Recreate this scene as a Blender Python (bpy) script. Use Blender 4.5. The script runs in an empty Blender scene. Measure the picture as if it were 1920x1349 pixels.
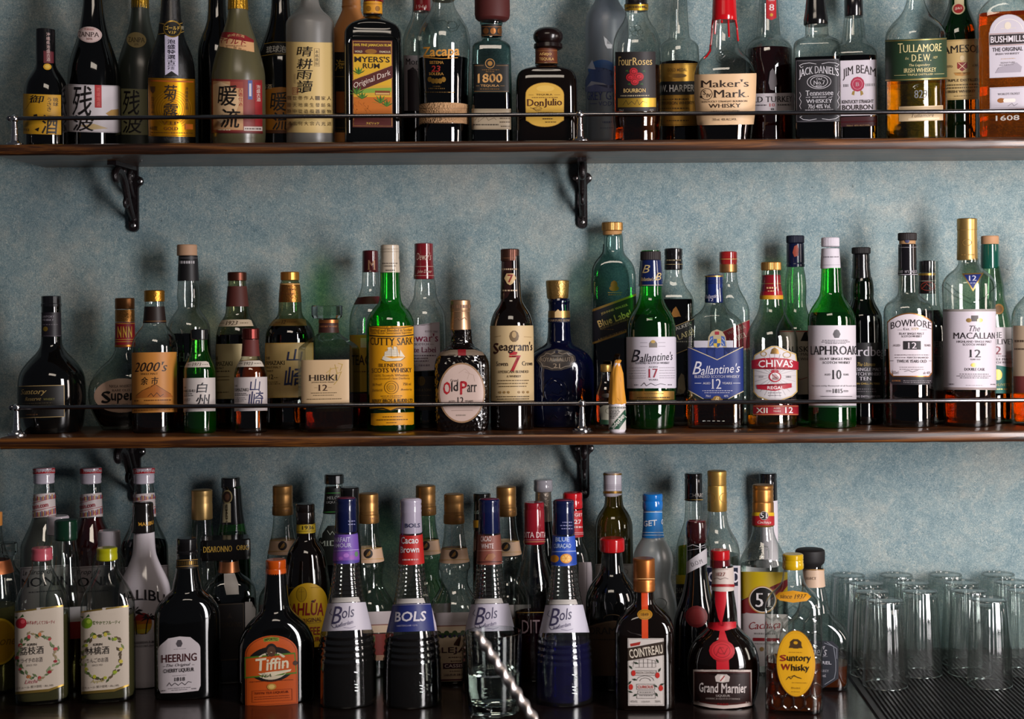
import bpy, bmesh, math, random
from mathutils import Matrix, Vector
random.seed(7)
scene = bpy.context.scene
COL = scene.collection

# ------------------------------------------------------------------ camera
EYE = 1.545            # height of the lens; counter top is at 0.95
COUNTER = 0.95
F = 2900.0             # focal length in pixels of the 1920 px wide frame
VX, VY = 1100.0, 560.0 # where lines running straight into the room vanish
RHO = 0.0074           # slight roll of the hand-held camera
WALL = 2.592           # distance lens - wall
cd = bpy.data.cameras.new('camera')
cam = bpy.data.objects.new('camera', cd)
COL.objects.link(cam)
cd.sensor_width = 36.0
cd.lens = F / 1920 * 36
cd.shift_x = (960 - VX) / 1920
cd.shift_y = (VY - 674.5) / 1920
cd.clip_start = 0.05
cam.matrix_world = Matrix.Translation((0, 0, EYE)) @ Matrix.Rotation(math.pi/2, 4, 'X') @ Matrix.Rotation(-RHO, 4, 'Z')
cd.dof.use_dof = True
cd.dof.focus_distance = 2.45
cd.dof.aperture_fstop = 6.0
scene.camera = cam

# ------------------------------------------------------------------ light
world = bpy.data.worlds.new('dim_bar')
scene.world = world
world.use_nodes = True
bgn = world.node_tree.nodes['Background']
bgn.inputs[0].default_value = (0.62, 0.66, 0.78, 1)
bgn.inputs[1].default_value = 0.05

def area(name, loc, target, sx, sy, power, color):
    l = bpy.data.lights.new(name, 'AREA')
    l.shape = 'RECTANGLE'; l.size = sx; l.size_y = sy
    l.energy = power; l.color = color
    o = bpy.data.objects.new(name, l); COL.objects.link(o)
    o.location = loc
    d = Vector(target) - Vector(loc)
    o.rotation_euler = d.to_track_quat('-Z', 'Y').to_euler()
    return o
# tall window to the right of the bar, a second narrower one further along, and the dim ceiling lamp
area('window_light', (1.14, 1.12, EYE + 0.02), (-0.15, WALL, EYE - 0.05), 0.40, 1.25, 38, (1.0, 0.955, 0.96))
area('side_window_light', (2.1, 1.75, EYE + 0.1), (0, WALL, EYE - 0.1), 0.30, 0.9, 9, (1.0, 0.86, 0.78))
area('ceiling_lamp_light', (-0.2, 0.9, EYE + 1.1), (-0.1, WALL, EYE - 0.2), 0.9, 0.3, 5.0, (1.0, 0.86, 0.72))

vs = scene.view_settings
vs.view_transform = 'Standard'; vs.look = 'None'; vs.gamma = 1; vs.use_curve_mapping = False
vs.exposure = 0.1
scene.cycles.max_bounces = 16
scene.cycles.transmission_bounces = 12
scene.cycles.transparent_max_bounces = 40
scene.cycles.glossy_bounces = 4
scene.cycles.diffuse_bounces = 3
scene.cycles.caustics_reflective = False
scene.cycles.caustics_refractive = False
scene.cycles.sample_clamp_indirect = 4.0

# ------------------------------------------------------------------ colours and materials
def lin(c):
    if isinstance(c, str):
        c = c.lstrip('#')
        if len(c) == 3: c = ''.join(k*2 for k in c)
        c = [int(c[i:i+2], 16)/255 for i in (0, 2, 4)]
    return tuple((x/12.92 if x <= 0.04045 else ((x+0.055)/1.055)**2.4) for x in c) + (1,)
MATS = {}
def new_mat(name):
    m = bpy.data.materials.new(name); m.use_nodes = True
    nt = m.node_tree
    for n in list(nt.nodes): nt.nodes.remove(n)
    out = nt.nodes.new('ShaderNodeOutputMaterial')
    return m, nt, out
def principled(name, color, rough=0.5, metal=0.0, spec=0.5, coat=0.0, bump=None, sheen=0):
    if name in MATS: return MATS[name]
    m, nt, out = new_mat(name)
    p = nt.nodes.new('ShaderNodeBsdfPrincipled')
    p.inputs['Base Color'].default_value = lin(color)
    p.inputs['Roughness'].default_value = rough
    p.inputs['Metallic'].default_value = metal
    p.inputs['Specular IOR Level'].default_value = spec
    p.inputs['Coat Weight'].default_value = coat
    p.inputs['Coat Roughness'].default_value = 0.05
    if bump:
        kind, scale, dist = bump
        tc = nt.nodes.new('ShaderNodeTexCoord')
        if kind == 'vor':
            t = nt.nodes.new('ShaderNodeTexVoronoi'); o = t.outputs['Distance']
        else:
            t = nt.nodes.new('ShaderNodeTexNoise'); o = t.outputs['Fac']
        t.inputs['Scale'].default_value = scale
        b = nt.nodes.new('ShaderNodeBump'); b.inputs['Distance'].default_value = dist
        nt.links.new(tc.outputs['Object'], t.inputs['Vector'])
        nt.links.new(o, b.inputs['Height']); nt.links.new(b.outputs['Normal'], p.inputs['Normal'])
    nt.links.new(p.outputs[0], out.inputs[0])
    MATS[name] = m
    return m
def ink(c):                     # printed paper: 'hex' plain, 'g:hex' metal foil, 's:hex' shiny plastic
    if c in MATS: return MATS[c]
    if c[1] == ':':
        k, h = c[0], c[2:]
        if k == 'g': return principled(c, h, 0.36, 0.82)
        if k == 'k': return principled(c, h, 0.30, 0.85, bump=('noise', 420, 0.0006))
        if k == 's': return principled(c, h, 0.16, 0.0, 0.5, 0.4)
        if k == 'l': return principled(c, h, 0.22, 0.0, 0.5)
        if k == 'm': return principled(c, h, 0.6, 0.0, 0.3)
    return principled(c, c, 0.48, 0.0, 0.35)

def glass(name, tint, edge, refl=0.07, rough=0.02, diffuse=None, dmix=0.0, bump=None):
    """thin-walled glass: light passes tinted, more so towards the rim where the wall is seen edge-on, and the surface mirrors the room"""
    if name in MATS: return MATS[name]
    m, nt, out = new_mat(name)
    N = nt.nodes.new; L = nt.links.new
    lw = N('ShaderNodeLayerWeight'); lw.inputs['Blend'].default_value = 0.5
    pw = N('ShaderNodeMath'); pw.operation = 'POWER'; pw.inputs[1].default_value = 2.2
    L(lw.outputs['Facing'], pw.inputs[0])
    mc = N('ShaderNodeMix'); mc.data_type = 'RGBA'
    mc.inputs['A'].default_value = lin(tint); mc.inputs['B'].default_value = lin(edge)
    L(pw.outputs[0], mc.inputs['Factor'])
    tr = N('ShaderNodeBsdfTransparent'); L(mc.outputs['Result'], tr.inputs[0])
    gl = N('ShaderNodeBsdfGlossy'); gl.inputs['Roughness'].default_value = rough
    gl.inputs['Color'].default_value = (1, 1, 1, 1)
    p3 = N('ShaderNodeMath'); p3.operation = 'POWER'; p3.inputs[1].default_value = 4
    L(lw.outputs['Facing'], p3.inputs[0])
    ma = N('ShaderNodeMath'); ma.operation = 'MULTIPLY_ADD'; ma.inputs[1].default_value = 0.6; ma.inputs[2].default_value = refl
    L(p3.outputs[0], ma.inputs[0])
    if bump:
        kind, scale, dist = bump
        tc = N('ShaderNodeTexCoord')
        t = N('ShaderNodeTexVoronoi' if kind == 'vor' else 'ShaderNodeTexNoise')
        t.inputs['Scale'].default_value = scale
        b = N('ShaderNodeBump'); b.inputs['Distance'].default_value = dist
        L(tc.outputs['Object'], t.inputs['Vector']); L(t.outputs[0], b.inputs['Height'])
        L(b.outputs['Normal'], gl.inputs['Normal'])
    base = tr.outputs[0]
    if diffuse:
        d = N('ShaderNodeBsdfDiffuse'); d.inputs['Color'].default_value = lin(diffuse)
        tl = N('ShaderNodeBsdfTranslucent'); tl.inputs['Color'].default_value = lin(diffuse)
        dm = N('ShaderNodeMixShader'); dm.inputs[0].default_value = 0.5
        L(d.outputs[0], dm.inputs[1]); L(tl.outputs[0], dm.inputs[2])
        mm = N('ShaderNodeMixShader'); mm.inputs[0].default_value = dmix
        L(base, mm.inputs[1]); L(dm.outputs[0], mm.inputs[2]); base = mm.outputs[0]
    mx = N('ShaderNodeMixShader')
    L(ma.outputs[0], mx.inputs[0]); L(base, mx.inputs[1]); L(gl.outputs[0], mx.inputs[2])
    L(mx.outputs[0], out.inputs[0])
    MATS[name] = m
    return m
def liquid(name, c, ior=1.36):
    if name in MATS: return MATS[name]
    m, nt, out = new_mat(name)
    g = nt.nodes.new('ShaderNodeBsdfGlass')
    g.inputs['Color'].default_value = lin(c); g.inputs['Roughness'].default_value = 0.0; g.inputs['IOR'].default_value = ior
    nt.links.new(g.outputs[0], out.inputs[0])
    MATS[name] = m
    return m

G = {
 'clear':  glass('clear_glass', '#f2f5f2', '#76807b', 0.08),
 'olivec': glass('olive_tinted_glass', '#c9ccae', '#3c4030'),
 'ribbed': glass('ribbed_clear_glass', '#e6e8e4', '#868a86', 0.10, 0.05, '#8a8480', 0.04),
 'teal':   glass('teal_glass', '#c2dad6', '#3c5c58', 0.08),
 'pgreen': glass('pale_green_glass', '#c4e0c4', '#36523a'),
 'green':  glass('green_glass', '#74ea7c', '#0c5216', diffuse='#0c9a20', dmix=0.07),
 'mgreen': glass('bottle_green_glass', '#2f7a38', '#04200a', diffuse='#06400e', dmix=0.16),
 'lgreen': glass('light_green_glass', '#8fe07c', '#1a4a14', diffuse='#1f8a1c', dmix=0.12),
 'dgreen': glass('dark_green_glass', '#2f5a2c', '#020a03'),
 'olive':  glass('olive_glass', '#8a7a30', '#1c1804', diffuse='#6a5a14', dmix=0.25),
 'amber':  glass('amber_glass', '#8a4a1c', '#1c0a02'),
 'frost':  glass('frosted_glass', '#b6b6b4', '#757676', 0.05, 0.35, '#b6b2ac', 0.55),
 'frostw': glass('white_frosted_glass', '#c8cccc', '#868c8c', 0.06, 0.3, '#ccd2d2', 0.6),
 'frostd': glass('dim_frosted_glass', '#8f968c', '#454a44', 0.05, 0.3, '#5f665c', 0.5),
 'frosto': glass('olive_frosted_glass', '#aaa480', '#57512c', 0.05, 0.28, '#8e8660', 0.6),
 'frostb': glass('blue_frosted_glass', '#b4bac2', '#6a707a', 0.05, 0.35, '#a0a6b0', 0.5),
 'milk':   glass('syrup_filled_glass', '#7c8276', '#3a3f38', 0.06, 0.1, '#8b9088', 0.6),
 'crystal':glass('crystal_glass', '#f4f6f5', '#5a6462', 0.12),
 'black':  principled('black_glass', '#060606', 0.06, 0, 0.55, 0.3),
 'blackt': principled('black_textured_glass', '#070708', 0.16, 0, 0.6, 0.2, ('noise', 900, 0.0006)),
 'brown':  principled('dark_brown_glass', '#0c0604', 0.05, 0, 0.55, 0.3),
 'crackle':principled('dark_crackled_glass', '#0a0504', 0.08, 0, 0.6, 0.3, ('vor', 160, 0.0016)),
 'navy':   principled('navy_glazed_ceramic', '#04071f', 0.07, 0, 0.6, 0.3, ('noise', 45, 0.0012)),
 'white':  principled('white_gloss_coated_glass', '#cfc6cc', 0.12, 0, 0.5, 0.4),
 'tan':    principled('tan_stoneware', '#b5763f', 0.45, 0, 0.4),
}
LQ = {
 'whisky': liquid('amber_whisky', '#c9822c'),
 'dark':   liquid('dark_spirit', '#7a4520'),
 'black':  liquid('black_liqueur', '#2a1c18'),
 'gold':   liquid('golden_whisky', '#efcb5c'),
 'orange': liquid('orange_whisky', '#e89a3a'),
 'red':    glass('red_syrup', '#8a1018', '#3c0408', 0.03, 0.02, '#7a0a14', 0.35),
 'dred':   glass('dark_red_liqueur', '#6a181a', '#200406', 0.03, 0.02, '#4e0c10', 0.28),
 'blue':   glass('blue_liqueur', '#1424a8', '#040838', 0.05, 0.02, '#0810a0', 0.24),
 'amber':  glass('lit_amber_whisky', '#b8601a', '#5a2206', 0.04, 0.02, '#a04e16', 0.24),
 'navy':   liquid('dark_blue_syrup', '#14303c'),
 'crystal': liquid('cut_crystal', '#f4f7f6', 1.5),
 'water':  liquid('clear_spirit', '#f4f8f4', 1.33),
 'pale':   glass('pale_yellow_liqueur', '#b8b488', '#6a6440', 0.03, 0.02, '#8f8758', 0.38),
 'milk':   glass('cloudy_grey_syrup', '#8a8c84', '#4c4e48', 0.03, 0.02, '#8f8e86', 0.75),
 'ygreen': liquid('yellow_green_liqueur', '#b4b82c', 1.35),
 'green':  liquid('dark_green_liquid', '#2c5a1c'),
}

# ------------------------------------------------------------------ text shapes
_tc = {}
def glyphs(s, style):
    """2D triangles of a string: b bold sans, s sans, f serif, g blackletter, i slanted script, j slanted serif"""
    k = (s, style)
    if k in _tc: return _tc[k]
    c = bpy.data.curves.new('t', 'FONT'); c.body = s; c.resolution_u = 2
    if style == 'b': c.offset = 0.014
    if style in 'fgj': c.offset = -0.010
    if style == 'k': c.offset = 0.006 if ord(s[0]) > 0x2e00 else 0.020
    if style in 'ij': c.shear = 0.35
    if style == 'k': c.shear = 0.12
    o = bpy.data.objects.new('t', c)
    m = bpy.data.meshes.new_from_object(o)
    V = [(v.co.x, v.co.y) for v in m.vertices]
    P = [tuple(p.vertices) for p in m.polygons]
    if style in 'fgj' and V:
        cnt = {}
        for p in P:
            for a, b in zip(p, p[1:]+p[:1]):
                e = (min(a, b), max(a, b)); cnt[e] = cnt.get(e, 0)+1
        bars = []
        for (a, b), n in cnt.items():
            if n == 1:
                (xa, ya), (xb, yb) = V[a], V[b]
                if abs(ya-yb) < 0.004 and 0.03 < abs(xa-xb) < 0.16:
                    for lv, up in ((0, 1), (0.729, -1), (0.547, -1), (0.76, -1), (0.72, -1), (0.70, -1)):
                        if abs(ya-lv) < 0.022:
                            bars.append((min(xa, xb), max(xa, xb), ya, up)); break
        sh = [(0, 0), (0.022, 0), (0.044, 0)] if style != 'g' else [(0, 0), (0.02, 0.02), (0.04, 0.04), (0.06, 0.06)]
        V0, P0 = V, P
        V, P = [], []
        for dx, dy in sh:
            n = len(V); V += [(x+dx, y+dy) for x, y in V0]; P += [tuple(i+n for i in p) for p in P0]
        for x0, x1, y, up in bars:
            n = len(V)
            if style == 'g':
                cx = (x0+x1)/2+0.03
                V += [(cx-0.09, y), (cx, y-0.05), (cx+0.09, y+0.02), (cx, y+0.08)]
            else:
                V += [(x0-0.055, y), (x1+0.1, y), (x1+0.1, y+up*0.035), (x0-0.055, y+up*0.035)]
            P.append((n, n+1, n+2, n+3))
    bpy.data.objects.remove(o); bpy.data.curves.remove(c); bpy.data.meshes.remove(m)
    if V:
        x0 = min(v[0] for v in V); x1 = max(v[0] for v in V)
        y0 = min(v[1] for v in V); y1 = max(v[1] for v in V)
        V = [((x-x0)/max(x1-x0, 1e-6), (y-y0)/max(y1-y0, 1e-6)) for x, y in V]
    _tc[k] = (V, P)
    return _tc[k]

# printed marks (all coordinates in pixels of the photograph, turned into real sizes by the bottle they sit on)
def PG(c, *pts): return ('p', c, list(zip(pts[::2], pts[1::2])))
def R(c, x0, y0, x1, y1, r=0):
    if not r: return ('p', c, [(x0, y0), (x1, y0), (x1, y1), (x0, y1)])
    pts = []
    for cx, cy, a in ((x1-r, y0+r, -90), (x1-r, y1-r, 0), (x0+r, y1-r, 90), (x0+r, y0+r, 180)):
        for i in range(5):
            t = math.radians(a+i*22.5); pts.append((cx+r*math.cos(t), cy+r*math.sin(t)))
    return ('p', c, pts)
def E(c, cx, cy, rx, ry, n=28, w=0):
    if w: return ('p', c, [(cx+(rx+(w if i % 2 else 0))*math.cos(2*math.pi*i/n), cy+(ry+(w if i % 2 else 0))*math.sin(2*math.pi*i/n)) for i in range(n)])
    return ('p', c, [(cx+rx*math.cos(2*math.pi*i/n), cy+ry*math.sin(2*math.pi*i/n)) for i in range(n)])
def O(c, cx, cy, rx, ry, w=1.2, a0=0, a1=360, n=28):      # ring or arc
    return ('q', c, [(cx+rx*math.cos(math.radians(a0+(a1-a0)*i/n)), cy+ry*math.sin(math.radians(a0+(a1-a0)*i/n))) for i in range(n+1)], w)
def L(c, w, *pts): return ('q', c, list(zip(pts[::2], pts[1::2])), w)   # line
def FR(c, x0, y0, x1, y1, w=1.0): return L(c, w, x0, y0, x1, y0, x1, y1, x0, y1, x0, y0)
def T(c, s, x0, y0, x1, y1, st='b', arch=0, rot=0): return ('t', c, s, x0, y0, x1, y1, st, arch, rot)
def TV(c, s, x0, x1, y0, y1, st='b'):                     # vertical column of characters
    n = len(s); h = (y1-y0)/n
    return [T(c, ch, x0, y0+i*h+0.06*h, x1, y0+(i+0.94)*h, st) for i, ch in enumerate(s)]
def D_(c, x0, x1, y, h=1.6, n=None, seed=1):              # a line of print too small to read
    rnd = random.Random(int(x0*7+y*13)+seed); out = []; x = x0
    while x < x1:
        w = rnd.uniform(1.2, 4.2); out.append(R(c, x, y-h/2, min(x+w, x1), y+h/2)); x += w+rnd.uniform(0.8, 1.6)
    return out
def flat(ps):
    o = []
    for p in ps:
        if isinstance(p, list): o += flat(p)
        else: o.append(p)
    return o

# ------------------------------------------------------------------ mesh helpers
def link(name, me, mats, parent=None, smooth=35):
    o = bpy.data.objects.new(name, me); COL.objects.link(o)
    for m in mats: me.materials.append(m)
    if smooth:
        me.shade_smooth()
        me.set_sharp_from_angle(angle=math.radians(smooth))
    if parent: o.parent = parent
    return o
def mesh(name, V, P, idx=None):
    me = bpy.data.meshes.new(name); me.from_pydata(V, [], P)
    if idx: me.polygons.foreach_set('material_index', idx)
    me.update(); return me
def tag(o, label, cat, group=None):
    o['label'] = label; o['category'] = cat
    if group: o['group'] = group
def chaikin(pts, it=2):
    for _ in range(it):
        q = [pts[0]]
        for a, b in zip(pts, pts[1:]):
            q += [(a[0]*.75+b[0]*.25, a[1]*.75+b[1]*.25), (a[0]*.25+b[0]*.75, a[1]*.25+b[1]*.75)]
        pts = q+[pts[-1]]
    return pts
def parse(s): 
    v = [float(k) for k in s.split()]
    return list(zip(v[::2], v[1::2]))
def tube(pts, r, seg=8, close=True):
    V, P = [], []
    for i, p in enumerate(pts):
        a = Vector(pts[max(i-1, 0)]); b = Vector(pts[min(i+1, len(pts)-1)])
        d = (b-a).normalized(); u = d.orthogonal().normalized()
        if i == 0: u0 = u
        else:
            u = (u0-d*u0.dot(d)).normalized(); u0 = u
        w = d.cross(u)
        rr = r[i] if isinstance(r, (list, tuple)) else r
        for k in range(seg):
            t = 2*math.pi*k/seg; V.append(tuple(Vector(p)+(u*math.cos(t)+w*math.sin(t))*rr))
    for i in range(len(pts)-1):
        for k in range(seg):
            P.append((i*seg+k, i*seg+(k+1) % seg, (i+1)*seg+(k+1) % seg, (i+1)*seg+k))
    if close:
        P.append(tuple(range(seg))[::-1]); P.append(tuple((len(pts)-1)*seg+k for k in range(seg)))
    return V, P
def merge(parts):
    V, P = [], []
    for v, p in parts:
        n = len(V); V += v; P += [tuple(i+n for i in q) for q in p]
    return V, P
def boxm(x0, x1, y0, y1, z0, z1):
    V = [(x0, y0, z0), (x1, y0, z0), (x1, y1, z0), (x0, y1, z0), (x0, y0, z1), (x1, y0, z1), (x1, y1, z1), (x0, y1, z1)]
    P = [(3, 2, 1, 0), (4, 5, 6, 7), (0, 1, 5, 4), (1, 2, 6, 5), (2, 3, 7, 6), (3, 0, 4, 7)]
    return V, P
def lathe(pr, seg=32, c=(0, 0), cap0=True, cap1=True, lobes=0, amp=0):
    V, P = [], []
    for z, r in pr:
        for k in range(seg):
            t = 2*math.pi*k/seg
            rr = r*(1+amp*math.cos(lobes*t)) if lobes else r
            V.append((c[0]+rr*math.cos(t), c[1]+rr*math.sin(t), z))
    n = len(pr)
    for i in range(n-1):
        for k in range(seg):
            P.append((i*seg+k, i*seg+(k+1) % seg, (i+1)*seg+(k+1) % seg, (i+1)*seg+k))
    up = pr[-1][0] >= pr[0][0]
    if not up: P = [q[::-1] for q in P]
    if cap0: P.append(tuple(range(seg))[::-1] if up else tuple(range(seg)))
    if cap1: q = tuple((n-1)*seg+k for k in range(seg)); P.append(q if up else q[::-1])
    return V, P

# ------------------------------------------------------------------ bottles
def sup(hw, hd, n, phi):
    c, s = abs(math.cos(phi)), abs(math.sin(phi))
    r = ((c/hw)**n+(s/hd)**n)**(-1.0/n)
    return r*math.cos(phi), r*math.sin(phi)
ALLB = []
DADJ = [2.4609, 2.5040, 2.5530, 2.4700, 2.5340, 2.4700, 2.5310, 2.4700, 2.5310, 2.4620, 2.5360, 2.4700, 2.4700, 2.4700, 2.5310, 2.4700, 2.5310, 2.4700, 2.5310, 2.4700, 2.5310, 2.4757, 2.5310, 2.4700, 2.4880, 2.5250, 2.4692, 2.5318, 2.4520, 2.5310, 2.4528, 2.5320, 2.4707, 2.5406, 2.4692, 2.5300, 2.4596, 2.4760, 2.5212, 2.5578, 2.4620, 2.4000, 2.4754, 2.5388, 2.4700, 2.5340, 2.4712, 2.5328, 2.4720, 2.5330, 2.4720, 2.5330, 2.4772, 2.5338, 2.4850, 2.3700, 2.5140, 2.4936, 2.5424, 2.5100, 2.4386, 2.3846, 2.4432, 2.3148, 2.3240, 2.4138, 2.3400, 2.4918, 2.5432, 2.4350, 2.3100, 2.5000, 2.4150, 2.5220, 2.4086, 2.2900, 2.4664, 2.2850, 2.5150, 2.4254, 2.4628, 2.3638, 2.5120, 2.4300, 2.5360, 2.2900, 2.4700, 2.5220, 2.3800, 2.4520, 2.2620, 2.5270, 2.3720, 2.4464, 2.2700, 2.4606, 2.5600, 2.2320, 2.3620]   # DADJ-LINE
class Bottle:
    """a bottle at distance D whose outline is read from the photograph and turned into metres"""
    def __init__(s, name, label, cx, D, z0, prof, gl, sq=None, seg=44, liq=None, group=None, ribs=None, cat='bottle', smooth=35, yref=None, tilt=None):
        if len(DADJ) > len(ALLB): D = DADJ[len(ALLB)]        # distances settled so that no two bottles touch
        ALLB.append(s)
        s.D, s.k, s.cx, s.seg = D, D/F, cx, seg
        pts = parse(prof)
        ym = (pts[0][0]+pts[-1][0])/2
        s.xu = (cx-VX)-(ym-VY)*RHO
        s.ro = (cx-VX)*RHO
        s.zc = z0
        s.yb = (EYE-z0)/s.k+VY-s.ro                      # pixel row of the base
        s.sq = sq
        if pts[-1][0] < s.yb-6: pts.append((s.yb-5, pts[-1][1]))
        else: pts = [p for p in pts if p[0] < s.yb-5]+[(s.yb-5, pts[-1][1])]
        s.raw = chaikin(pts)
        if ribs:
            q = []
            for (y0, y1, per, am) in ribs:
                s.raw = [p for p in s.raw if not (y0 <= p[0] <= y1)] ; 
                base = chaikin(pts)
                y = y0
                while y <= y1:
                    q.append((y, s._interp(base, y)+am*math.cos(2*math.pi*(y-y0)/per))); y += per/5
            s.raw = sorted(s.raw+q)
        X = s.xu*s.k
        s.root = bpy.data.objects.new(name, None); COL.objects.link(s.root)
        s.root.empty_display_size = 0.02
        s.rot = -math.atan2(X, D)
        s.root.location = (X, D, z0); s.root.rotation_euler = (0, 0, s.rot)
        tag(s.root, label, cat, group)
        body = s.raw+[(s.yb-1.5, s.raw[-1][1]-1.2), (s.yb, s.raw[-1][1]*0.93-1)]
        V, P = s.shell(body, 0, cap_top=not isinstance(gl, str) or gl in OPAQUE, cap_bot=True)
        g = gl if not isinstance(gl, str) else G[gl]
        nm = 'glass_body' if gl not in ('navy', 'tan') else 'ceramic_body'
        s.body = link(nm, mesh(nm, V, P), [g], s.root, smooth if smooth else 0)
        s.layer = 0
        if liq:
            lq, yt = liq
            pr = [(yt, s.hw(yt)-2.6)]+[(y, h-2.6) for y, h in s.raw if y > yt+1 and y < s.yb-9]+[(s.yb-7, s.raw[-1][1]-5)]
            V, P = s.shell(pr, 0, True, True)
            link('liquid', mesh('liquid', V, P), [LQ[lq]], s.root)
    @staticmethod
    def _interp(arr, y):
        if y <= arr[0][0]: return arr[0][1]
        for a, b in zip(arr, arr[1:]):
            if a[0] <= y <= b[0]: return a[1]+(b[1]-a[1])*(y-a[0])/max(b[0]-a[0], 1e-6)
        return arr[-1][1]
    def hw(s, y): return s._interp(s.raw, y)
    def sec(s, y):
        if not s.sq: return 2.0, 1.0
        n, y0, y1, dr = s.sq
        t = min(max((y-y0)/(y1-y0), 0), 1); t = t*t*(3-2*t)
        return 2+(n-2)*t, 1+(dr-1)*t
    def z(s, y): return (s.yb-y)*s.k
    def shell(s, pr, off=0, cap_top=False, cap_bot=False, sec=None, seg=None, x0=0):
        V, P = [], []; seg = seg or s.seg
        for y, h in pr:
            n, dr = sec if sec else s.sec(y)
            h = max(h+off, 0.3)
            for k in range(seg):
                a, b = sup(h*s.k, h*dr*s.k if not sec or dr <= 2 else h*s.k, n, 2*math.pi*(k+0.5)/seg)
                V.append((a+x0*s.k, b, s.z(y)))
        for i in range(len(pr)-1):
            for k in range(seg):
                P.append((i*seg+k, (i+1)*seg+k, (i+1)*seg+(k+1) % seg, i*seg+(k+1) % seg))
        if cap_top: P.append(tuple(range(seg)))
        if cap_bot: P.append(tuple((len(pr)-1)*seg+k for k in range(seg))[::-1])
        return V, P
    def cap(s, name, col, prof, seg=None, sec=None, lobes=0, dx=0, smooth=35, parent=None, prints=None, label=None):
        """closed turned part (cap, stopper, foil) from its outline"""
        pr = parse(prof)
        V, P = s.shell(pr, 0, True, True, sec=sec or (2.0, 1.0), seg=seg, x0=dx)
        if lobes:
            sg = seg or s.seg
            for i, v in enumerate(V):
                if (i % sg) % 2: V[i] = (v[0]*lobes, v[1]*lobes, v[2])
        me = mesh(name, V, P); 
        if prints:
            keep = (s.raw, s.sq); s.raw = pr; s.cx += dx; s.sq = (sec[0], -9e3, -8.9e3, sec[1]) if sec else None
            V2, P2, mats, idx = s.marks(flat(prints), 1)
            s.raw, s.sq = keep; s.cx -= dx
            V2 = [(x+dx*s.k, y, z) for x, y, z in V2]
            n = len(V); V += V2; P += [tuple(i+n for i in p) for p in P2]
            me = mesh(name, V, P, [0]*(len(P)-len(P2))+[i+1 for i in idx])
            o = link(name, me, [col if not isinstance(col, str) else ink(col)]+mats, parent or s.root, smooth)
        else:
            o = link(name, me, [col if not isinstance(col, str) else ink(col)], parent or s.root, smooth)
        if label: o['label'] = label
        return o
    def band(s, name, col, y0, y1, prints=(), off=0.7, label=None):
        """sleeve round the bottle between two heights, with what is printed on it"""
        ys = [y0]+[y for y, h in s.raw if y0+0.5 < y < y1-0.5]+[y1]
        pr = [(y, s.hw(y)+off) for y in ys]
        pr = [(y0, s.hw(y0)+0.05)]+pr+[(y1, s.hw(y1)+0.05)]
        V, P = s.shell(pr)
        keep = s.raw; s.raw = [(y, h+off) for y, h in s.raw]
        V2, P2, mats, idx = s.marks(flat(prints), 1)
        s.raw = keep
        n = len(V); n0 = len(P); V += V2; P += [tuple(i+n for i in p) for p in P2]
        o = link(name, mesh(name, V, P, [0]*n0+[i+1 for i in idx]), [ink(col)]+mats, s.root)
        if label: o['label'] = label
        return o
    def label(s, name, *prints, lab=None, lift=1):
        V, P, mats, idx = s.marks(flat(prints), lift)
        o = link(name, mesh(name, V, P, idx), mats, s.root)
        if lab: o['label'] = lab
        return o
    def place(s, x, y, lay):
        """pixel on the bottle's front -> point on its surface, lay steps of paper thickness in front of it"""
        e = 0.00035+0.00016*lay
        ye, kk = y, s.k
        for _ in range(4):
            h = s.hw(ye); n, dr = s.sec(ye)
            r = max(-0.995, min(0.995, (x-s.cx)*kk/s.k/h))
            a = abs(r); q = max(1-a**n, 1e-9)
            d = h*dr*q**(1/n)                            # px in front of the axis
            nx = (a**(n-1)/h)*(1 if r >= 0 else -1); ny = q**((n-1)/n)/(h*dr)
            ln = math.hypot(nx, ny)
            yl = -d*s.k-e*ny/ln
            kk = (s.D+yl)/F
            zz = EYE-((y-VY)+s.ro)*kk-s.zc
            ye = s.yb-zz/s.k
        return ((r*h)*s.k+e*nx/ln, yl, zz)
    def marks(s, prints, lay0=1):
        V, P, mats, idx = [], [], [], []
        for li, pr in enumerate(prints):
            m = ink('#'+pr[1][3:] if pr[0] in 'tq' and pr[1][:2] == 'g:' else pr[1])
            if m not in mats: mats.append(m)
            mi = mats.index(m)
            lay = lay0+min(li*0.25, 4)+(0 if li == 0 else 0.6)+(1.2 if pr[0] == 't' else 0)
            bm = bmesh.new()
            if pr[0] == 'p':
                vs_ = [bm.verts.new((x, y, 0)) for x, y in pr[2]]
                try: bm.faces.new(vs_)
                except ValueError: pass
                if len(vs_) > 4: bmesh.ops.triangulate(bm, faces=bm.faces[:], ngon_method='EAR_CLIP')
            elif pr[0] == 'q':
                pts, w = pr[2], pr[3]/2
                closed = math.hypot(pts[0][0]-pts[-1][0], pts[0][1]-pts[-1][1]) < 1e-4
                n = len(pts); prev = first = None
                for i in range(n):
                    a = pts[i-1] if i else (pts[-2] if closed else pts[0])
                    b = pts[i+1] if i < n-1 else (pts[1] if closed else pts[-1])
                    c = pts[i]
                    d1 = Vector((c[0]-a[0], c[1]-a[1])); d2 = Vector((b[0]-c[0], b[1]-c[1]))
                    if d1.length < 1e-6: d1 = d2
                    if d2.length < 1e-6: d2 = d1
                    d1.normalize(); d2.normalize(); t = (d1+d2)
                    if t.length < 1e-3: t = d1
                    t.normalize(); nn = Vector((-t.y, t.x)); f = w/max(0.5, abs(nn.dot(Vector((-d1.y, d1.x)))))
                    cur = (bm.verts.new((c[0]+nn.x*f, c[1]+nn.y*f, 0)), bm.verts.new((c[0]-nn.x*f, c[1]-nn.y*f, 0)))
                    if prev: bm.faces.new((prev[0], prev[1], cur[1], cur[0]))
                    prev = cur
            else:
                _, c, st, x0, y0, x1, y1, sty, arch, rot = pr
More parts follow.
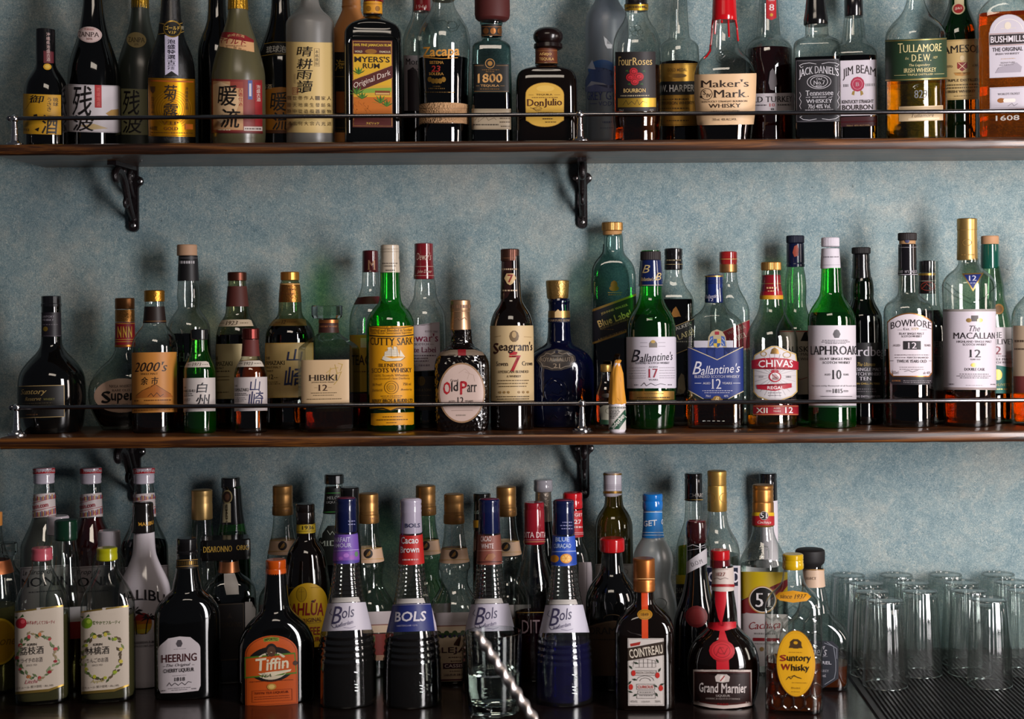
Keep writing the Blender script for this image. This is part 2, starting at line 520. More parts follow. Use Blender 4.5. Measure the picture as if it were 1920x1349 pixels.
                GV, GP = glyphs(st, sty)
                yc = (y0+y1)/2; h = s.hw(yc); n, dr = s.sec(yc)
                if n < 2.3:
                    u0 = math.asin(max(-.99, min(.99, (x0-s.cx)/h))); u1 = math.asin(max(-.99, min(.99, (x1-s.cx)/h)))
                    fx = lambda t: s.cx+h*math.sin(u0+(u1-u0)*t)
                else: fx = lambda t: x0+(x1-x0)*t
                xm = (x0+x1)/2; cr, sr = math.cos(math.radians(rot)), math.sin(math.radians(rot))
                vv = []
                for gx, gy in GV:
                    X, Y = fx(gx), y1-(y1-y0)*gy
                    Y += arch*((2*gx-1)**2)
                    if rot: X, Y = xm+(X-xm)*cr+(Y-yc)*sr, yc-(X-xm)*sr+(Y-yc)*cr
                    vv.append(bm.verts.new((X, Y, 0)))
                for p in GP:
                    try: bm.faces.new([vv[i] for i in p])
                    except ValueError: pass
            if not bm.verts: bm.free(); continue
            xs = [v.co.x for v in bm.verts]; ys = [v.co.y for v in bm.verts]
            yc = (min(ys)+max(ys))/2; h = s.hw(yc); n, dr = s.sec(yc)
            small = pr[0] == 't' and (max(ys)-min(ys)) < 0.07*h
            if not small:
                cuts = []
                if n < 2.3: lx = [s.cx+h*math.sin(math.radians(a)) for a in range(-85, 86, 5)]
                else: lx = [s.cx+h*t for t in (-.98, -.95, -.92, -.88, -.84, -.8, -.75, -.7, -.6, -.5, -.3, 0, .3, .5, .6, .7, .75, .8, .84, .88, .92, .95, .98)]
                for x in lx:
                    if min(xs)+0.3 < x < max(xs)-0.3: cuts.append(((x, 0, 0), (1, 0, 0)))
                hmin, hmax = s.hw(min(ys)), s.hw(max(ys))
                if (pr[0] != 't' and (max(ys)-min(ys)) > 3) or (pr[0] == 't' and (max(ys)-min(ys)) > 7 and abs(hmax-hmin) > 1.5):
                    for y, hh in s.raw:
                        if min(ys)+0.4 < y < max(ys)-0.4: cuts.append(((0, y, 0), (0, 1, 0)))
                    if abs(hmax-hmin) > 1.5:
                        y = min(ys)+2.5
                        while y < max(ys)-1: cuts.append(((0, y, 0), (0, 1, 0))); y += 3.0
                for co, no in cuts:
                    bmesh.ops.bisect_plane(bm, geom=bm.verts[:]+bm.edges[:]+bm.faces[:], plane_co=co, plane_no=no)
            n0 = len(V)
            bm.verts.index_update()
            for v in bm.verts: V.append(s.place(v.co.x, v.co.y, lay))
            for f in bm.faces:
                q = [v.index+n0 for v in f.verts]
                a, b, c_ = [Vector(V[i]) for i in q[:3]]
                if (b-a).cross(c_-a).y > 0: q = q[::-1]
                P.append(tuple(q)); idx.append(mi)
            bm.free()
        return V, P, mats, idx
    def relief(s, name, mat, pts, r=0.9, parent=None, lab=None, lay=0, close=False):
        """raised bead following the surface (moulded frame, wax drip, cord)"""
        q = []
        for (a, b), (c, d) in zip(pts, pts[1:]):
            n = max(1, int(math.hypot(c-a, d-b)/4))
            q += [(a+(c-a)*i/n, b+(d-b)*i/n) for i in range(n)]
        q.append(pts[-1])
        P3 = [s.place(x, y, lay) for x, y in q]
        V, P = tube(P3, r*s.k)
        return V, P
    def add_relief(s, name, mat, lines, r=0.9, lab=None):
        V, P = merge([s.relief(name, mat, l, r) for l in lines])
        o = link(name, mesh(name, V, P), [mat if not isinstance(mat, str) else (G[mat] if mat in G else ink(mat))], s.root)
        if lab: o['label'] = lab
        return o
OPAQUE = ('black', 'blackt', 'brown', 'crackle', 'navy', 'white', 'tan')
def circ(cx, cy, rx, ry=None, n=24, a0=0, a1=360):
    ry = ry or rx
    return [(cx+rx*math.cos(math.radians(a0+(a1-a0)*i/n)), cy+ry*math.sin(math.radians(a0+(a1-a0)*i/n))) for i in range(n+1)]

# ------------------------------------------------------------------ the setting
def wall_material():
    m, nt, out = new_mat('mottled_blue_wallpaper')
    N = nt.nodes.new; K = nt.links.new
    tc = N('ShaderNodeTexCoord')
    def noise(scale, detail, rough=0.6, dist=0.0):
        t = N('ShaderNodeTexNoise'); t.inputs['Scale'].default_value = scale; t.inputs['Detail'].default_value = detail
        t.inputs['Roughness'].default_value = rough; t.inputs['Distortion'].default_value = dist
        K(tc.outputs['Object'], t.inputs['Vector']); return t.outputs['Fac']
    def ramp(f, stops):
        r = N('ShaderNodeValToRGB'); e = r.color_ramp.elements
        e[0].position, e[0].color = stops[0][0], lin(stops[0][1]); e[1].position, e[1].color = stops[-1][0], lin(stops[-1][1])
        for p, c in stops[1:-1]:
            k = e.new(p); k.color = lin(c)
        K(f, r.inputs[0]); return r.outputs[0]
    def mix(a, b, f, mode='MIX'):
        x = N('ShaderNodeMix'); x.data_type = 'RGBA'; x.blend_type = mode
        if isinstance(f, float): x.inputs['Factor'].default_value = f
        else: K(f, x.inputs['Factor'])
        for s, v in (('A', a), ('B', b)):
            if isinstance(v, str): x.inputs[s].default_value = lin(v)
            else: K(v, x.inputs[s])
        return x.outputs['Result']
    big = ramp(noise(9, 5, 0.62, 0.4), [(0.36, '#688690'), (0.52, '#82989b'), (0.68, '#b0aea4')])
    mid = ramp(noise(42, 4, 0.7, 0.8), [(0.36, '#54707a'), (0.50, '#809599'), (0.66, '#b4b4aa')])
    fine = ramp(noise(260, 4, 0.75, 2.2), [(0.34, '#2a444d'), (0.50, '#809599'), (0.63, '#dadcd2')])
    c = mix(big, mid, 0.42); c = mix(c, fine, 0.36)
    flk = ramp(noise(150, 5, 0.8, 2.6), [(0.54, '#000000'), (0.66, '#ffffff')])
    pat = ramp(noise(12, 4, 0.6, 0.6), [(0.45, '#000000'), (0.66, '#ffffff')])
    c = mix(c, '#d3d1c3', mix('#000000', flk, pat))
    vein = ramp(noise(95, 6, 0.78, 3.0), [(0.30, '#ffffff'), (0.42, '#000000')])
    c = mix(c, '#38525b', mix('#000000', vein, 0.55))
    dots = ramp(noise(120, 2, 0.5), [(0.26, '#ffffff'), (0.29, '#000000')])
    bw = N('ShaderNodeRGBToBW'); K(dots, bw.inputs[0])
    mm = N('ShaderNodeMath'); mm.operation = 'MULTIPLY'; mm.inputs[1].default_value = 0.5; K(bw.outputs[0], mm.inputs[0])
    c = mix(c, '#22343a', mm.outputs[0])
    p = N('ShaderNodeBsdfPrincipled'); K(c, p.inputs['Base Color'])
    p.inputs['Roughness'].default_value = 0.72; p.inputs['Specular IOR Level'].default_value = 0.3
    b = N('ShaderNodeBump'); b.inputs['Distance'].default_value = 0.0012; b.inputs['Strength'].default_value = 0.8
    K(noise(260, 4, 0.7, 1.2), b.inputs['Height']); K(b.outputs[0], p.inputs['Normal'])
    K(p.outputs[0], out.inputs[0])
    return m
def wood_material(name, lo, mid, hi, rough, scale=(1.2, 30, 30), coat=0.5):
    m, nt, out = new_mat(name)
    N = nt.nodes.new; K = nt.links.new
    tc = N('ShaderNodeTexCoord'); mp = N('ShaderNodeMapping'); mp.inputs['Scale'].default_value = scale
    K(tc.outputs['Object'], mp.inputs['Vector'])
    t = N('ShaderNodeTexNoise'); t.inputs['Scale'].default_value = 2.2; t.inputs['Detail'].default_value = 6; t.inputs['Roughness'].default_value = 0.65; t.inputs['Distortion'].default_value = 1.6
    K(mp.outputs[0], t.inputs['Vector'])
    r = N('ShaderNodeValToRGB'); e = r.color_ramp.elements
    e[0].position, e[0].color = 0.32, lin(lo); e[1].position, e[1].color = 0.72, lin(hi)
    k = e.new(0.5); k.color = lin(mid)
    K(t.outputs['Fac'], r.inputs[0])
    p = N('ShaderNodeBsdfPrincipled'); K(r.outputs[0], p.inputs['Base Color'])
    p.inputs['Roughness'].default_value = rough; p.inputs['Coat Weight'].default_value = coat; p.inputs['Coat Roughness'].default_value = 0.12
    b = N('ShaderNodeBump'); b.inputs['Distance'].default_value = 0.0006; K(t.outputs['Fac'], b.inputs['Height']); K(b.outputs[0], p.inputs['Normal'])
    K(p.outputs[0], out.inputs[0])
    return m
WALLM = wall_material()
V, P = boxm(-1.9, 1.9, WALL, WALL+0.1, 0.0, 2.7)
o = link('wall_back', mesh('wall_back', V, P), [WALLM], None, 0); o['kind'] = 'structure'
V, P = boxm(-2.6, 2.6, -0.6, WALL+0.1, -0.06, 0.0)
o = link('floor', mesh('floor', V, P), [principled('dark_floor_boards', '#1a1512', 0.6)], None, 0); o['kind'] = 'structure'

WOOD = wood_material('dark_stained_varnished_wood', '#140905', '#3a1e0c', '#84501e', 0.36, coat=0.3)
COUNTERM = wood_material('black_brown_lacquered_wood', '#0a0606', '#140c0a', '#1f1310', 0.24, (1.0, 14, 14), 0.35)
CHROME = principled('polished_chrome', '#d8d4d6', 0.16, 1.0)
RAILM = principled('brushed_chrome', '#9a9698', 0.15, 1.0)
IRON = principled('black_brown_cast_iron', '#1a1214', 0.38, 0.3, 0.5, 0.2, ('noise', 260, 0.0008))
SCREWM = principled('bright_screw_steel', '#b8b4b4', 0.28, 1.0)
YF = 2.380                      # front edge of both shelves
S1Z, S2Z, TH = EYE+0.2443, EYE-0.2081, 0.0181
SHX0, SHX1 = -0.905, 0.93
RY, RR = 2.4195, 0.0034

def make_bracket(parent, X, zt):
    """cast iron shelf bracket with a scrolled brace, wall leg against the wall"""
    w = 0.0084
    leg = []
    V, P = [], []
    # wall leg with round lower end and two ears, a 6 mm thick plate
    out = [(w, 0), (w, -0.016)]
    out += [(w+0.0006+0.0078*math.cos(math.radians(a))*0.98, -0.0245+0.0085*math.sin(math.radians(a))) for a in (80, 50, 20, -10, -40, -75)]
    out += [(w, -0.036), (w*1.02, -0.098)]
    out += [(w*1.02*math.cos(math.radians(a)), -0.101+w*1.02*math.sin(math.radians(a))) for a in (-15, -40, -65, -90)]
    out = out+[(-x, z) for x, z in out[::-1] if x > 1e-6]
    n = len(out)
    y0, y1 = WALL-0.0005, WALL-0.0062
    V = [(X+x, y0, zt+z) for x, z in out]+[(X+x*0.94, y1, zt+z*0.99) for x, z in out]
    P = [tuple(range(n)), tuple(range(2*n-1, n-1, -1))]+[(i, n+i, n+(i+1) % n, (i+1) % n) for i in range(n)]
    parts = [(V, P)]
    # arm under the board
    parts.append(boxm(X-0.007, X+0.007, WALL-0.122, WALL-0.001, zt-0.007, zt-0.0002))
    # scrolled brace
    def pt(d, z): return (X, WALL-d, zt+z)
    br = [pt(0.005, -0.089), pt(0.012, -0.084), pt(0.024, -0.074), pt(0.036, -0.060), pt(0.046, -0.044), pt(0.055, -0.030), pt(0.066, -0.019), pt(0.080, -0.013), pt(0.094, -0.012), pt(0.104, -0.017), pt(0.106, -0.026), pt(0.098, -0.031), pt(0.091, -0.026), pt(0.094, -0.020)]
    bp = [tuple(p) for p in chaikin([tuple(q) for q in [(p[1], p[2]) for p in br]], 2)]
    bp = [(X, a, b) for a, b in bp]
    parts.append(tube(bp, [0.0045+0.0018*math.sin(math.pi*i/len(bp)) for i in range(len(bp))], 10))
    b2 = [(0.006, -0.050), (0.016, -0.044), (0.026, -0.030), (0.030, -0.016), (0.024, -0.008), (0.016, -0.012), (0.018, -0.021), (0.024, -0.022)]
    b2 = [(X, WALL-a, zt+b) for a, b in chaikin(b2, 2)]
    parts.append(tube(b2, 0.0042, 10))
    b3 = [(0.034, -0.060), (0.040, -0.068), (0.050, -0.070), (0.054, -0.062), (0.048, -0.056)]
    b3 = [(X, WALL-a, zt+b) for a, b in chaikin(b3, 2)]
    parts.append(tube(b3, 0.0034, 8))
    # bulbs where the scrolls end
    for d, z, r in ((0.018, -0.016, 0.0066), (0.098, -0.024, 0.0062), (0.006, -0.088, 0.006), (0.060, -0.012, 0.006)):
        V, P = lathe([(zt+z+r*math.sin(math.radians(a)), max(r*math.cos(math.radians(a)), 1e-4)) for a in range(-90, 91, 18)], 12, (X, WALL-d))
        parts.append((V, P))
    V, P = merge(parts)
    b = link('bracket', mesh('bracket', V, P), [IRON], parent)
    for dx, dz in ((-0.0115, -0.0245), (0.0115, -0.0245), (0, -0.0985)):
        pr = [(0, 0.0042), (0.0006, 0.0042), (0.0018, 0.0030), (0.0022, 0.0014)]
        V, P = lathe(pr, 14)
        V2, P2 = boxm(-0.0024, 0.0024, -0.0004, 0.0004, 0.0019, 0.0024); V3, P3 = boxm(-0.0004, 0.0004, -0.0024, 0.0024, 0.0019, 0.0024)
        V, P = merge([(V, P), (V2, P2), (V3, P3)])
        V = [(X+dx+x, y1-z, zt+dz+y) for x, y, z in V]
        link('screw', mesh('screw', V, [p for p in P]), [SCREWM], b)
def make_shelf(z, label):
    root = bpy.data.objects.new('wall_shelf', None); COL.objects.link(root); root.empty_display_size = 0.05
    root.location = (0, 0, 0); tag(root, label, 'shelf', 'wooden wall shelves')
    # plank with softly rounded, slightly uneven front edge
    nx = 60; V, P = [], []
    prof = [(WALL, 0), (YF+0.006, 0), (YF+0.0022, -0.0012), (YF, -0.005), (YF+0.0004, -0.0125), (YF+0.003, -0.0172), (YF+0.007, -TH), (WALL, -TH)]
    rnd = random.Random(int(z*1000))
    for i in range(nx+1):
        x = SHX0+(SHX1-SHX0)*i/nx; j = rnd.uniform(-0.0007, 0.0007); jz = rnd.uniform(-0.0004, 0.0004)
        for k, (y, dz) in enumerate(prof):
            e = j if 1 < k < 6 else 0
            V.append((x, y+e, z+dz+(jz if 2 < k < 7 else 0)))
    m = len(prof)
    for i in range(nx):
        for k in range(m):
            P.append((i*m+k, i*m+(k+1) % m, (i+1)*m+(k+1) % m, (i+1)*m+k))
    P.append(tuple(range(m))[::-1]); P.append(tuple(nx*m+k for k in range(m)))
    link('plank', mesh('plank', V, P), [WOOD], root)
    xs = (-0.893, -0.0085, 0.876)
    zr = z+0.044
    # rail: one bright rod with a ball end
    pts = [(xs[0]-0.004, RY, zr), (SHX1-0.01, RY, zr)]
    V, P = tube(pts, RR, 14)
    bl = lathe([(zr+0.0050*math.sin(math.radians(a)), max(0.0050*math.cos(math.radians(a)), 1e-4)) for a in range(-90, 91, 15)], 14, (xs[0]-0.0075, RY))
    V, P = merge([(V, P), bl])
    link('rail', mesh('rail', V, P), [RAILM], root)
    for x in xs:
        pr = [(z+0.0002, 0.0160), (z+0.0026, 0.0160), (z+0.0034, 0.0135), (z+0.0052, 0.0128), (z+0.0060, 0.0085), (z+0.0085, 0.0070), (z+0.0090, 0.0058),
              (z+0.0175, 0.0052), (z+0.0180, 0.0060), (z+0.0190, 0.0060), (z+0.0195, 0.0050), (z+0.0265, 0.0047), (z+0.0270, 0.0055), (z+0.0280, 0.0055), (z+0.0285, 0.0045),
              (z+0.0360, 0.0040), (z+0.0385, 0.0040), (z+0.0400, 0.0056), (z+0.0440, 0.0066), (z+0.0475, 0.0054), (z+0.0500, 0.0018)]
        V, P = lathe(pr, 20, (x, RY))
        link('rail_post', mesh('rail_post', V, P), [CHROME], root)
    for X in (-0.757, -0.006): make_bracket(root, X, z-TH)
    return root
make_shelf(S1Z, 'upper dark wooden wall shelf with chrome gallery rail, nearest the top of the picture')
make_shelf(S2Z, 'lower dark wooden wall shelf with chrome gallery rail, directly above the counter bottles')

# counter and ribbed bar mat
V, P = boxm(-1.5, 1.5, 1.42, WALL, COUNTER-0.04, COUNTER)
o = link('bar_counter', mesh('bar_counter', V, P), [COUNTERM], None, 0)
tag(o, 'dark lacquered wooden counter carrying the lowest row of bottles', 'counter')
def make_mat():
    x0, x1, y0, y1, t = 0.405, 1.2, 1.9, WALL-0.004, 0.004
    per = 0.0068; n = int((x1-x0)/per); prof = [(x0, 0)]
    prof += [(x0+0.0005, t*0.9), (x0+0.009, t*0.9)]
    x = x0+0.009
    while x < x1-per:
        prof += [(x+0.0008, t*0.25), (x+per*0.42, t*0.25), (x+per*0.42+0.0010, t), (x+per-0.0006, t)]
        x += per
    prof += [(x1, t), (x1, 0)]
    m = len(prof)
    V = [(a, y0, COUNTER+0.0002+b) for a, b in prof]+[(a, y1, COUNTER+0.0002+b) for a, b in prof]
    P = [(i, i+1, m+i+1, m+i) for i in range(m-1)]+[(m-1, 0, m, 2*m-1), tuple(range(m))[::-1], tuple(range(m, 2*m))]
    o = link('bar_mat', mesh('bar_mat', V, P), [principled('black_brown_rubber', '#151011', 0.55, 0, 0.4)], None, 0)
    tag(o, 'black ribbed rubber bar mat under the upturned glasses', 'mat')
    return t
MATT = make_mat()

# ------------------------------------------------------------------ upper shelf, left to right
FR_, BK = 2.470, 2.531
BL, WH, CR, GO, RD = '#141012', '#cfc6ca', '#d2b787', 'g:#d8a94a', '#a01820'
gT = 'bottles on the upper shelf'
def up(name, label, cx, D, prof, gl, **k): return Bottle(name, label, cx, D, S1Z, prof, gl, group=gT, **k)

b = up('awamori_bottle', 'small black bottle with yellow brush-lettered label at the left end of the upper shelf', 85.5, 2.462, '57 17 118 17 128 20 140 28 152 35 165 38.5 185 40', 'black')
b.cap('cap', 's:#111012', '55 16 56 17.6 66 17.8 118 17.6')
b.label('neck_label', R('#5e1f28', 82, 57, 99.5, 118), TV('#c9a9a4', '沖縄県泡盛古酒', 87, 93, 60, 115, 's'), E('#c9992e', 88.5, 125, 7, 6), E('#e0bb56', 88.5, 125, 4.5, 3.8))
b.label('label', R('#bd8c1c', 43.6, 177, 112, 252), T(BL, '御', 46, 179, 83, 213, 'k'), TV(BL, 'うさき', 88, 95, 182, 209, 's'), TV(BL, '琉球', 98, 107, 182, 199, 's'), T(BL, '酒', 78, 215, 107, 251, 'k'), PG(BL, 64, 216, 70, 214, 71, 219, 65, 220), PG(BL, 66, 243, 74, 239, 72, 247), T(BL, '1022', 47, 242, 57, 246, 's'), lab='yellow label with black brush lettering')

b = up('awamori_bottle', 'tall black bottle with white brush-lettered label, red stamp and oval neck label', 175, 2.490, '-70 16 -30 16 0 17.5 25 20 50 24 76 30 101 39 126 45.5 150 47.2 268 47', 'black')
b.cap('cap', 'k:#caa24a', '-74 15 -73 17 -30 17.2')
b.label('neck_label', E('#cfb8b4', 169, 65, 21.5, 15), O('#a88a86', 169, 65, 20, 13.6, .7), T('#b06a62', '残波焼酎', 160, 53, 177, 57, 's'), T('#5a4a48', 'ZANPA', 150, 60, 186, 69, 'f'), T('#8a5a56', '30%', 163, 71, 174, 75, 's'))
b.label('label', R('#cdc4c8', 127.5, 159, 222, 248, 4), FR('#8d8488', 129, 160.5, 220, 246.5, .7), PG('#b08a50', 196, 212, 206, 205, 219, 203, 219, 216, 205, 219), PG('#c2a878', 150, 236, 175, 232, 200, 240, 170, 243), R('#a81c22', 177, 159, 189, 201.5), TV('#d86a60', '琉球泡盛', 180, 186, 163, 199, 's'), T(BL, '残', 138, 161, 172, 218, 'k'), T(BL, '波', 139, 216, 178, 246, 'k'))

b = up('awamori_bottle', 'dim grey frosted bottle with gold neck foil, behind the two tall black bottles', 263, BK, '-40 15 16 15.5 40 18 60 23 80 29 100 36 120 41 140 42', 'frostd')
b.cap('neck_foil', 'k:#a8822c', '-45 13 -44 15.5 15 16.3 17 16', lobes=0.96)
b.label('neck_label', E('#9c8858', 256, 75, 17.5, 14.5), T('#4f432a', 'ZANPA', 242, 70, 271, 79, 'f'), T('#6a5a3a', '25%', 252, 81, 260, 85, 's'))
b.label('label', R('#82805c', 228, 167, 288, 253), T(BL, '残', 231, 169, 261, 216, 'k'), T(BL, '波', 231, 217, 267, 250, 'k'))

b = up('awamori_bottle', 'black grainy bottle with shiny gold label and round gold neck emblem', 320.5, FR_, '-60 15 0 17 40 20 60 23 76 27 92 34 110 40 130 43 145 43.5', 'blackt')
b.cap('cap', 's:#15110e', '-64 14 -63 16 -20 16.5')
b.label('neck_label', PG('#17130f', 299, 44, 344, 40, 345, 58, 298, 66), L('g:#a8863c', 1, 300, 44, 312, 46), L('g:#a8863c', 1, 333, 45, 344, 41), L('g:#a8863c', 1, 298, 65, 312, 62), L('g:#a8863c', 1, 333, 62, 344, 58), R('#bdb6cc', 309.5, 66, 333, 141), PG('#0a0a0b', 309.5, 141.5, 321, 133, 333, 141.5), TV('#2c2838', '泡盛特選古酒', 314, 328, 73, 131, 'b'), E('g:#a8863c', 323, 54, 16, 16), E('#14100c', 323, 54, 13.6, 13.6), T('g:#d0a84a', 'ゴールド', 311, 48, 335, 56, 'b'), T('g:#d0a84a', 'V.I.P', 316, 58, 329, 63, 'f'), TV('#b0a890', '特', 338, 343, 47, 56, 's'), lab='round emblem over a white vertical strip')
b.label('label', R('g:#c98a14', 279.5, 147, 363, 256), FR('#6a4208', 281.5, 149.5, 361.5, 254, .9), R('#a04a10', 283, 151, 360, 153.5), [O('#9a6a10', 322, 205, r, r*1.05, .7, 120, 420) for r in (14, 18, 22, 26, 30, 34)], PG('#4a2c08', 283, 163, 292, 163, 291, 172, 287.5, 176, 284, 172), T('#1c1008', '菊', 307, 159, 331, 187, 'k'), T('#1c1008', '之', 312, 186, 325, 196, 'k'), T('#1c1008', '露', 305, 195, 332, 219, 'k'), TV('#3a2408', '沖縄県宮古島', 345, 350, 162, 205, 's'), TV('#3a2408', '琉球泡盛菊之露', 285, 290, 182, 214, 's'), T('#6a3c08', 'V.I.P', 305, 228, 333, 234, 'f'), T('#5a2c08', 'GOLD', 307, 238, 332, 244, 'f'), R('#b05a14', 344, 232, 358, 242), D_('#4a2c08', 284, 358, 249, 1.4), T('#1c1008', '43度', 282, 237, 296, 245, 's'), lab='shiny gold label')

b = up('wine_bottle', 'plain black bottle half hidden behind the bottle with the gold label', 407, 2.534, '-60 15 30 16.5 50 21 70 29 86 34 105 36 120 36', 'black')
b.cap('cap', 's:#141212', '-64 14 -63 16 -10 16.6')

b = up('awamori_bottle', 'yellowish frosted bottle with gold neck foil and tan and maroon label', 447, FR_, '-20 17 19 17.5 35 20 55 26 75 33 95 39 115 44.5 135 48.5 150 49.5 255 49.5 266 48', 'frosto')
b.cap('neck_foil', 'k:#b98a2a', '-24 15 -23 17 19 19', lobes=0.955)
b.label('neck_label', PG('#c79a6c', 414, 62, 425, 60.5, 440, 61, 460, 66, 475, 74, 476, 97, 460, 90, 440, 86, 413, 88), PG('#7d1c20', 414, 62, 425, 60.5, 440, 61, 460, 66, 475, 74, 475, 79, 460, 72, 440, 68, 414, 70), T('#c9a070', '熟成古酒', 428, 63, 458, 68, 's', 3), T('#8a1c22', 'マイルド', 415, 71, 462, 83, 'k', 1, -4), D_('#7a4a34', 425, 462, 86, 1.2))
b.label('label', R('#7c2a26', 398.5, 149, 490, 250), R('#b98e66', 401, 153, 455, 244), R('#8d3a30', 432, 153, 455, 165), PG('#d0ae86', 401, 160, 415, 154, 430, 160, 452, 185, 440, 215, 415, 232, 401, 220), R('#3c4a86', 464, 150, 472, 186), R('#b8b4bc', 466, 156, 470, 180), R('#8d2024', 476, 154, 489, 235), TV('#d4c4b8', '泡盛古酒', 479, 486, 158, 190, 's'), R('#c4b4ac', 456, 237, 489, 245), D_('#5a4a44', 458, 487, 241, 2.5), T('#15100e', '暖', 410, 160, 444, 199, 'k'), T('#15100e', '流', 415, 204, 450, 240, 'k'), TV('#a8342c', '古酒仕込', 447, 454, 164, 199, 's'), D_('#d4c0a0', 410, 432, 244, 1.6), R('#5a1818', 398.5, 247, 490, 250))

b = up('awamori_bottle', 'black bottle with white-lettered band and dark orange label, behind the tall frosted bottle', 526, BK, '-60 15 0 16 30 18 55 24 80 33 105 41 125 43 140 43', 'black')
b.cap('cap', 's:#131110', '-64 14 -63 16 -20 16.6')
b.label('neck_label', PG('#0c0a0a', 496, 83, 515, 79, 535, 79, 556, 84, 562, 104, 535, 101, 515, 101, 490, 106), L('g:#a08030', 1, 496, 83, 515, 79, 535, 79, 556, 84), L('g:#a08030', 1, 490, 106, 515, 101, 535, 101, 562, 104), T('#c8c4bc', '琉球泡盛', 500, 85, 548, 98, 'k', 3))
b.label('label', PG('#a86a18', 491, 172, 508, 165, 526, 163, 545, 165, 562, 172, 562, 250, 491, 250), T('#120c08', '暖', 506, 172, 536, 208, 'k'), T('#120c08', '流', 510, 210, 540, 244, 'k'), T('#c8b090', '古酒', 494, 158, 510, 167, 'k'), R('#5a3010', 491, 244, 562, 250))

b = up('shochu_bottle', 'grey frosted bottle with square shoulders and large cream label of vertical brush writing', 581, FR_, '-60 15 -10 15 8 17 18 22 26 30 33 38.5 42 44 52 45', 'frost')
b.cap('cap', 's:#2a2624', '-66 14 -65 16.4 -30 16.8')
rows = ('宿世巻作人一家人', '皆天地楽生發紡朱', '酔中從造般器重物', '涌出何大宗六光途')
b.label('label', R('#c9ac70', 537, 79, 622, 249), [T('#1a140e', ch, 556.5, y0, 585.5, y1, 'k') for ch, y0, y1 in (('晴', 87, 106), ('耕', 110, 130), ('雨', 132, 149), ('讀', 151, 175))], TV('#6a5a3c', '本格焼酎', 590, 596, 93, 123, 's'), FR('#8a7448', 588.5, 91, 597.5, 124, .6), FR('#a0583a', 548.5, 165, 558, 177, .9), TV('#a0583a', '印', 550, 556.5, 166, 176, 's'), D_('#9a845a', 553, 554.2, 148, 18), [[T('#5c4a2a', ch, 539+i*10.2, y, 546.5+i*10.2, y+7.5, 's') for i, ch in enumerate(rw)] for rw, y in zip(rows, (180, 193, 205, 228))])

b = up('stoneware_bottle', 'tan stoneware bottle with black label, between the frosted bottle and the dark rum bottle', 659, BK, '-60 17 10 17 13 18.5 16 17 22 18 35 24 50 31 70 37 100 39 130 39', 'tan')
b.cap('cap', 's:#2a1a10', '-64 14 -63 15 -58 15')
b.label('label', R('#17130f', 624, 98, 692, 248), T('g:#b08a34', '海', 629, 112, 648, 134, 'k'), L('g:#7a6224', 1, 626, 144, 690, 144), R('#8a4a1c', 630, 172, 690, 212), D_('g:#8a6c2c', 628, 645, 240, 2), D_('g:#8a6c2c', 628, 645, 246, 2))

b = up('rum_bottle', 'broad dark rum bottle with red and yellow pineapple label and yellow neck band', 699, 2.462, '-30 17 27 17 33 18 40 30 48 43 58 51 68 53.5', 'black', sq=(6, 33, 60, .62), seg=56)
b.cap('cap', 's:#6e1016', '-34 15 -33 17.8 -8 18 -6 18.6 4.5 18.6', dx=1.5)
b.band('neck_label', '#c98a1c', 5, 27, [L('#8a5010', .8, 684, 7, 716, 7), L('#8a5010', .8, 684, 25, 716, 25), E('#8a5c14', 692, 16, 4, 5), E('#8a5c14', 708, 16, 4, 5)])
b.add_relief('moulded_frame', 'black', [[(654, 250), (654, 82)]+circ(666, 80, 12, 12, 8, 180, 270)+circ(733, 80, 12, 12, 8, 270, 360)+[(745, 250)]], 1.6)
pal = []
for cx_, cy_, sc in ((672, 140, 1.0), (668, 178, 1.2), (712, 194, 1.1), (678, 186, .9), (724, 200, .9)):
    for a in range(-80, 81, 27):
        t = math.radians(a-90); l = 15*sc
        pal.append(PG('#2c5a1c' if a % 2 else '#4a7a24', cx_, cy_, cx_+l*.5*math.cos(t)-2, cy_+l*.5*math.sin(t), cx_+l*math.cos(t), cy_+l*math.sin(t), cx_+l*.5*math.cos(t)+2, cy_+l*.5*math.sin(t)))
b.label('label', R('#4e1a16', 660, 75.5, 735, 239), FR('#c89a4a', 662, 78, 733, 236, .8), T('#d8b23a', '100% FINE JAMAICAN RUM', 663, 82, 732, 88.5, 'b'), T('#d0c0a0', 'WORLD', 665, 95, 679, 99, 'b'), T('#d0c0a0', 'FAMOUS', 711, 95, 731, 99, 'b'), E('#8a5a1c', 695, 96.5, 11, 4.5), R('#d2a224', 662.5, 101.5, 732.5, 214), R('#c89a30', 662.5, 160, 732.5, 180), R('#b8641c', 662.5, 182, 732.5, 214), PG('#7a9a3a', 662.5, 170, 690, 166, 732.5, 164, 732.5, 172, 662.5, 176), R('#7a3a1c', 702, 170, 730, 178), R('#c8a060', 703, 174, 729, 177), pal, [E('#b8641a', x, y, 6, 8) for x, y in ((668, 200), (676, 196), (684, 200), (690, 206), (672, 208), (681, 209))], [L('#6a3008', .5, x-4, y-4, x+4, y+4) for x, y in ((668, 200), (676, 196), (684, 200), (690, 206))], PG('#4e1a16', 660.5, 151, 734.5, 122, 734.5, 146, 660.5, 176), L('#d0a24a', .8, 660.5, 151, 734.5, 122), L('#d0a24a', .8, 660.5, 176, 734.5, 146), T('#201408', "MYERS'S", 664.5, 106, 730, 117, 'b'), T('#201408', 'RUM', 680, 119, 711, 128.5, 'b'), T('#d8c4b8', 'Original Dark', 660.5, 143, 734, 156, 'i', 0, 21), R('#4e1a16', 662.5, 226, 732.5, 236), T('#d8b24a', 'スピリッツ', 685, 229, 709, 233.5, 'b'))

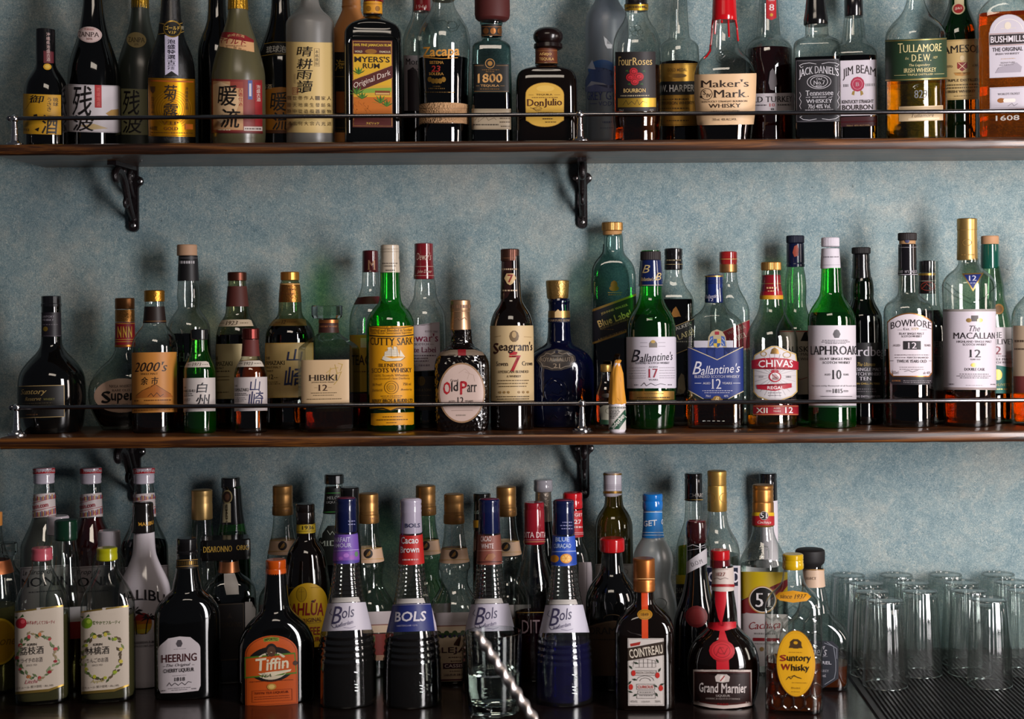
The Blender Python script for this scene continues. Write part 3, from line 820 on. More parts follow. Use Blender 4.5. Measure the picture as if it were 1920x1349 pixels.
b = up('rum_bottle', 'clear bottle with red cap and pale label, half hidden behind the broad rum bottle', 788, 2.536, '-30 13.5 22 14 35 17 50 24 65 31 80 33.5 100 34', 'clear', liq=('dark', 112))
b.cap('cap', 's:#7c1a20', '-34 14 -33 16.4 10 16.6 21 17 22 16.4', dx=3, prints=[T('#c0908c', '1944', 781, 9, 800, 16, 's')])
b.label('label', R('#9a9298', 757, 104, 812, 208), T('#1c1a20', 'Morgan', 761, 110, 806, 125, 'f'), PG('#2a2228', 764, 208, 770, 150, 764, 132, 774, 126, 782, 134, 786, 165, 792, 208), D_('#4a444a', 768, 800, 130, 1.4))

b = up('rum_bottle', 'tall clear rum bottle with pale woven band low on its dark contents, gold script', 832, FR_, '-30 18 0 19 12 21 25 28 45 41 58 47 75 49.8 95 49.5 130 48 200 45.5 235 45.5 245 46.5 262 46', 'clear', liq=('black', 111))
b.cap('stopper', 'k:#7a5a2a', '-44 18 -43 21 0 21 2 20')
b.band('woven_band', principled('woven_palm_band', '#b48c66', 0.7, 0, 0.2, 0, ('vor', 330, 0.002)) and 'woven_palm_band', 198, 235, [L('#8a6848', .8, 787, 203, 877, 203), L('#8a6848', .8, 787, 231, 877, 231)], off=1.2)
b.label('printed_script', T('g:#c88a34', 'Zacapa', 793, 87, 861, 111, 'k', 0, 3), L('g:#c88a34', 1.1, 795, 108, 830, 110, 858, 108))
b.label('printed_label', T('g:#a87a34', 'SISTEMA', 806, 114.5, 832, 120, 'f'), T('#8a2018', '23', 809, 123, 826, 135, 'k'), T('g:#a87a34', 'SOLERA', 805, 136, 832, 141, 'f'), [E('g:#a87c34', 806+i*6.4, 149+(3 if i in (1, 2, 3) else 0), 4, 5) for i in range(5)], D_('g:#8a6a3c', 812, 826, 162, 1.8), D_('g:#8a6a3c', 804, 834, 166, 2), D_('g:#8a6a3c', 797, 851, 173, 1.2), lab='gold lettering printed on the glass')
b.add_relief('moulded_leaf', 'clear', [circ(848, 47, 9, 7, 12), [(838, 52), (846, 60), (856, 56), (862, 46)], [(820, 40), (833, 38), (842, 44)]], 1.0)

b = up('tequila_bottle', 'clear square-shouldered bottle with wide maroon wooden stopper and black label', 922, FR_, '36 21 46 21.5 47 18.5 70 18.5 76 20 80 28 86 34 92 36.5 262 38.5', 'teal', sq=(5, 72, 90, .85), seg=48, liq=('dark', 178))
b.cap('stopper', 'm:#4a1c1a', '-1 30 1 33 28 33 35 31.5 39 27 40 20', dx=2)
b.band('neck_label', '#1c1714', 48, 68, [E('g:#9a6438', x, 58, 5, 6) for x in (912, 925, 938)]+[L('g:#9a6438', .8, 904, 50, 942, 50), L('g:#9a6438', .8, 904, 66, 942, 66)])
b.label('label', R('#12110f', 888.5, 120, 954, 173), E('#12110f', 919, 120, 10, 10), O('g:#a87c44', 919, 119, 8.5, 8.5, 1.2), E('g:#a87c44', 919, 119, 4.5, 4.5), T('g:#c49256', '1800', 895.5, 138, 942, 156, 'g'), T('g:#b08450', 'TEQUILA', 901, 158.5, 936, 163.5, 'b'), L('g:#8a6840', .7, 893, 161, 899, 161), L('g:#8a6840', .7, 938, 161, 946, 161), D_('g:#8a6840', 900, 937, 167, 1.5), L('g:#8a6840', .7, 890, 171.5, 952, 171.5), L('g:#8a6840', .7, 891, 123, 907, 123), L('g:#8a6840', .7, 931, 123, 952, 123), D_('g:#8a6840', 904, 936, 131, 1.3), D_('g:#8a6840', 911, 928, 134.5, 1.3))
b.label('label', R('#a5947c', 884.6, 204, 957, 243), L('#5a4a38', .8, 890, 226, 899, 215, 896, 229, 910, 218, 915, 226, 926, 221, 930, 225), D_('#4a4034', 887, 934, 234, 2.2), D_('#5a4a38', 937, 955, 222, 2), D_('#5a4a38', 937, 955, 229, 2), D_('#5a4a38', 939, 955, 237, 2), FR('#7a6a54', 886.5, 206, 955.5, 241, .6), lab='tan signature label')

b = up('tequila_bottle', 'squat dark brown bottle with round ball stopper and yellow arched label', 1024.5, FR_, '92 20 122 20 126 24 130 38 136 50 146 55.5 165 57', 'brown', sq=(6, 122, 140, .7), seg=56)
b.cap('stopper', 'l:#160b0a', '52 10 54 18 59 25 66 28 73 27.5 79 24 82 22 83 26.5 90 27 92 25 94 20', dx=3.5)
b.band('neck_label', '#5a2a14', 93, 120, [T('#c89c5c', 'AÑEJO', 1012, 98, 1034, 105, 'b'), T('#c89c5c', 'TEQUILA', 1012, 108, 1038, 114, 'b'), L('#9a6838', .7, 1006, 95, 1044, 95), L('#9a6838', .7, 1006, 118, 1044, 118)])
arch = [(985.5, 226), (985, 185)]+circ(1021, 178, 36, 23, 16, 180, 360)[1:]+[(1057, 185), (1056.5, 226)]+circ(1021, 222, 33, 16, 12, 20, 160)
b.label('label', ('p', '#c79c3e', arch), ('q', '#8a6420', arch+arch[:1], .9), E('#d2aa50', 1022, 166, 17, 6), L('#6a4a18', .7, 991, 178, 1000, 178), L('#6a4a18', .7, 1039, 178, 1050, 178), T('#5a3c18', 'TEQUILA', 1005, 176, 1036, 179.5, 'f'), D_('#6a4a20', 997, 1046, 183, 1.3), T('#4a1c10', 'Don', 988.5, 186, 1020, 199, 'f'), T('#4a1c10', 'Julio', 1020, 185, 1053.5, 202, 'f'), L('#5a3a18', .8, 994, 202, 1008, 205, 1016, 203, 1010, 200, 998, 203, 1006, 208, 1015, 206), D_('#4a3010', 1017, 1036, 223, 2), D_('#4a3010', 1022, 1042, 229, 1.4), D_('#6a4a20', 1008, 1036, 210.5, 1), lab='yellow arched label')

b = up('vodka_bottle', 'pale blue frosted vodka bottle with painted mountains, left of the bottle with roses', 1137.5, BK, '-70 14 -20 16 0 21 12 28 24 37 36 40 50 41', 'frostb')
b.cap('cap', 's:#8a8e98', '-76 15 -75 17 -40 17.4')
b.label('printed_label', E('#2e5590', 1128, 130, 26, 18), PG('#3a4a78', 1097, 150, 1110, 125, 1122, 138, 1134, 128, 1150, 150, 1165, 140, 1176, 165, 1097, 165), PG('#8c90a0', 1097, 166, 1108, 152, 1130, 156, 1150, 166), PG('#9aa2b4', 1100, 128, 1110, 112, 1116, 130), PG('#545a80', 1096, 164, 1115, 158, 1140, 166, 1178, 162, 1178, 172, 1096, 172), lab='mountains painted on the frosted glass')
b.label('printed_lettering', T('#2c3568', 'GREY GOOSE', 1100, 171, 1176, 187, 'f'), T('#3a406a', 'VODKA', 1121, 190, 1161, 198, 'f'), L('#3a406a', .8, 1105, 194, 1118, 194),)
b.label('small_print', D_('#3a4060', 1128, 1145, 229, 3), D_('#4a5068', 1124, 1155, 240, 1.6))

b.label('printed_goose', PG('#d8d8e0', 1131, 67, 1137, 82, 1147, 84, 1146, 91, 1138, 91, 1134, 84))
b = up('bourbon_bottle', 'clear bourbon bottle with black label showing red roses, amber contents', 1194, FR_, '-30 20 24 20.5 34 22 45 28 58 37 75 43.5 90 46 225 46 238 43.5 250 45.5 262 45', 'clear', liq=('orange', 125))
b.cap('cap', 's:#181414', '-34 17 -33 20 7 20.5 8 22 18 22 20 21', prints=[R('g:#b8902e', 1171, 8, 1217, 19.5), D_('#4a3610', 1180, 1210, 13, 4)])
rose = []
for x, y, r in ((1188, 134, 7.5), (1182, 145, 8), (1198, 144, 8.5), (1190, 153, 7.5)):
    rose += [E('#a01a24', x, y, r, r*.92), O('#5a0a12', x, y, r*.62, r*.55, .9, 30, 300), O('#c83440', x, y, r*.35, r*.3, .9, 150, 420)]
b.label('label', R('#211c1d', 1154, 97, 1228.6, 209), T('g:#c4a468', 'Four', 1160, 106, 1185, 122.5, 'f'), T('g:#c4a468', 'Roses', 1185.5, 108, 1222, 122, 'f'), [PG('#2c4a24', x, y, x+5, y-3, x+7, y+2) for x, y in ((1172, 133), (1176, 158), (1199, 158), (1203, 134))], rose, T('g:#c4a468', 'BOURBON', 1169.5, 166, 1209.5, 173.5, 'b'), D_('#a89878', 1164, 1216, 179.5, 2), R('g:#c09a3c', 1159, 184, 1228.4, 201), L('#3a2c10', .9, 1168, 197, 1174, 188, 1178, 196, 1184, 190, 1190, 196, 1194, 187, 1198, 197, 1204, 190, 1212, 193), T('#a8a098', '70cl', 1161, 205, 1169, 208.5, 's'), T('#a8a098', '40%', 1216, 205, 1224, 208.5, 's'))
b.add_relief('moulded_roses', 'clear', [circ(1187, 55, 6, 5), circ(1196, 52, 6, 5), circ(1191, 62, 6, 5), circ(1201, 60, 5, 4)], 0.8)

b = up('bourbon_bottle', 'clear long-necked bottle with gold label crossed by a black band, dark contents', 1274, BK, '-60 13 0 15 60 18 73 20 77 26 83 34 93 37.5 262 37.5', 'clear', liq=('dark', 118))
b.cap('cap', 's:#1a1614', '-64 13 -63 15 -30 15.5')
b.label('label', R('g:#b88a3c', 1238, 119, 1309, 236), FR('#5a3c10', 1240, 121, 1307, 234, .7), T('#5a3c10', 'GOLD MEDAL', 1252, 128, 1288, 134, 'b'), E('#7a5820', 1270, 142, 17, 4), R('#100e10', 1236.8, 152.5, 1311.5, 178), T('#c4bcb4', 'I.W. HARPER', 1238.5, 159, 1300, 172, 'b'), D_('#4a3410', 1242, 1290, 186, 2.5), T('#3a280c', 'BOURBON WHISKEY', 1242, 190, 1300, 196, 'b'), D_('#4a3410', 1242, 1290, 203, 2), D_('#4a3410', 1250, 1290, 226, 2))

b = up('bourbon_bottle', 'rounded bourbon bottle with dripping red wax over the neck and cream label', 1359, FR_, '-20 20 38 22 75 24 90 27 102 36 115 49 130 57 145 59 200 57 232 53 262 49', 'clear', sq=(2.6, 85, 130, .85), liq=('dark', 205))
b.cap('wax_seal', 's:#b30d16', '-24 17 -22 21.5 0 22 30 23.2 38 23.6 40 22.5')
b.add_relief('wax_drips', 's:#b30d16', [[(1338, 36), (1333, 70), (1332, 95), (1326, 104), (1320, 109)], [(1343, 38), (1341, 64)], [(1366, 38), (1367, 70)], [(1379, 36), (1383, 60), (1384, 78)], [(1354, 38), (1354, 43)]], 2.0)
sc = [(1302.5+115*i/40, 138.5+(1.2 if i % 2 else 0)) for i in range(41)]+[(1416, 180), (1412.5, 234)]+[(1412-105*i/36, 233+(1.2 if i % 2 else 0)) for i in range(37)]+[(1302, 180)]
b.label('label', ('p', '#cdaa84', sc), T('#2a1c14', "Maker's", 1313.5, 149.5, 1403, 163.5, 'f'), T('#2a1c14', 'Mark', 1337, 168.5, 1399, 183, 'f'), T('#2a1c14', '.', 1400.5, 180.5, 1402.5, 182.5, 'b'), O('#2a1c14', 1325, 176, 10.5, 10.5, 1), T('#2a1c14', 'S', 1319, 169, 1324, 177, 'f'), T('#2a1c14', 'IV', 1325, 175, 1333, 182, 'f'), E('#2a1c14', 1315, 181, 2.6, 2.6, 10, -1.4), T('#4a3828', 'KENTUCKY STRAIGHT BOURBON', 1316, 188.5, 1400, 192, 'f'), T('#2a1c14', 'WHISKY', 1329, 194.5, 1388, 202, 'f'), D_('#5a4838', 1333, 1385, 208, 1.2), T('#4a3828', '750 mL  45% ALC./VOL.', 1336, 222, 1381, 226, 'f'))
b.add_relief('moulded_seal', 'clear', [circ(1361, 108, 18, 12, 30), circ(1361, 108, 13, 8, 24), [(1352, 110), (1360, 104), (1368, 111)]], 0.9)

b = up('bourbon_bottle', 'clear bottle of dark red-brown contents with red neck tag and narrow white label', 1441, BK, '-60 16 0 17 40 20 68 22 73 28 80 37 90 43.5 100 45.5', 'clear', liq=('dred', 93))
b.cap('cap', 's:#15100f', '-64 14 -63 17 -30 17.4')
b.label('neck_tag', PG('#a81a22', 1437, -12, 1455, -12, 1455, 34, 1446, 38, 1437, 34), T('#d8c8c8', '8', 1442, 8, 1451, 20, 'f'), E('g:#b88a3c', 1446, 28, 3, 3), T('#d8c8c8', 'YEARS', 1440, -2, 1452, 2, 's'))
b.label('label', R('#bdb4b8', 1397, 175, 1486, 209), T('#151214', 'WILD TURKEY', 1400, 181, 1482, 191.5, 'f'), T('#a01c20', '10', 1441, 194, 1451, 200, 'f'), D_('#4a4448', 1402, 1436, 197, 2), D_('#4a4448', 1456, 1480, 197, 2), T('#151214', '8', 1444, 203, 1450, 207, 'f'))
b.label('printed_turkey', PG('#6a6468', 1443, 168, 1440, 155, 1446, 142, 1443, 134, 1448, 128, 1454, 140, 1456, 158, 1450, 170))

b = up('whiskey_bottle', 'square clear bottle with black cap and ornate black label in white lettering', 1531.5, FR_, '40 20 50 21.5 66 21.5 70 25 77 36 84 42.5 92 43.5', 'clear', sq=(7, 66, 85, 1), seg=56, liq=('dark', 112))
b.cap('cap', 's:#0c0b0c', '-17 15 -15 17 0 18 18 20 25 21 38 23 46 22.7 48 21.5', dx=-1.5)
b.label('label', R('#17151a', 1491.5, 111, 1572.5, 229), FR('#6a666c', 1493.5, 113, 1570.5, 227, .7), T('#c8c4ca', "JACK DANIEL'S", 1498, 123, 1571, 142, 'f', 7), O('#b8b4ba', 1535, 153.5, 22, 13, .9), O('#b8b4ba', 1535, 153.5, 16, 10.5, 1), T('#c8c4ca', 'Old', 1529.5, 146, 1540, 150, 'f'), T('#c8c4ca', 'No.7', 1524.5, 151, 1546, 158.5, 'f'), T('#c8c4ca', 'BRAND', 1529, 160, 1540, 162.5, 's'), T('#c8c4ca', 'Tennessee', 1510, 169.5, 1561, 179, 'f'), T('#b8b4ba', 'SOUR MASH', 1522, 181, 1548, 183.6, 'b'), L('#b8b4ba', .7, 1510, 182.5, 1518, 181.5, 1516, 183.5), L('#b8b4ba', .7, 1552, 183.5, 1560, 181.5, 1556, 184), T('#c8c4ca', 'WHISKEY', 1511, 186, 1559, 193, 'f'), T('#c8c4ca', '70cl 40% Vol.', 1514.5, 195.5, 1556, 203.5, 's'), D_('#a8a4aa', 1509, 1561, 206, 1.6), [L('#b8b4ba', .9, 1535+sx*5, 120, 1535+sx*18, 117.5, 1535+sx*30, 119, 1535+sx*36, 122, 1535+sx*33, 126, 1535+sx*29, 124) for sx in (-1, 1)], [L('#b8b4ba', .9, 1535+sx*5, 223, 1535+sx*18, 225, 1535+sx*30, 223.5, 1535+sx*36, 219, 1535+sx*32, 217) for sx in (-1, 1)], [L('#a8a4aa', .8, 1535+sx*36, 172, 1535+sx*33.5, 178, 1535+sx*36.5, 184, 1535+sx*33, 190, 1535+sx*36, 198, 1535+sx*33.5, 204) for sx in (-1, 1)])

b = up('bourbon_bottle', 'clear flute-necked bottle with white label carrying a red wax-seal emblem', 1601, BK, '30 17 45 19 60 21 72 22 82 26 90 37 100 42.5 110 43', 'clear', sq=(5, 72, 98, .8), seg=48, liq=('dark', 108))
b.cap('cap', 's:#100e10', '-34 15 -33 17 -2 17 0 17.4 30 17.6 32 16.6')
b.add_relief('neck_flutes', 'clear', [[(1601+dx*.82, 36), (1601+dx, 70)] for dx in (-15, -8, 0, 8, 15)], 0.9)
b.label('label', R('#c8bec6', 1561, 113, 1642, 217), T('#2a2022', 'JIM BEAM', 1580, 122, 1641, 143, 'f', 8), E('#a03048', 1607, 158, 13, 14, 24, -1.5), O('#c88a94', 1607, 158, 9, 9.5, .8), T('#d8b8c0', 'B', 1604, 154.5, 1610, 161.5, 'f'), PG('g:#b89a5a', 1598, 171, 1602, 170, 1601, 179, 1596, 177), PG('g:#b89a5a', 1612, 170, 1616, 171, 1618, 177, 1613, 180), D_('#6a6468', 1581, 1590, 160, 5), D_('#8a8488', 1622, 1640, 160, 5), T('#2a2022', 'KENTUCKY STRAIGHT', 1578.5, 187.5, 1636, 194, 'b'), T('#2a2022', 'BOURBON', 1579, 196.5, 1635, 206, 'b'), R('#3a0c14', 1561, 219, 1642, 237), R('#6a1420', 1561, 227, 1642, 230), T('g:#a88a5a', '700ml  40% ALC.VOL.', 1586, 234, 1630, 237, 's'))

b = up('whiskey_bottle', 'wide clear bottle with flared neck, dark green and gold label, golden contents', 1716.5, FR_, '-70 14 -10 14.5 5 17 18 22 30 30 40 40 50 49 62 55.5 75 57', 'clear', liq=('gold', 153))
b.cap('cap', 's:#1f3a24', '-76 14 -75 16 -40 16.5')
b.label('label', R('#233a26', 1660.5, 72.5, 1772.5, 151), R('g:#b8a05c', 1660.5, 74, 1772.5, 75.6), R('g:#b8a05c', 1660.5, 147.5, 1772.5, 149.5), T('g:#d0c08a', 'T', 1684, 80, 1693, 98, 'f'), T('g:#d0c08a', 'ULLAMORE', 1693.5, 83, 1762.5, 97.5, 'f'), T('g:#d0c08a', 'D.E.W.', 1709, 102, 1744, 115, 'f'), T('g:#c0b07a', 'Est.', 1697, 106.5, 1704, 111, 'i'), T('g:#c0b07a', '1829', 1747, 106.5, 1755, 111, 'i'), T('g:#d0c08a', 'The Legendary', 1704, 119.5, 1742, 125.5, 'i'), T('g:#d0c08a', 'IRISH WHISKEY', 1694.5, 127.5, 1752.5, 135.5, 'f'), T('g:#c0b07a', 'TRIPLE DISTILLED', 1701, 138, 1747, 141.5, 'b'), L('g:#c0b07a', .7, 1677, 140, 1699, 140), L('g:#c0b07a', .7, 1749, 140, 1767, 140))
b.label('label', R('#c2a884', 1685, 199, 1765, 227), T('#5a4a34', 'Tullamore', 1708, 213, 1748, 220, 'i'), L('#8a7450', .8, 1687, 202, 1763, 202), R('#d0c0a0', 1702, 221.5, 1758, 225), lab='small cream lower label')
b.add_relief('moulded_seal', 'clear', [circ(1724.5, 176, 18.5, 18.5, 36), circ(1724.5, 176, 15, 15, 32)], 1.2)
b.label('moulded_numerals', T('g:#6a6a6a', '829', 1713, 169, 1737, 184, 'f'))

b = up('whiskey_bottle', 'green bottle with cream label and round red neck medallion, behind the wide clear bottle', 1797, BK, '-60 15 0 17 15 20 30 27 45 33.5 60 37 80 37.6', 'mgreen', liq=('green', 64))
b.cap('cap', 's:#5a1c20', '-64 14 -63 16 -30 16.4')
b.label('neck_label', R('#b8a884', 1790, -20, 1807, 12), E('#b8a884', 1797, 16, 11.5, 11), E('#9a2a2a', 1797, 16, 9, 8.6), T('#d8b8a8', 'JJ&S', 1790.5, 13, 1803.5, 18.5, 'f'))
b.label('label', R('#b79a66', 1761, 74, 1833.5, 187), FR('#7a5c2c', 1763, 76, 1832, 185, .7), T('#1a140e', 'JAMESON', 1766, 84, 1834, 103, 'f', 5), PG('#7a2420', 1794, 117, 1812, 117, 1812, 128, 1803, 134, 1794, 128), L('#d0b890', 1, 1796, 118, 1810, 131), L('#d0b890', 1, 1810, 118, 1796, 131), E('#c8b088', 1803, 109, 4, 5), PG('#a8783c', 1788, 136, 1803, 140, 1818, 136, 1815, 141, 1803, 143, 1791, 141), T('#3a2c18', 'ESTD', 1775, 122, 1786, 126, 'f'), T('#3a2c18', '1780', 1821, 122, 1832, 126, 'f'), T('#3a2c18', 'TRIPLE DISTILLED', 1774, 148, 1830, 153, 'b'), D_('#5a4a2c', 1775, 1831, 159, 2.4), D_('#5a4a2c', 1775, 1831, 164.5, 2.4), T('#3a2c18', 'IRISH WHISKEY', 1778, 169, 1826, 174, 'b'), D_('#5a4a2c', 1788, 1820, 180, 1.2))

b = up('whiskey_bottle', 'square amber-filled bottle with grey-white arched label, cut by the right edge, upper shelf', 1886, FR_, '-40 16 -15 20 0 33 14 45 27 51.5 40 52', 'clear', sq=(4.5, -10, 30, .7), seg=52, liq=('orange', 27))
b.cap('cap', 's:#1a1618', '-44 14 -43 17 -20 18')
ar = [(1855.5, 145), (1855, 60)]+circ(1890, 60, 34, 33, 16, 180, 360)+[(1924.5, 145)]
b.label('label', ('p', '#bab2bb', ar), ('q', '#8a7c78', ar+ar[:1], .8), O('#d8d0c8', 1890, 60, 26, 24, 1.1, 190, 350), E('#d0c4b4', 1889, 48, 6, 7), L('#d0c4b4', .8, 1876, 53, 1904, 53), R('#2a2022', 1856, 64, 1924, 83), L('#8a5a3c', 1, 1856, 62.5, 1924, 62.5), L('#8a5a3c', 1, 1856, 84.5, 1924, 84.5), T('#cfc6cc', 'BUSHMILLS', 1858, 67, 1921, 79, 'b'), T('#2c262a', 'THE ORIGINAL', 1861, 88.5, 1916, 96, 'b'), T('#6a6268', 'IRISH WHISKEY', 1867, 99, 1910, 102.5, 'b'), D_('#b89a80', 1877, 1902, 110, 1.2), T('#7a7278', 'SIGNATURE', 1876, 116, 1902, 119, 's'), PG('#9a929c', 1866, 136, 1872, 126, 1890, 122, 1905, 118, 1914, 126, 1912, 136), D_('#7a7278', 1874, 1900, 121.5, 1.4))
b.label('label', R('#bab2bb', 1855.5, 163, 1924, 204), FR('#8a8288', 1857, 164.5, 1922, 202, .7), T('#5a5258', "WORLD'S OLDEST", 1870, 174, 1910, 178, 'f'), E('g:#b87a4a', 1876, 188, 7, 4.5), R('#d8cfc8', 1880, 185, 1902, 192, 3), L('#6a6268', .8, 1888, 199, 1896, 194, 1899, 199, 1906, 195), lab='lower grey-white label')
b.label('moulded_numerals', T('g:#b0a8a0', '1608', 1866, 216, 1909, 226, 'b'))

# ------------------------------------------------------------------ lower shelf, left to right
gM = 'bottles on the lower shelf'
def md(name, label, cx, D, prof, gl, **k): return Bottle(name, label, cx, D, S2Z, prof, gl, group=gM, **k)

b = md('whisky_bottle', 'black round-shouldered bottle with eight-sided cap and gold-edged black label, left end of lower shelf', 97, 2.488, '572 17.5 640 18 652 21 662 28 673 39 685 49 700 58 722 61.5 770 61 795 57 810 53', 'black')
b.cap('cap', 's:#121113', '555 16 556 17.8 569 17.8 570 18.6 575 18.6 576 17', seg=16, smooth=20)
b.label('neck_label', R('#1c171d', 80, 586, 113.5, 632), T('#8d868e', 'SUNTORY', 81, 592, 102, 596, 'f'), T('#8d868e', 'WHISKY', 82, 598, 101, 602, 'f'), D_('#5c545c', 82, 108, 609, 1.4), E('g:#b8923c', 87, 617, 4, 4.5), L('#5c545c', .6, 80, 630, 113, 630))
b.label('label', R('#15120f', 39, 723, 119, 783), L('g:#b09460', 1, 39, 723.5, 118.5, 723.5, 118.5, 782.5, 39, 782.5), T('#9c8250', 'Suntory', 43, 729, 88, 742, 'j'), T('#8a744a', 'Reserve', 50, 744, 78, 751, 'j'), T('#6a6434', 'WHISKY', 82, 747, 102, 751, 'b'), D_('#4c4434', 46, 98, 756, 1.4), D_('#4c4434', 52, 96, 760, 1.2), D_('#6a4a2c', 52, 73, 777, 1.8), lab='black label with thin gold border')

b = md('whisky_bottle', 'flat teardrop clear whisky bottle with red neck foil and oval pale label', 235, 2.525, '578 17 651 17.5 662 20 675 29 690 47 705 58 722 66 740 68 760 65 780 57 795 48 806 44', 'clear', sq=(2.0, 655, 700, .5), liq=('black', 758))
b.cap('cap', 'g:#8a5a34', '559 16 560.5 17.8 579 17.8 580 17.2')
b.band('neck_foil', 'k:#a8743c', 581, 604)
b.band('neck_label', '#8a1420', 605, 651, [L('g:#c89a3c', 1, 217.5, 607, 252, 607), [T('g:#c89a3c', 'N', 222+i*9, 612, 229+i*9, 634, 'g') for i in range(3)], L('g:#c89a3c', 1, 217, 637, 253, 637), L('g:#c89a3c', 1, 217, 641, 253, 641), R('g:#b0702c', 217, 647, 252.6, 650.5)])
b.label('label', E('#bd9c86', 229, 742, 49, 31, 56, 1.3), T('#4a3a30', 'NIKKA WHISKY', 206, 722, 245, 727, 'f', -1), T('#4a3a30', 'RARE OLD', 211, 730, 243, 734, 'f'), T('#17110e', 'S', 192, 733, 209, 756, 'g'), T('#17110e', 'uper', 209, 737, 251, 757, 'g'), T('#4a3a30', 'SINCE 1962', 210, 757.5, 239, 761, 'f'))

b = md('whisky_bottle', 'clear whisky bottle with gold cap and orange label headed by large italic numerals', 290, 2.470, '565 17 574 17.5 606 20.5 612 22 620 29 632 38 645 42 655 43', 'clear', liq=('whisky', 770))
b.cap('cap', 'k:#b07a2a', '544.5 17 546 18.6 565 18.6 566 17.6', lobes=0.97)
b.band('neck_foil', '#20120e', 575, 606, [L('#8a5a24', .8, 270, 602.5, 311, 602.5)])
b.label('label', R('#bd7c36', 248.8, 661, 329, 774), T('#241610', "2000's", 254, 679, 312, 697, 'j'), T('#5a3a1c', 'SINGLE MALT', 265, 699.5, 295, 703, 'f'), T('#1c120c', '余', 265.5, 707, 278, 722, 'k'), T('#1c120c', '市', 284, 707, 296, 722, 'k'), PG('#a05c22', 256, 742, 268, 732, 282, 727, 290, 720, 300, 728, 318, 740, 322, 746, 256, 746), L('#5a3410', .7, 256, 742, 268, 732, 282, 727, 290, 721, 300, 728, 318, 740), L('#1c120c', .9, 277, 744, 283, 738, 287, 744, 293, 737, 299, 744, 305, 740), D_('#6a3c14', 253, 262, 751, 2), D_('#6a3c14', 271, 318, 751, 2.2), D_('#6a3c14', 253, 327, 769, 1.4), D_('#6a3c14', 272, 279, 759, 2), lab='orange label')

b = md('whisky_bottle', 'tall clear bulb-necked bottle with black neck foil and pale cork top', 354, 2.531, '478 16 527 18 545 20.5 562 21 576 18.5 584 23 595 31 605 37 620 40 806 40', 'clear', liq=('black', 626))
b.cap('cork', 'm:#a88468', '459 17 460.5 18.4 479 18.6 480 17', dx=-2)
b.band('neck_foil', '#141215', 480, 527, [D_('#a8a4a8', 338, 366, 492, 5), L('#6a666a', .7, 334, 484, 370, 484)], off=1.5)
b.label('printed_label', T('#3c3a3a', 'HAKUSHU', 336, 662, 404, 678, 'f'), D_('#3a3838', 338, 360, 687, 2))

b = md('miniature_whisky_bottle', 'miniature green bottle with black cap and white label of two black characters', 374, 2.452, '634 14.5 650 15.5 662 17 672 21 682 26 692 29 700 29.5', 'lgreen', liq=('green', 702))
b.cap('cap', 's:#17191a', '617.5 15 619 16.2 636 16.2 637.5 15', lobes=0.975)
b.label('neck_label', PG('#c4b8ac', 351, 680, 362, 678, 386, 678, 390, 680, 393, 689, 347, 689), T('#4a4038', '1973', 361, 680.5, 377, 686.5, 'j'), D_('#6a6058', 353, 360, 684, 1.2), D_('#6a6058', 379, 389, 684, 1.2))
b.label('label', R('#bfb5b0', 344.7, 709, 402, 772), T('#14141c', '白', 368, 718, 388, 737, 'k'), T('#14141c', '州', 367, 740, 392, 763, 'k'), T('#3a3838', 'THE', 346.5, 725, 350, 728, 'f'), T('#3a3838', 'HAKUSHU', 346, 730.5, 366, 735.5, 'f'), D_('#5a5658', 346.5, 362, 738.5, 1.4), D_('#5a5658', 346.5, 364, 742, 1.4), D_('#7a7678', 347, 358, 748, 1), D_('#7a7678', 347, 358, 751, 1), lab='white label with black brush characters')

b = md('whisky_bottle', 'dark whisky bottle with brown cap and brown neck sleeve, behind the two miniatures', 445, 2.531, '526 16 538 17 575 20.5 590 22 600 28 610 34 622 38 635 40', 'olivec', liq=('dark', 628))
b.cap('cap', 'g:#5a3024', '510.5 16 512 17.6 526 17.6 527 16.6')
b.band('neck_foil', 'm:#4a201a', 537, 575)
b.label('neck_label', PG('#b8a68c', 413, 601, 425, 599.5, 465, 599.5, 470, 601, 474, 612, 408, 612.5), T('#3a2c1c', '1923', 424, 602, 446, 609.5, 'j'), D_('#6a5a44', 414, 422, 606, 1.4), D_('#6a5a44', 450, 464, 606, 1.4))
b.label('label', R('#a3926a', 400, 645, 484, 748), T('#2c2418', 'THE', 402, 668, 410, 675, 'f'), T('#2c2418', 'YAMAZAKI', 402, 677.5, 436, 685.5, 'f'), T('#4a3c28', 'SINGLE MALT', 404, 688, 420, 692, 'f'), D_('#4a3c28', 402, 432, 696, 2), L('#5a4a30', .7, 404, 706, 430, 706), L('#5a4a30', .7, 404, 712, 430, 712), D_('#6a5a3c', 406, 430, 735, 1.2))

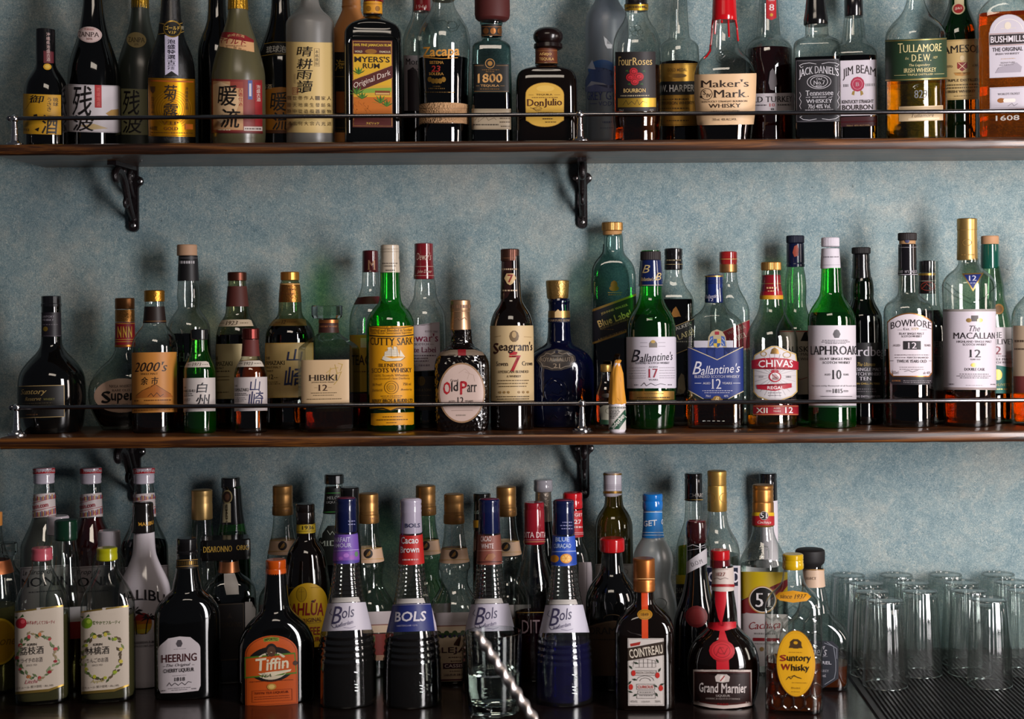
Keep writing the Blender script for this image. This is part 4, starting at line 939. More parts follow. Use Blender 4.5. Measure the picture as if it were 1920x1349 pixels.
b = md('miniature_whisky_bottle', 'miniature amber whisky bottle with maroon cap and white label of navy brush characters', 470, 2.452, '634 14 668 16 676 20 688 27 698 30 708 30.5', 'clear', liq=('whisky', 676))
b.cap('cap', 'g:#5e2622', '616 15 617.5 16.2 635 16.2 636.5 14.6', seg=20, smooth=15)
b.band('neck_foil', 'm:#5a2420', 637, 668)
b.label('neck_label', PG('#c2b6a8', 449, 678, 458, 676.5, 486, 676.5, 490, 679, 494, 688, 445, 688), T('#4a4038', '1923', 458, 679, 474, 685, 'j'), D_('#6a6058', 449, 456, 682, 1.2), D_('#6a6058', 476, 488, 682, 1.2))
b.label('label', R('#bfb4b2', 440, 707.5, 499.5, 771), T('#1c1c48', '山', 468, 711, 487, 734, 'k'), T('#1c1c48', '崎', 465, 734, 492, 765, 'k'), T('#3a3838', 'THE', 441.5, 722, 446, 725, 'f'), T('#3a3838', 'YAMAZAKI', 441, 728, 466, 734, 'f'), D_('#5a5658', 441.5, 462, 738, 1.5), D_('#5a5658', 441.5, 465, 741, 1.5), D_('#7a7678', 442, 460, 746, 1), D_('#7a7678', 442, 462, 749, 1), D_('#7a7678', 442, 458, 752, 1), lab='white label with navy brush characters')

b = md('whisky_bottle', 'dark whisky bottle with shiny gold cap, gold neck sleeve and gold-edged tan label', 544, 2.520, '526 15.5 532 18 567 20.8 590 22 598 28 606 36 618 43 632 46.5', 'olivec', liq=('dark', 612))
b.cap('cap', 'g:#c8843c', '510 16 511.5 17.4 525 17.4 526 16.5', seg=24, smooth=15)
b.band('neck_foil', 'k:#9a6430', 531.5, 567, [L('g:#d8a868', 1.4, 524, 533, 562, 533), T('#6a3c18', 'Suntory', 530, 540, 552, 545, 'j'), T('#6a3c18', 'Whisky', 530, 549, 552, 554, 'j')])
b.label('neck_label', PG('g:#b08a48', 508, 600, 522, 598, 566, 598, 572, 600, 574, 611, 504, 611), T('#3a2410', '12', 528, 600.5, 536, 607.5, 'j'), D_('#5a3c18', 516, 526, 604, 1.4), D_('#5a3c18', 538, 556, 604, 1.4))
b.label('label', R('#bd9e66', 497.8, 643, 586, 746), FR('g:#c89a4a', 498.6, 644, 585, 745, 1.4), T('#2c2010', 'THE', 499.5, 669, 507, 674, 'f'), T('#2c2010', 'YAMAZAKI', 499, 676.5, 534, 684, 'f'), T('#4a3818', 'SINGLE MALT', 500, 686.5, 527, 690.5, 'f'), T('#4a3818', 'WHISKY', 500, 693.5, 513, 697, 'f'), T('#2c2010', '12', 504.5, 702, 513, 710.5, 'f'), D_('#5a4420', 514, 522, 708, 1.2), D_('#6a5430', 502, 522, 716, 1), D_('#6a5430', 502, 526, 719.5, 1), T('#1c2448', '山', 537, 655, 566, 678, 'k'), T('#1c2448', '崎', 532, 688, 572, 728, 'k'))

b = md('whisky_decanter', 'faceted clear decanter with square crystal stopper and cream label', 617, 2.488, '597 17 622 19 626 20 646 50 652 56 660 57 800 57 810 53', 'clear', seg=12, smooth=8, sq=(3.4, 624, 650, .9), liq=('whisky', 769))
b.cap('stopper', LQ['crystal'], '573 27.5 574.5 29.5 592 29.5 597 26 599 17', seg=12, smooth=8, dx=-3)
b.band('neck_label', '#3a1c16', 599.5, 624, [R('g:#a8683c', 594, 600, 640, 606), T('#a8683c', 'SUNTORY WHISKY', 600, 611, 632, 614, 'f')])
b.label('label', R('#c2a47e', 566, 675, 654, 756), [L('#b0924e', 1.3, *q) for q in ((612, 700, 622, 692, 634, 690), (620, 690, 618, 702, 612, 708), (628, 684, 632, 700, 626, 712), (634, 682, 642, 684, 638, 696), (630, 702, 640, 698, 634, 712, 626, 722))], T('#2c2018', 'HIBIKI', 580, 703, 633, 714, 'f'), T('#4a3a28', 'JAPANESE BLENDED WHISKY', 585, 716, 627, 718.6, 'f'), T('#3a2014', '12', 597, 721.5, 614, 733, 'f'), L('#8a7450', .6, 590, 727, 596, 727), L('#8a7450', .6, 615, 727, 622, 727), D_('#6a583c', 584, 632, 737, 1.2), D_('#6a583c', 588, 627, 741.5, 1.2), D_('#6a583c', 577, 640, 748.5, 1.4))

b = md('whisky_bottle', 'clear bottle with dark red cap and yellow label, behind the bright green bottle', 695, 2.531, '508 15 535 16 550 20 565 28 580 36 600 40 625 40', 'clear', liq=('dark', 732))
b.cap('cap', 's:#4a1418', '470 13 471.5 14.6 508 15 510 15.8 511 15', prints=[T('#a87a5a', 'M', 690, 488, 704, 506, 'f')])
b.label('neck_label', PG('#4c171c', 671, 558, 690, 556, 712, 556, 718, 570, 690, 570, 664, 571))
b.label('label', R('#b08a2c', 656, 628, 732, 735), R('#c8b890', 676, 634, 700, 652), T('#2a1410', "TEACHER'S", 660, 665, 730, 685, 'b'), D_('#5a3c1c', 664, 690, 697, 2), R('#4a1018', 656, 738, 732, 754))

b = md('whisky_bottle', 'bright green bottle with cream cap and large yellow label showing a white sailing ship', 731.5, 2.470, '511 18.5 535 18.5 562 20 570 23 578 31 588 38.5 600 43.5 612 45', 'green', liq=('green', 640))
b.cap('cap', 's:#b8a996', '459.5 16 461 17.4 480 17.6 484 17.2 488 17.8 511 19 512 18', prints=[D_('#5a5048', 718, 746, 494, 1.6), D_('#5a5048', 722, 742, 499, 1.6), D_('#5a5048', 725, 740, 507, 2), L('#8a7c6c', .7, 714, 467, 748, 467), L('#8a7c6c', .7, 714, 472, 748, 472)])
ship = [PG('#cfc4b0', *q) for q in ((718, 668, 716, 674, 724, 678, 750, 677, 757, 671, 735, 673), (721, 660, 729, 657, 735, 668, 720, 669), (726, 652, 733, 651, 737, 658, 727, 659), (737, 650, 743, 651, 748, 668, 736, 669), (730, 657, 737, 657, 738, 668, 730, 668), (749, 656, 758, 670, 748, 669))]
ship += [L('#4a3820', .6, 733, 648, 733, 670), L('#4a3820', .6, 743, 650, 744, 670), L('#4a3820', .7, 714, 674, 724, 678, 750, 677, 758, 671), [L('#7a6444', .4, 722, y, 748, y+1) for y in (656, 660, 664)]]
b.label('label', PG('#d2900c', 692.5, 612, 715, 615, 731, 615.5, 750, 615, 774, 611.5, 774, 766, 745, 764, 731, 770, 718, 764, 692.5, 766), L('#201808', 1.4, 693, 612.6, 715, 615.6, 731, 616, 750, 615.6, 774, 612), L('#201808', 2.2, 693, 629, 712, 631, 731, 631.5, 752, 631, 774, 628.5), T('#4a3410', 'Distilled and Blended in Scotland', 695, 617, 771, 622.5, 's', -1.2), T('#4a3410', 'Under British Government Supervision', 697, 623, 770, 628, 's', -1.2), T('#201808', 'CUTTY SARK', 695, 634, 772, 648, 'f', -2), ship, T('#5a3c0c', 'BLENDED', 711, 682, 753, 688.5, 'f'), T('#4a300c', 'SCOTS WHISKY', 697.5, 690.5, 769, 699, 'f'), T('#7a540c', '100% Scotch Whiskies', 702, 702, 764, 706.5, 's'), T('#7a540c', 'from Scotland’s best Distilleries', 701, 708, 766, 712, 's'), O('#7a540c', 733, 727, 12.5, 12, .9), O('#7a540c', 733, 727, 8, 8, .8), E('#b07c14', 733, 727, 5, 5), T('#5a3c0c', '86 Proof', 699, 718.5, 716, 723.5, 's'), T('#5a3c0c', '750 ml', 754, 718.5, 768, 723.5, 's'), T('#5a3c0c', 'Distilled &', 698, 729.5, 717, 734, 'i'), T('#5a3c0c', 'Bottled by', 750, 729.5, 770, 734, 'i'), D_('#6a480c', 714, 752, 743, 1.4), D_('#6a480c', 716, 750, 746.5, 1.2), T('#33220a', 'BERRY BROS & RUDD LTD', 698, 748.5, 771, 755, 'b'), L('#201808', 2, 693, 767, 718, 766, 731, 771, 745, 766, 774, 767))
b.label('label', ('p', '#cf8c0c', [(694.5, 775), (773.5, 774)]+[(773.5-79*i/24, 796.5+(1.5 if i % 3 == 1 else 0)) for i in range(25)]), D_('#5a3c0c', 716, 752, 782, 1.6), D_('#5a3c0c', 706, 762, 787.5, 1.8), D_('#5a3c0c', 724, 742, 793, 1.4), lab='small yellow lower label')

b = md('whisky_bottle', 'clear bottle with dark red cap and white label, right of the bright green bottle', 798, 2.530, '520 17 535 20 555 21 566 25 580 34 600 39.5 806 40', 'clear', liq=('black', 698))
b.cap('cap', 's:#6e161e', '456 14 457.5 17.4 468 17.4 492 17.4 520 19.4 523 19.2 524 18', dx=-2, prints=[T('#c0a090', "Dewar's", 783, 474, 809, 488, 'i'), T('#c0a090', 'John Dewar', 784, 506, 810, 514, 'i'), L('#c0a090', .7, 778, 500, 813, 500), L('#c0a090', .7, 777, 517, 814, 517)])
b.label('label', PG('#bdb0b6', 762, 612, 800, 611, 824, 604, 825, 694, 762, 697), T('#7a1c3c', "Dewar's", 763, 626, 821, 641, 'f', 0), T('#4a3440', 'THE SCOTCH', 768, 643.5, 804, 647.5, 'f'), L('#4a3440', .6, 806, 646, 813, 646), T('#6a1c3c', 'White Label', 762, 651, 817, 661, 'f'), D_('#5a4450', 779, 816, 667, 1.8), D_('#6a5460', 778, 802, 672, 1.8), D_('#6a5460', 778, 803, 677, 1.6), D_('#8a7a84', 786, 806, 685, 3), T('#8a7a84', 'ESTD 1846', 798, 620, 820, 623.5, 'f'))
b.label('label', R('#1a1618', 764, 706, 826, 770), E('g:#6a5430', 790, 715, 7, 9), T('#5a4a34', 'DEWAR & SONS', 772, 729, 808, 734, 'f'), D_('#4a3c2c', 774, 806, 742, 1.8), lab='dark lower label')

b = md('whisky_bottle', 'dark crackled square bottle with gold cap and oval pinkish label', 866, 2.470, '618 19.5 640 20 648 24 655 33 663 43 676 50 690 51.5 790 51 800 48', 'crackle', sq=(4, 640, 676, .75), seg=52)
b.cap('cap', 'g:#b08c6c', '562.5 17 564 18.8 568 19 582 19 584 18 618 19.8 619 19', dx=-2, prints=[D_('#7a5a44', 846, 884, 575, 6), L('#8a6a50', 1, 845, 584, 883, 584), L('#7a5a44', .9, 853, 600, 860, 596, 864, 601, 872, 596, 876, 600)])
b.label('neck_label', PG('#6e5f50', 826, 661, 845, 656, 890, 656, 905, 661, 908, 667, 890, 664, 845, 664, 824, 667), R('#7a1018', 859, 655.5, 874, 667))
b.label('label', E('#8a6a4c', 865.5, 737, 43.5, 56.5, 48), E('#b8a096', 865.5, 737, 40.5, 53.5, 48), [L('#a48c80', .8, *q) for q in ((860, 700, 872, 692, 880, 700, 876, 712), (872, 698, 888, 704, 890, 716), (884, 722, 876, 728, 886, 734))], T('#5a4a44', 'Grand', 845, 711, 859, 716, 'f'), T('#a01822', 'O', 831.5, 716, 845, 740, 'g'), T('#231a18', 'ld', 845.5, 716, 859, 735, 'g'), T('#a01822', 'P', 862, 715, 876, 741, 'g'), T('#231a18', 'arr', 876, 722, 894, 736, 'f'), T('#3a302c', '12', 857, 745, 869, 758, 'f'), T('#5a4e48', 'AGED', 841, 751, 853, 755, 'f'), T('#5a4e48', 'YEARS', 872, 751, 887, 755, 'f'), L('#8a746a', .7, 846, 770, 886, 770), D_('#8a7a70', 855, 874, 779, 2.4), lab='oval label')

b = md('whiskey_bottle', 'dark whiskey bottle with tall brown neck foil and large red numeral', 959.5, 2.472, '480 16 560 18.5 572 24 585 33 600 38.5 615 41 797 41', 'brown')
b.cap('cap', 'g:#5a3a30', '467 15 468.5 17.4 489 17.4 490.5 16.4', dx=-2, seg=72, lobes=0.98, smooth=20)
b.cap('neck_foil', 's:#2c1614', '490 15.8 491 16.6 560 18.8 562 18', dx=-2, prints=[D_('#b0987c', 942, 972, 505, 3), PG('#b89a6c', 951, 513, 964, 513, 968, 522, 962, 532, 957, 535, 952, 532, 947, 522), T('#7a1418', '7', 953, 515, 963, 530, 'b'), D_('#b0987c', 944, 970, 545, 2.6), L('#8a5a3c', 1, 940, 484, 975, 484)])
crown = [PG('#a01820', 956, 666, 954, 661, 958, 663, 962, 659, 966, 663, 970, 661, 968, 666)]
b.label('label', R('#c0a67c', 919.5, 611, 1000, 752), E('#6a5438', 964, 631, 9, 11, 20, -2), E('#a88c62', 964, 628, 4, 6), L('#8a7048', .8, 928, 632, 940, 630), L('#8a7048', .8, 982, 632, 996, 633), T('#3a1a12', 'S', 925.5, 643, 936, 664, 'g'), T('#241410', "eagram's", 936, 641, 997, 663, 'g', 0, 0), T('#241410', 'Seven', 931, 678, 953, 686.5, 'f'), T('#98141c', '7', 955, 667, 976, 697, 'f'), T('#241410', 'Crown', 978, 678, 997, 686, 'f'), crown, T('#4a3820', 'AMERICAN BLENDED', 934, 695, 990, 700, 'f'), T('#4a3820', 'A WHISKEY', 950, 704, 976, 708, 'f'), D_('#5a4628', 934, 990, 714, 1.6), D_('#5a4628', 932, 988, 719.5, 1.6), D_('#5a4628', 936, 986, 725, 1.6), [E('#8a6a3c', x, 736, 2.6, 2.6, 10, -1.2) for x in (938, 945.5, 953, 972, 980, 988)], D_('#4a3820', 930, 992, 744, 1.6), D_('#4a3820', 932, 990, 748.5, 1.4))

b = md('whisky_flagon', 'deep blue ceramic flagon with wide gold stopper and bronze scroll plaque', 1049, 2.482, '560 19 566 21 572 19 600 20.5 640 22 647 28 655 42 665 55 678 63 695 65.5 760 64 805 58', 'navy', sq=(2.0, 642, 668, .68), seg=52)
b.cap('stopper', 'k:#a8824a', '525.5 19 527 22 535 21.6 548 20.8 558 20 561 18.5', dx=-2.5, lobes=0.985)
b.band('neck_label', 'g:#9a7446', 583, 596, [PG('#c8a878', 1041, 596, 1041, 586, 1047, 580, 1053, 586, 1053, 596)])
b.label('neck_text', R('#070a24', 1028, 597, 1071, 605), T('#9a8060', 'SIGNATURE BLEND', 1030, 599, 1068, 603, 'f'))
plq = [(1010, 668), (1018, 665), (1022, 659), (1032, 662), (1040, 658), (1043, 654), (1047, 658), (1056, 662), (1066, 659), (1070, 665), (1078, 668), (1080, 676), (1074, 682), (1072, 689), (1062, 690), (1052, 695), (1043, 692), (1034, 695), (1024, 690), (1014, 689), (1012, 682), (1006, 676)]
b.label('plaque', ('p', 'l:#3a3430', plq), ('q', 'g:#8a7a68', [(1043+(x-1043)*.88, 676+(y-676)*.82) for x, y in plq+plq[:1]], .9), T('g:#8a7a68', 'ROYAL SALUTE', 1013, 670.5, 1075, 678, 'f'), T('g:#8a7a68', '21', 1037, 682, 1051, 691, 'f'), E('#0a0c20', 1044, 660, 3, 3), lab='bronze scroll plaque')
b.add_relief('moulded_crest', 'navy', [circ(1042, 735, 22, 26, 26), [(1024, 760), (1034, 748), (1042, 756), (1052, 746), (1062, 758)], [(1030, 722), (1040, 714), (1050, 720), (1056, 730), (1048, 740), (1036, 736)], [(1085, 705), (1095, 715), (1092, 728), (1098, 738)], [(1030, 785), (1038, 778), (1046, 786)]], 1.3)

b = md('whisky_bottle', 'tall square teal glass bottle with gold cap and slanted dark blue label', 1150.5, 2.529, '438 16 445 18 470 18.5 478 22 488 31 500 38 515 41 530 41.5', 'teal', sq=(6, 472, 505, .8), seg=52, liq=('black', 636))
b.cap('cap', 'g:#b0844a', '417 18 418.5 19.8 432 19.8 433.5 18', dx=-2, seg=80, lobes=0.975, smooth=20)
b.cap('cork_ring', 'm:#a87c4c', '433 17 434 17.8 440 17.8 441 17', dx=-2)
b.label('printed_crest', E('g:#a8833c', 1151, 541, 9, 5.5), PG('g:#a8833c', 1144, 536, 1146, 529, 1151, 526, 1156, 529, 1158, 536), L('g:#a8833c', .8, 1139, 549, 1166, 549), D_('g:#a8833c', 1140, 1165, 553, 1.2))
b.label('label', PG('#15141d', 1110, 583, 1191.6, 554, 1191.6, 617, 1110, 645), PG('g:#b08a4a', 1110, 580, 1191.6, 551, 1191.6, 555, 1110, 584.5), PG('g:#b08a4a', 1110, 642, 1191.6, 614, 1191.6, 617.5, 1110, 646), T('g:#c8a868', 'JOHNNIE WALKER', 1125, 578, 1178, 583.5, 'f', 0, 19), T('g:#d0ac6c', 'Blue Label', 1119, 591, 1184, 605, 'g', 0, 19), T('g:#a88c5c', 'BLENDED SCOTCH WHISKY', 1123, 606, 1178, 610, 'f', 0, 19), D_('g:#7a6440', 1128, 1150, 618, 1.2), T('g:#a88c5c', 'A BLEND OF OUR VERY RAREST', 1118, 624.5, 1188, 628, 'f', 0, 19))
b.add_relief('tag_cord', '#141214', [[(1131, 458), (1122, 476), (1112, 500), (1110, 530), (1110, 550)], [(1116, 552), (1112, 560)]], 0.9)

b = md('miniature_whisky_bottle', 'miniature amber bottle with gold cap beside the yellow paper-wrapped miniature', 1136, 2.462, '696 9 700 10 715 12 725 17 735 20.5 745 21.5', 'clear', liq=('orange', 716))
b.cap('cap', 'g:#b08a4a', '683.5 9.5 685 11 696 11 697.5 10', lobes=0.97)
b.label('label', PG('#8a8676', 1124, 765, 1132, 760, 1156, 760, 1156, 795, 1128, 795, 1130, 780), PG('#1a3a24', 1124, 787, 1156, 789, 1156, 797, 1126, 796), O('#5a5648', 1141, 771, 6, 5, 1))
b.label('neck_label', E('#2a2018', 1138, 742, 10, 4))

# paper-wrapped miniature standing in front of the rail
b = md('miniature_bitters_bottle', 'miniature wrapped in twisted yellow paper, standing in front of the rail', 1157, 2.4000, '676 4 690 8 705 11 725 12.5 745 14 755 15.3 762 15.8', 'white', seg=32)
ww = parse('675 3 677 6 682 5 688 7.5 700 11 712 12.5 730 13.8 745 15 757 16 758 14')
V, P = b.shell(ww, .4, True, True, sec=(2.0, 1.0), seg=40)
for i, v in enumerate(V):
    row, k = divmod(i, 40); q = 1+0.05*math.sin(k*2*math.pi/40*5+row*0.9)+0.025*math.sin(k*2*math.pi/40*11-row*0.7)
    lean = (0.0018 if row < 2 else 0)
    V[i] = (v[0]*q+lean, v[1]*q, v[2]+0.0004*math.sin(k*.9))
b_wrap = link('paper_wrap', mesh('paper_wrap', V, P), [principled('yellow_wrapping_paper', '#c2852a', 0.6, 0, 0.3)], b.root, 30); b_wrap['label'] = 'twisted yellow wrapping paper'
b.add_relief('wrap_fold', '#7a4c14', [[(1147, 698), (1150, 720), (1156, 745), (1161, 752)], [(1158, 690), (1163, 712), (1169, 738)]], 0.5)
b.label('label', R('#b8b2ac', 1141, 762, 1172.5, 806), R('#20242a', 1141.5, 763.5, 1172, 766.5), D_('#a8a49c', 1143, 1170, 765, 1.6), [D_('#3a3c3c', 1144, x1, y, 1.4) for x1, y in ((1160, 769.5), (1163, 772.5), (1160, 775.5), (1158, 778.5), (1155, 781.5), (1152, 784.5))], PG('#12402c', 1142, 805, 1171, 768, 1172.3, 786, 1160, 805), T('#c8c4bc', 'Underberg', 1138, 782, 1186, 793, 'b', 0, 50))

b = md('whisky_bottle', 'green bottle with flared navy cap and white label numbered 17', 1221, 2.485, '470 17 535 21.5 545 21 558 22.5 570 27 583 36 598 43.5 615 46.5 750 46 806 41', 'green', liq=('green', 590))
b.cap('cap', 'm:#221a1c', '471 16 472.5 19 487 19.4 488.5 18.4', seg=72, lobes=0.975, smooth=20)
b.cap('neck_foil', 's:#101c48', '488 18.6 489 19.6 510 21.6 528 22.6 530 22.2 534 23 537 22.5', prints=[L('#a89468', .9, 1199, 535, 1243, 535), T('#b8a070', "Ballantine's", 1204, 520, 1226, 527, 'i'), T('#b8a070', 'B', 1228, 512, 1240, 526, 'i'), T('#a89468', 'B', 1206, 497, 1220, 512, 'i')])
b.add_relief('moulded_crest', 'green', [circ(1222, 588, 12, 10, 20), [(1214, 590), (1222, 582), (1230, 592)]], .9)
b.label('label', R('#bdb6c0', 1173.5, 632, 1267, 728.5, 3), PG('#6a625c', 1217, 652, 1217, 644, 1221, 639, 1228, 639, 1232, 644, 1232, 652), E('#a88a4a', 1224.5, 641, 4, 3), L('#7a747c', .7, 1201, 643, 1214, 643), L('#7a747c', .7, 1234, 643, 1247, 643), L('#7a747c', .7, 1201, 650, 1214, 650), L('#7a747c', .7, 1234, 650, 1247, 650), T('#1c1a26', 'B', 1184, 656, 1201, 679, 'i'), T('#1c1a26', "allantine's", 1200, 662, 1260, 677.5, 'i', 0, 4), T('#4a4650', 'BLENDED SCOTCH WHISKY', 1192, 679, 1254, 683, 'f'), T('#6a646c', 'AGED', 1216, 687, 1233, 690, 'f'), T('#8a1c30', '17', 1215, 692, 1232.5, 708.5, 'f'), T('#6a646c', 'YEARS', 1216, 711, 1233, 714, 'f'), [D_('#8a848c', 1180, 1211, y, .9) for y in (690, 695, 700, 705, 709)], [D_('#8a848c', 1236, 1264, y, .9) for y in (690, 695, 700, 705, 709)], L('#2a2630', .8, 1202, 724, 1208, 718, 1212, 724, 1220, 719, 1228, 723, 1238, 720, 1247, 722), D_('#6a646c', 1189, 1197, 722, 2), D_('#6a646c', 1251, 1258, 722, 2))
b.label('label', R('g:#b08a4a', 1179, 734, 1263, 750), D_('#5a3c14', 1207, 1243, 738.5, 1.4), D_('#4a3010', 1194, 1254, 746, 2.2), lab='gold lower label')

b = md('whisky_bottle', 'square dark-filled bottle with black cap and slanted black label, behind the bottle numbered 17', 1263, 2.534, '470 15 505 15 525 17 540 24 552 33 562 37 575 37.5', 'clear', sq=(5, 510, 560, .8), seg=48, liq=('black', 561))
b.cap('cap', 's:#141214', '466 15 467.5 17 478 17 480 16.2 483 16.8 486 16.2 488 17 505 17.2 506.5 16', prints=[L('#a89468', .7, 1247, 496, 1280, 496), D_('#8a7a5a', 1250, 1276, 488, 2)])
b.label('label', PG('#100e10', 1225, 628, 1301.5, 598, 1301.5, 650, 1225, 680), L('g:#a88a5a', 1, 1225, 628, 1301.5, 598), L('g:#a88a5a', 1.2, 1225, 680, 1301.5, 650), T('#b8b0a8', 'WALKER', 1254, 611, 1296, 617, 'f', 0, 21), T('#b8a878', 'BLACK LABEL', 1225, 630, 1306, 640, 'f', 0, 21), D_('#8a8478', 1268, 1298, 641, 2))
b.label('printed_crest', PG('g:#a8743c', 1257, 594, 1262, 580, 1267, 575, 1272, 584, 1276, 594), E('g:#a8743c', 1266, 590, 7, 5))
b.label('printed_figure', PG('g:#9a8a6a', 1268, 738, 1274, 725, 1270, 712, 1276, 700, 1281, 704, 1279, 716, 1284, 730, 1280, 738, 1276, 727))

b = md('whisky_bottle', 'flat clear bottle with blue cap and blue chevron label numbered 12', 1340.5, 2.470, '540 16 566 18 575 21 585 28 594 42 605 51 618 53', 'clear', sq=(3.5, 575, 606, .6), seg=52, liq=('whisky', 752))
b.cap('cap', 's:#14235a', '515.5 15 517 16.8 530 17 550 16.8 566 17.6 568 16.8', dx=-1.5, prints=[R('g:#b8924a', 1322, 517, 1357, 519.5), T('#b8b4c4', "Ballantine's", 1324, 552, 1351, 559, 'i', 0, 4), T('#b8b4c4', '12', 1329, 559.5, 1338, 565, 'f'), L('#0a1230', .9, 1322, 527, 1356, 527), L('#0a1230', .9, 1322, 531, 1356, 531)])
b.label('label', PG('#aaa6b0', 1301, 650, 1301, 639, 1328, 639, 1344, 676, 1360, 639, 1374, 639, 1374, 655, 1344, 678), PG('#1b2c68', 1290, 652, 1344, 676, 1392, 652, 1392, 734, 1364, 748, 1318, 748, 1290, 732), L('#b8a888', 1.4, 1290, 651, 1344, 675, 1392, 651), L('#b8a888', 1.4, 1290, 732, 1318, 748.5), L('#b8a888', 1.4, 1392, 734, 1364, 748.5), T('#c8c4cc', 'B', 1298, 678, 1315, 702, 'i'), T('#c8c4cc', "allantine's", 1313, 684, 1386, 701, 'i', 0, 4), T('#b8b4c0', 'BLENDED SCOTCH WHISKY', 1302, 704, 1385, 709, 'f'), T('#c8c4cc', '12', 1333, 711, 1351, 729.5, 'f'), T('#c8c4cc', 'AGED', 1317, 717, 1331, 721, 'f'), T('#c8c4cc', 'YEARS', 1353, 717, 1371, 721, 'f'), L('#c8c4cc', .8, 1302, 719, 1314, 719), L('#c8c4cc', .8, 1373, 719, 1386, 719), D_('#a8a4b4', 1316, 1372, 733, 1.2), D_('#a8a4b4', 1320, 1367, 736.8, 1.2), T('#b8b4c0', '70cl', 1322, 741, 1331, 745, 's'), T('#b8b4c0', '40%', 1356, 741, 1364, 745, 's'))
b.label('crest', PG('#9a8c70', 1326, 652, 1328, 632, 1334, 622, 1344, 618, 1354, 622, 1360, 632, 1362, 652, 1344, 660), PG('#34508c', 1329, 650, 1331, 632, 1337, 630, 1337, 648), PG('#34508c', 1352, 648, 1352, 630, 1358, 632, 1360, 650), PG('#b89a3c', 1338, 636, 1351, 636, 1351, 648, 1344, 653, 1338, 648), R('#8a2430', 1340, 622, 1348, 628), PG('#2c4a7c', 1338, 636, 1344, 636, 1344, 644, 1338, 644), PG('#2c4a7c', 1344, 644, 1351, 644, 1348, 650, 1344, 652), [L('#c8c4bc', .7, *q) for q in ((1330, 640, 1335, 634), (1331, 648, 1336, 641), (1358, 640, 1353, 634), (1357, 648, 1352, 641))], lab='painted heraldic crest')
b.label('medallion', E('g:#a8844a', 1343, 749, 11, 9), E('#8a6a34', 1343, 749, 8, 6.4), T('#e0c890', 'B', 1339, 745, 1347, 753, 'i'))
b.add_relief('moulded_text', 'clear', [[(1318+i*8, 780), (1322+i*8, 783)] for i in range(8)]+[[(1316+i*9, 790), (1321+i*9, 790)] for i in range(8)], 1.0)

b = md('whisky_bottle', 'square clear bottle with red-gold cap and slanted red label, behind the blue-capped bottle', 1368, 2.534, '508 13 530 15 545 20 562 30 578 36.5 600 37', 'clear', sq=(5, 540, 576, .8), seg=48)
b.cap('cap', 's:#8a1c1c', '472 15 473.5 16.6 492 16.8 494 16 496 16.4', dx=-2, prints=[L('g:#b08a4a', 1.2, 1350, 486, 1382, 486)])
b.cap('cap_skirt', 'g:#a8784a', '495 16 497 16.4 510 16.6 511.5 15.4', dx=-2)
b.label('label', PG('#8a1c28', 1332, 632, 1404.5, 600, 1404.5, 652, 1332, 684), L('#b8a48c', 1, 1332, 632, 1404.5, 600), L('#b8a48c', 1, 1332, 684, 1404.5, 652), T('#b89a8c', 'WALKER', 1362, 616, 1398, 622, 'f', 0, 23), T('#c0a898', 'RED LABEL', 1340, 634, 1402, 643, 'f', 0, 23), D_('#b89a8c', 1392, 1404, 655, 3))

b = md('whisky_bottle', 'clear bottle with red neck foil and shield-shaped silver label crossed by red', 1446.5, 2.472, '493 18 516 18 555 21.5 565 21 585 25 600 33 615 42 632 48 650 48.5', 'clear', liq=('gold', 778))
b.cap('cap', 'g:#b8894a', '491.5 17 493 18.8 506 19 507.5 18', seg=72, lobes=0.97, smooth=20)
b.cap('neck_foil', 's:#8c1420', '516 17.4 518 18.4 522 17.6 526 18.6 530 17.8 553 21.8 554 22', prints=[L('g:#b08a3c', .8, 1429, 532, 1464, 532), D_('#c89a6c', 1438, 1456, 540, 3), D_('#c89a6c', 1440, 1454, 546, 1.6)])
b.band('neck_ring', '#b8841c', 553, 561.5)
sh = [(1412, 676), (1414, 666), (1424, 660), (1436, 654), (1446, 649), (1456, 649), (1468, 655), (1480, 660), (1491, 664), (1493, 680), (1493, 735), (1484, 744), (1468, 750), (1452, 756), (1436, 751), (1420, 745), (1412, 736)]
b.label('label', ('p', '#b8b2b4', sh), ('q', 'g:#b0924a', [(1452+(x-1452)*.975, 702+(y-702)*.975) for x, y in sh+sh[:1]], 1.8), [L('#9a9296', .5, 1452, 705, 1452+38*math.cos(a*.2618), 705+42*math.sin(a*.2618)) for a in range(24)], PG('#96182a', 1409.5, 676, 1430, 672, 1452, 671, 1474, 673, 1494.5, 679, 1494.5, 694, 1474, 690, 1452, 689, 1430, 690, 1409.5, 692), T('#cfc8c8', 'CHIVAS', 1422, 675, 1484, 688.5, 'b', 1.5), PG('g:#8a6a3c', 1444, 664, 1447, 655, 1452, 652, 1458, 656, 1460, 664), O('#a8843c', 1432, 664, 5, 4, 1), O('#a8843c', 1474, 666, 7, 5, 1), E('#96182a', 1452, 707, 11.5, 10), E('#c8c0c0', 1452, 707, 9, 7.6), L('#96182a', 2.6, 1444, 701, 1460, 713), L('#96182a', 2.6, 1460, 701, 1444, 713), PG('#96182a', 1444, 697, 1452, 700, 1460, 697, 1457, 694, 1447, 694), PG('#96182a', 1418, 722, 1452, 726, 1482, 719, 1482, 727, 1452, 733.5, 1420, 730), T('#cfc8c8', 'REGAL', 1438, 724.5, 1467, 730.5, 'b', 0), D_('#7a7278', 1440, 1464, 737, 1.4), D_('#7a7278', 1440, 1464, 742, 1.4), T('#7a7278', 'EST', 1424, 705, 1432, 709, 'f'), T('#7a7278', '1801', 1472, 705, 1481, 709, 'f'))
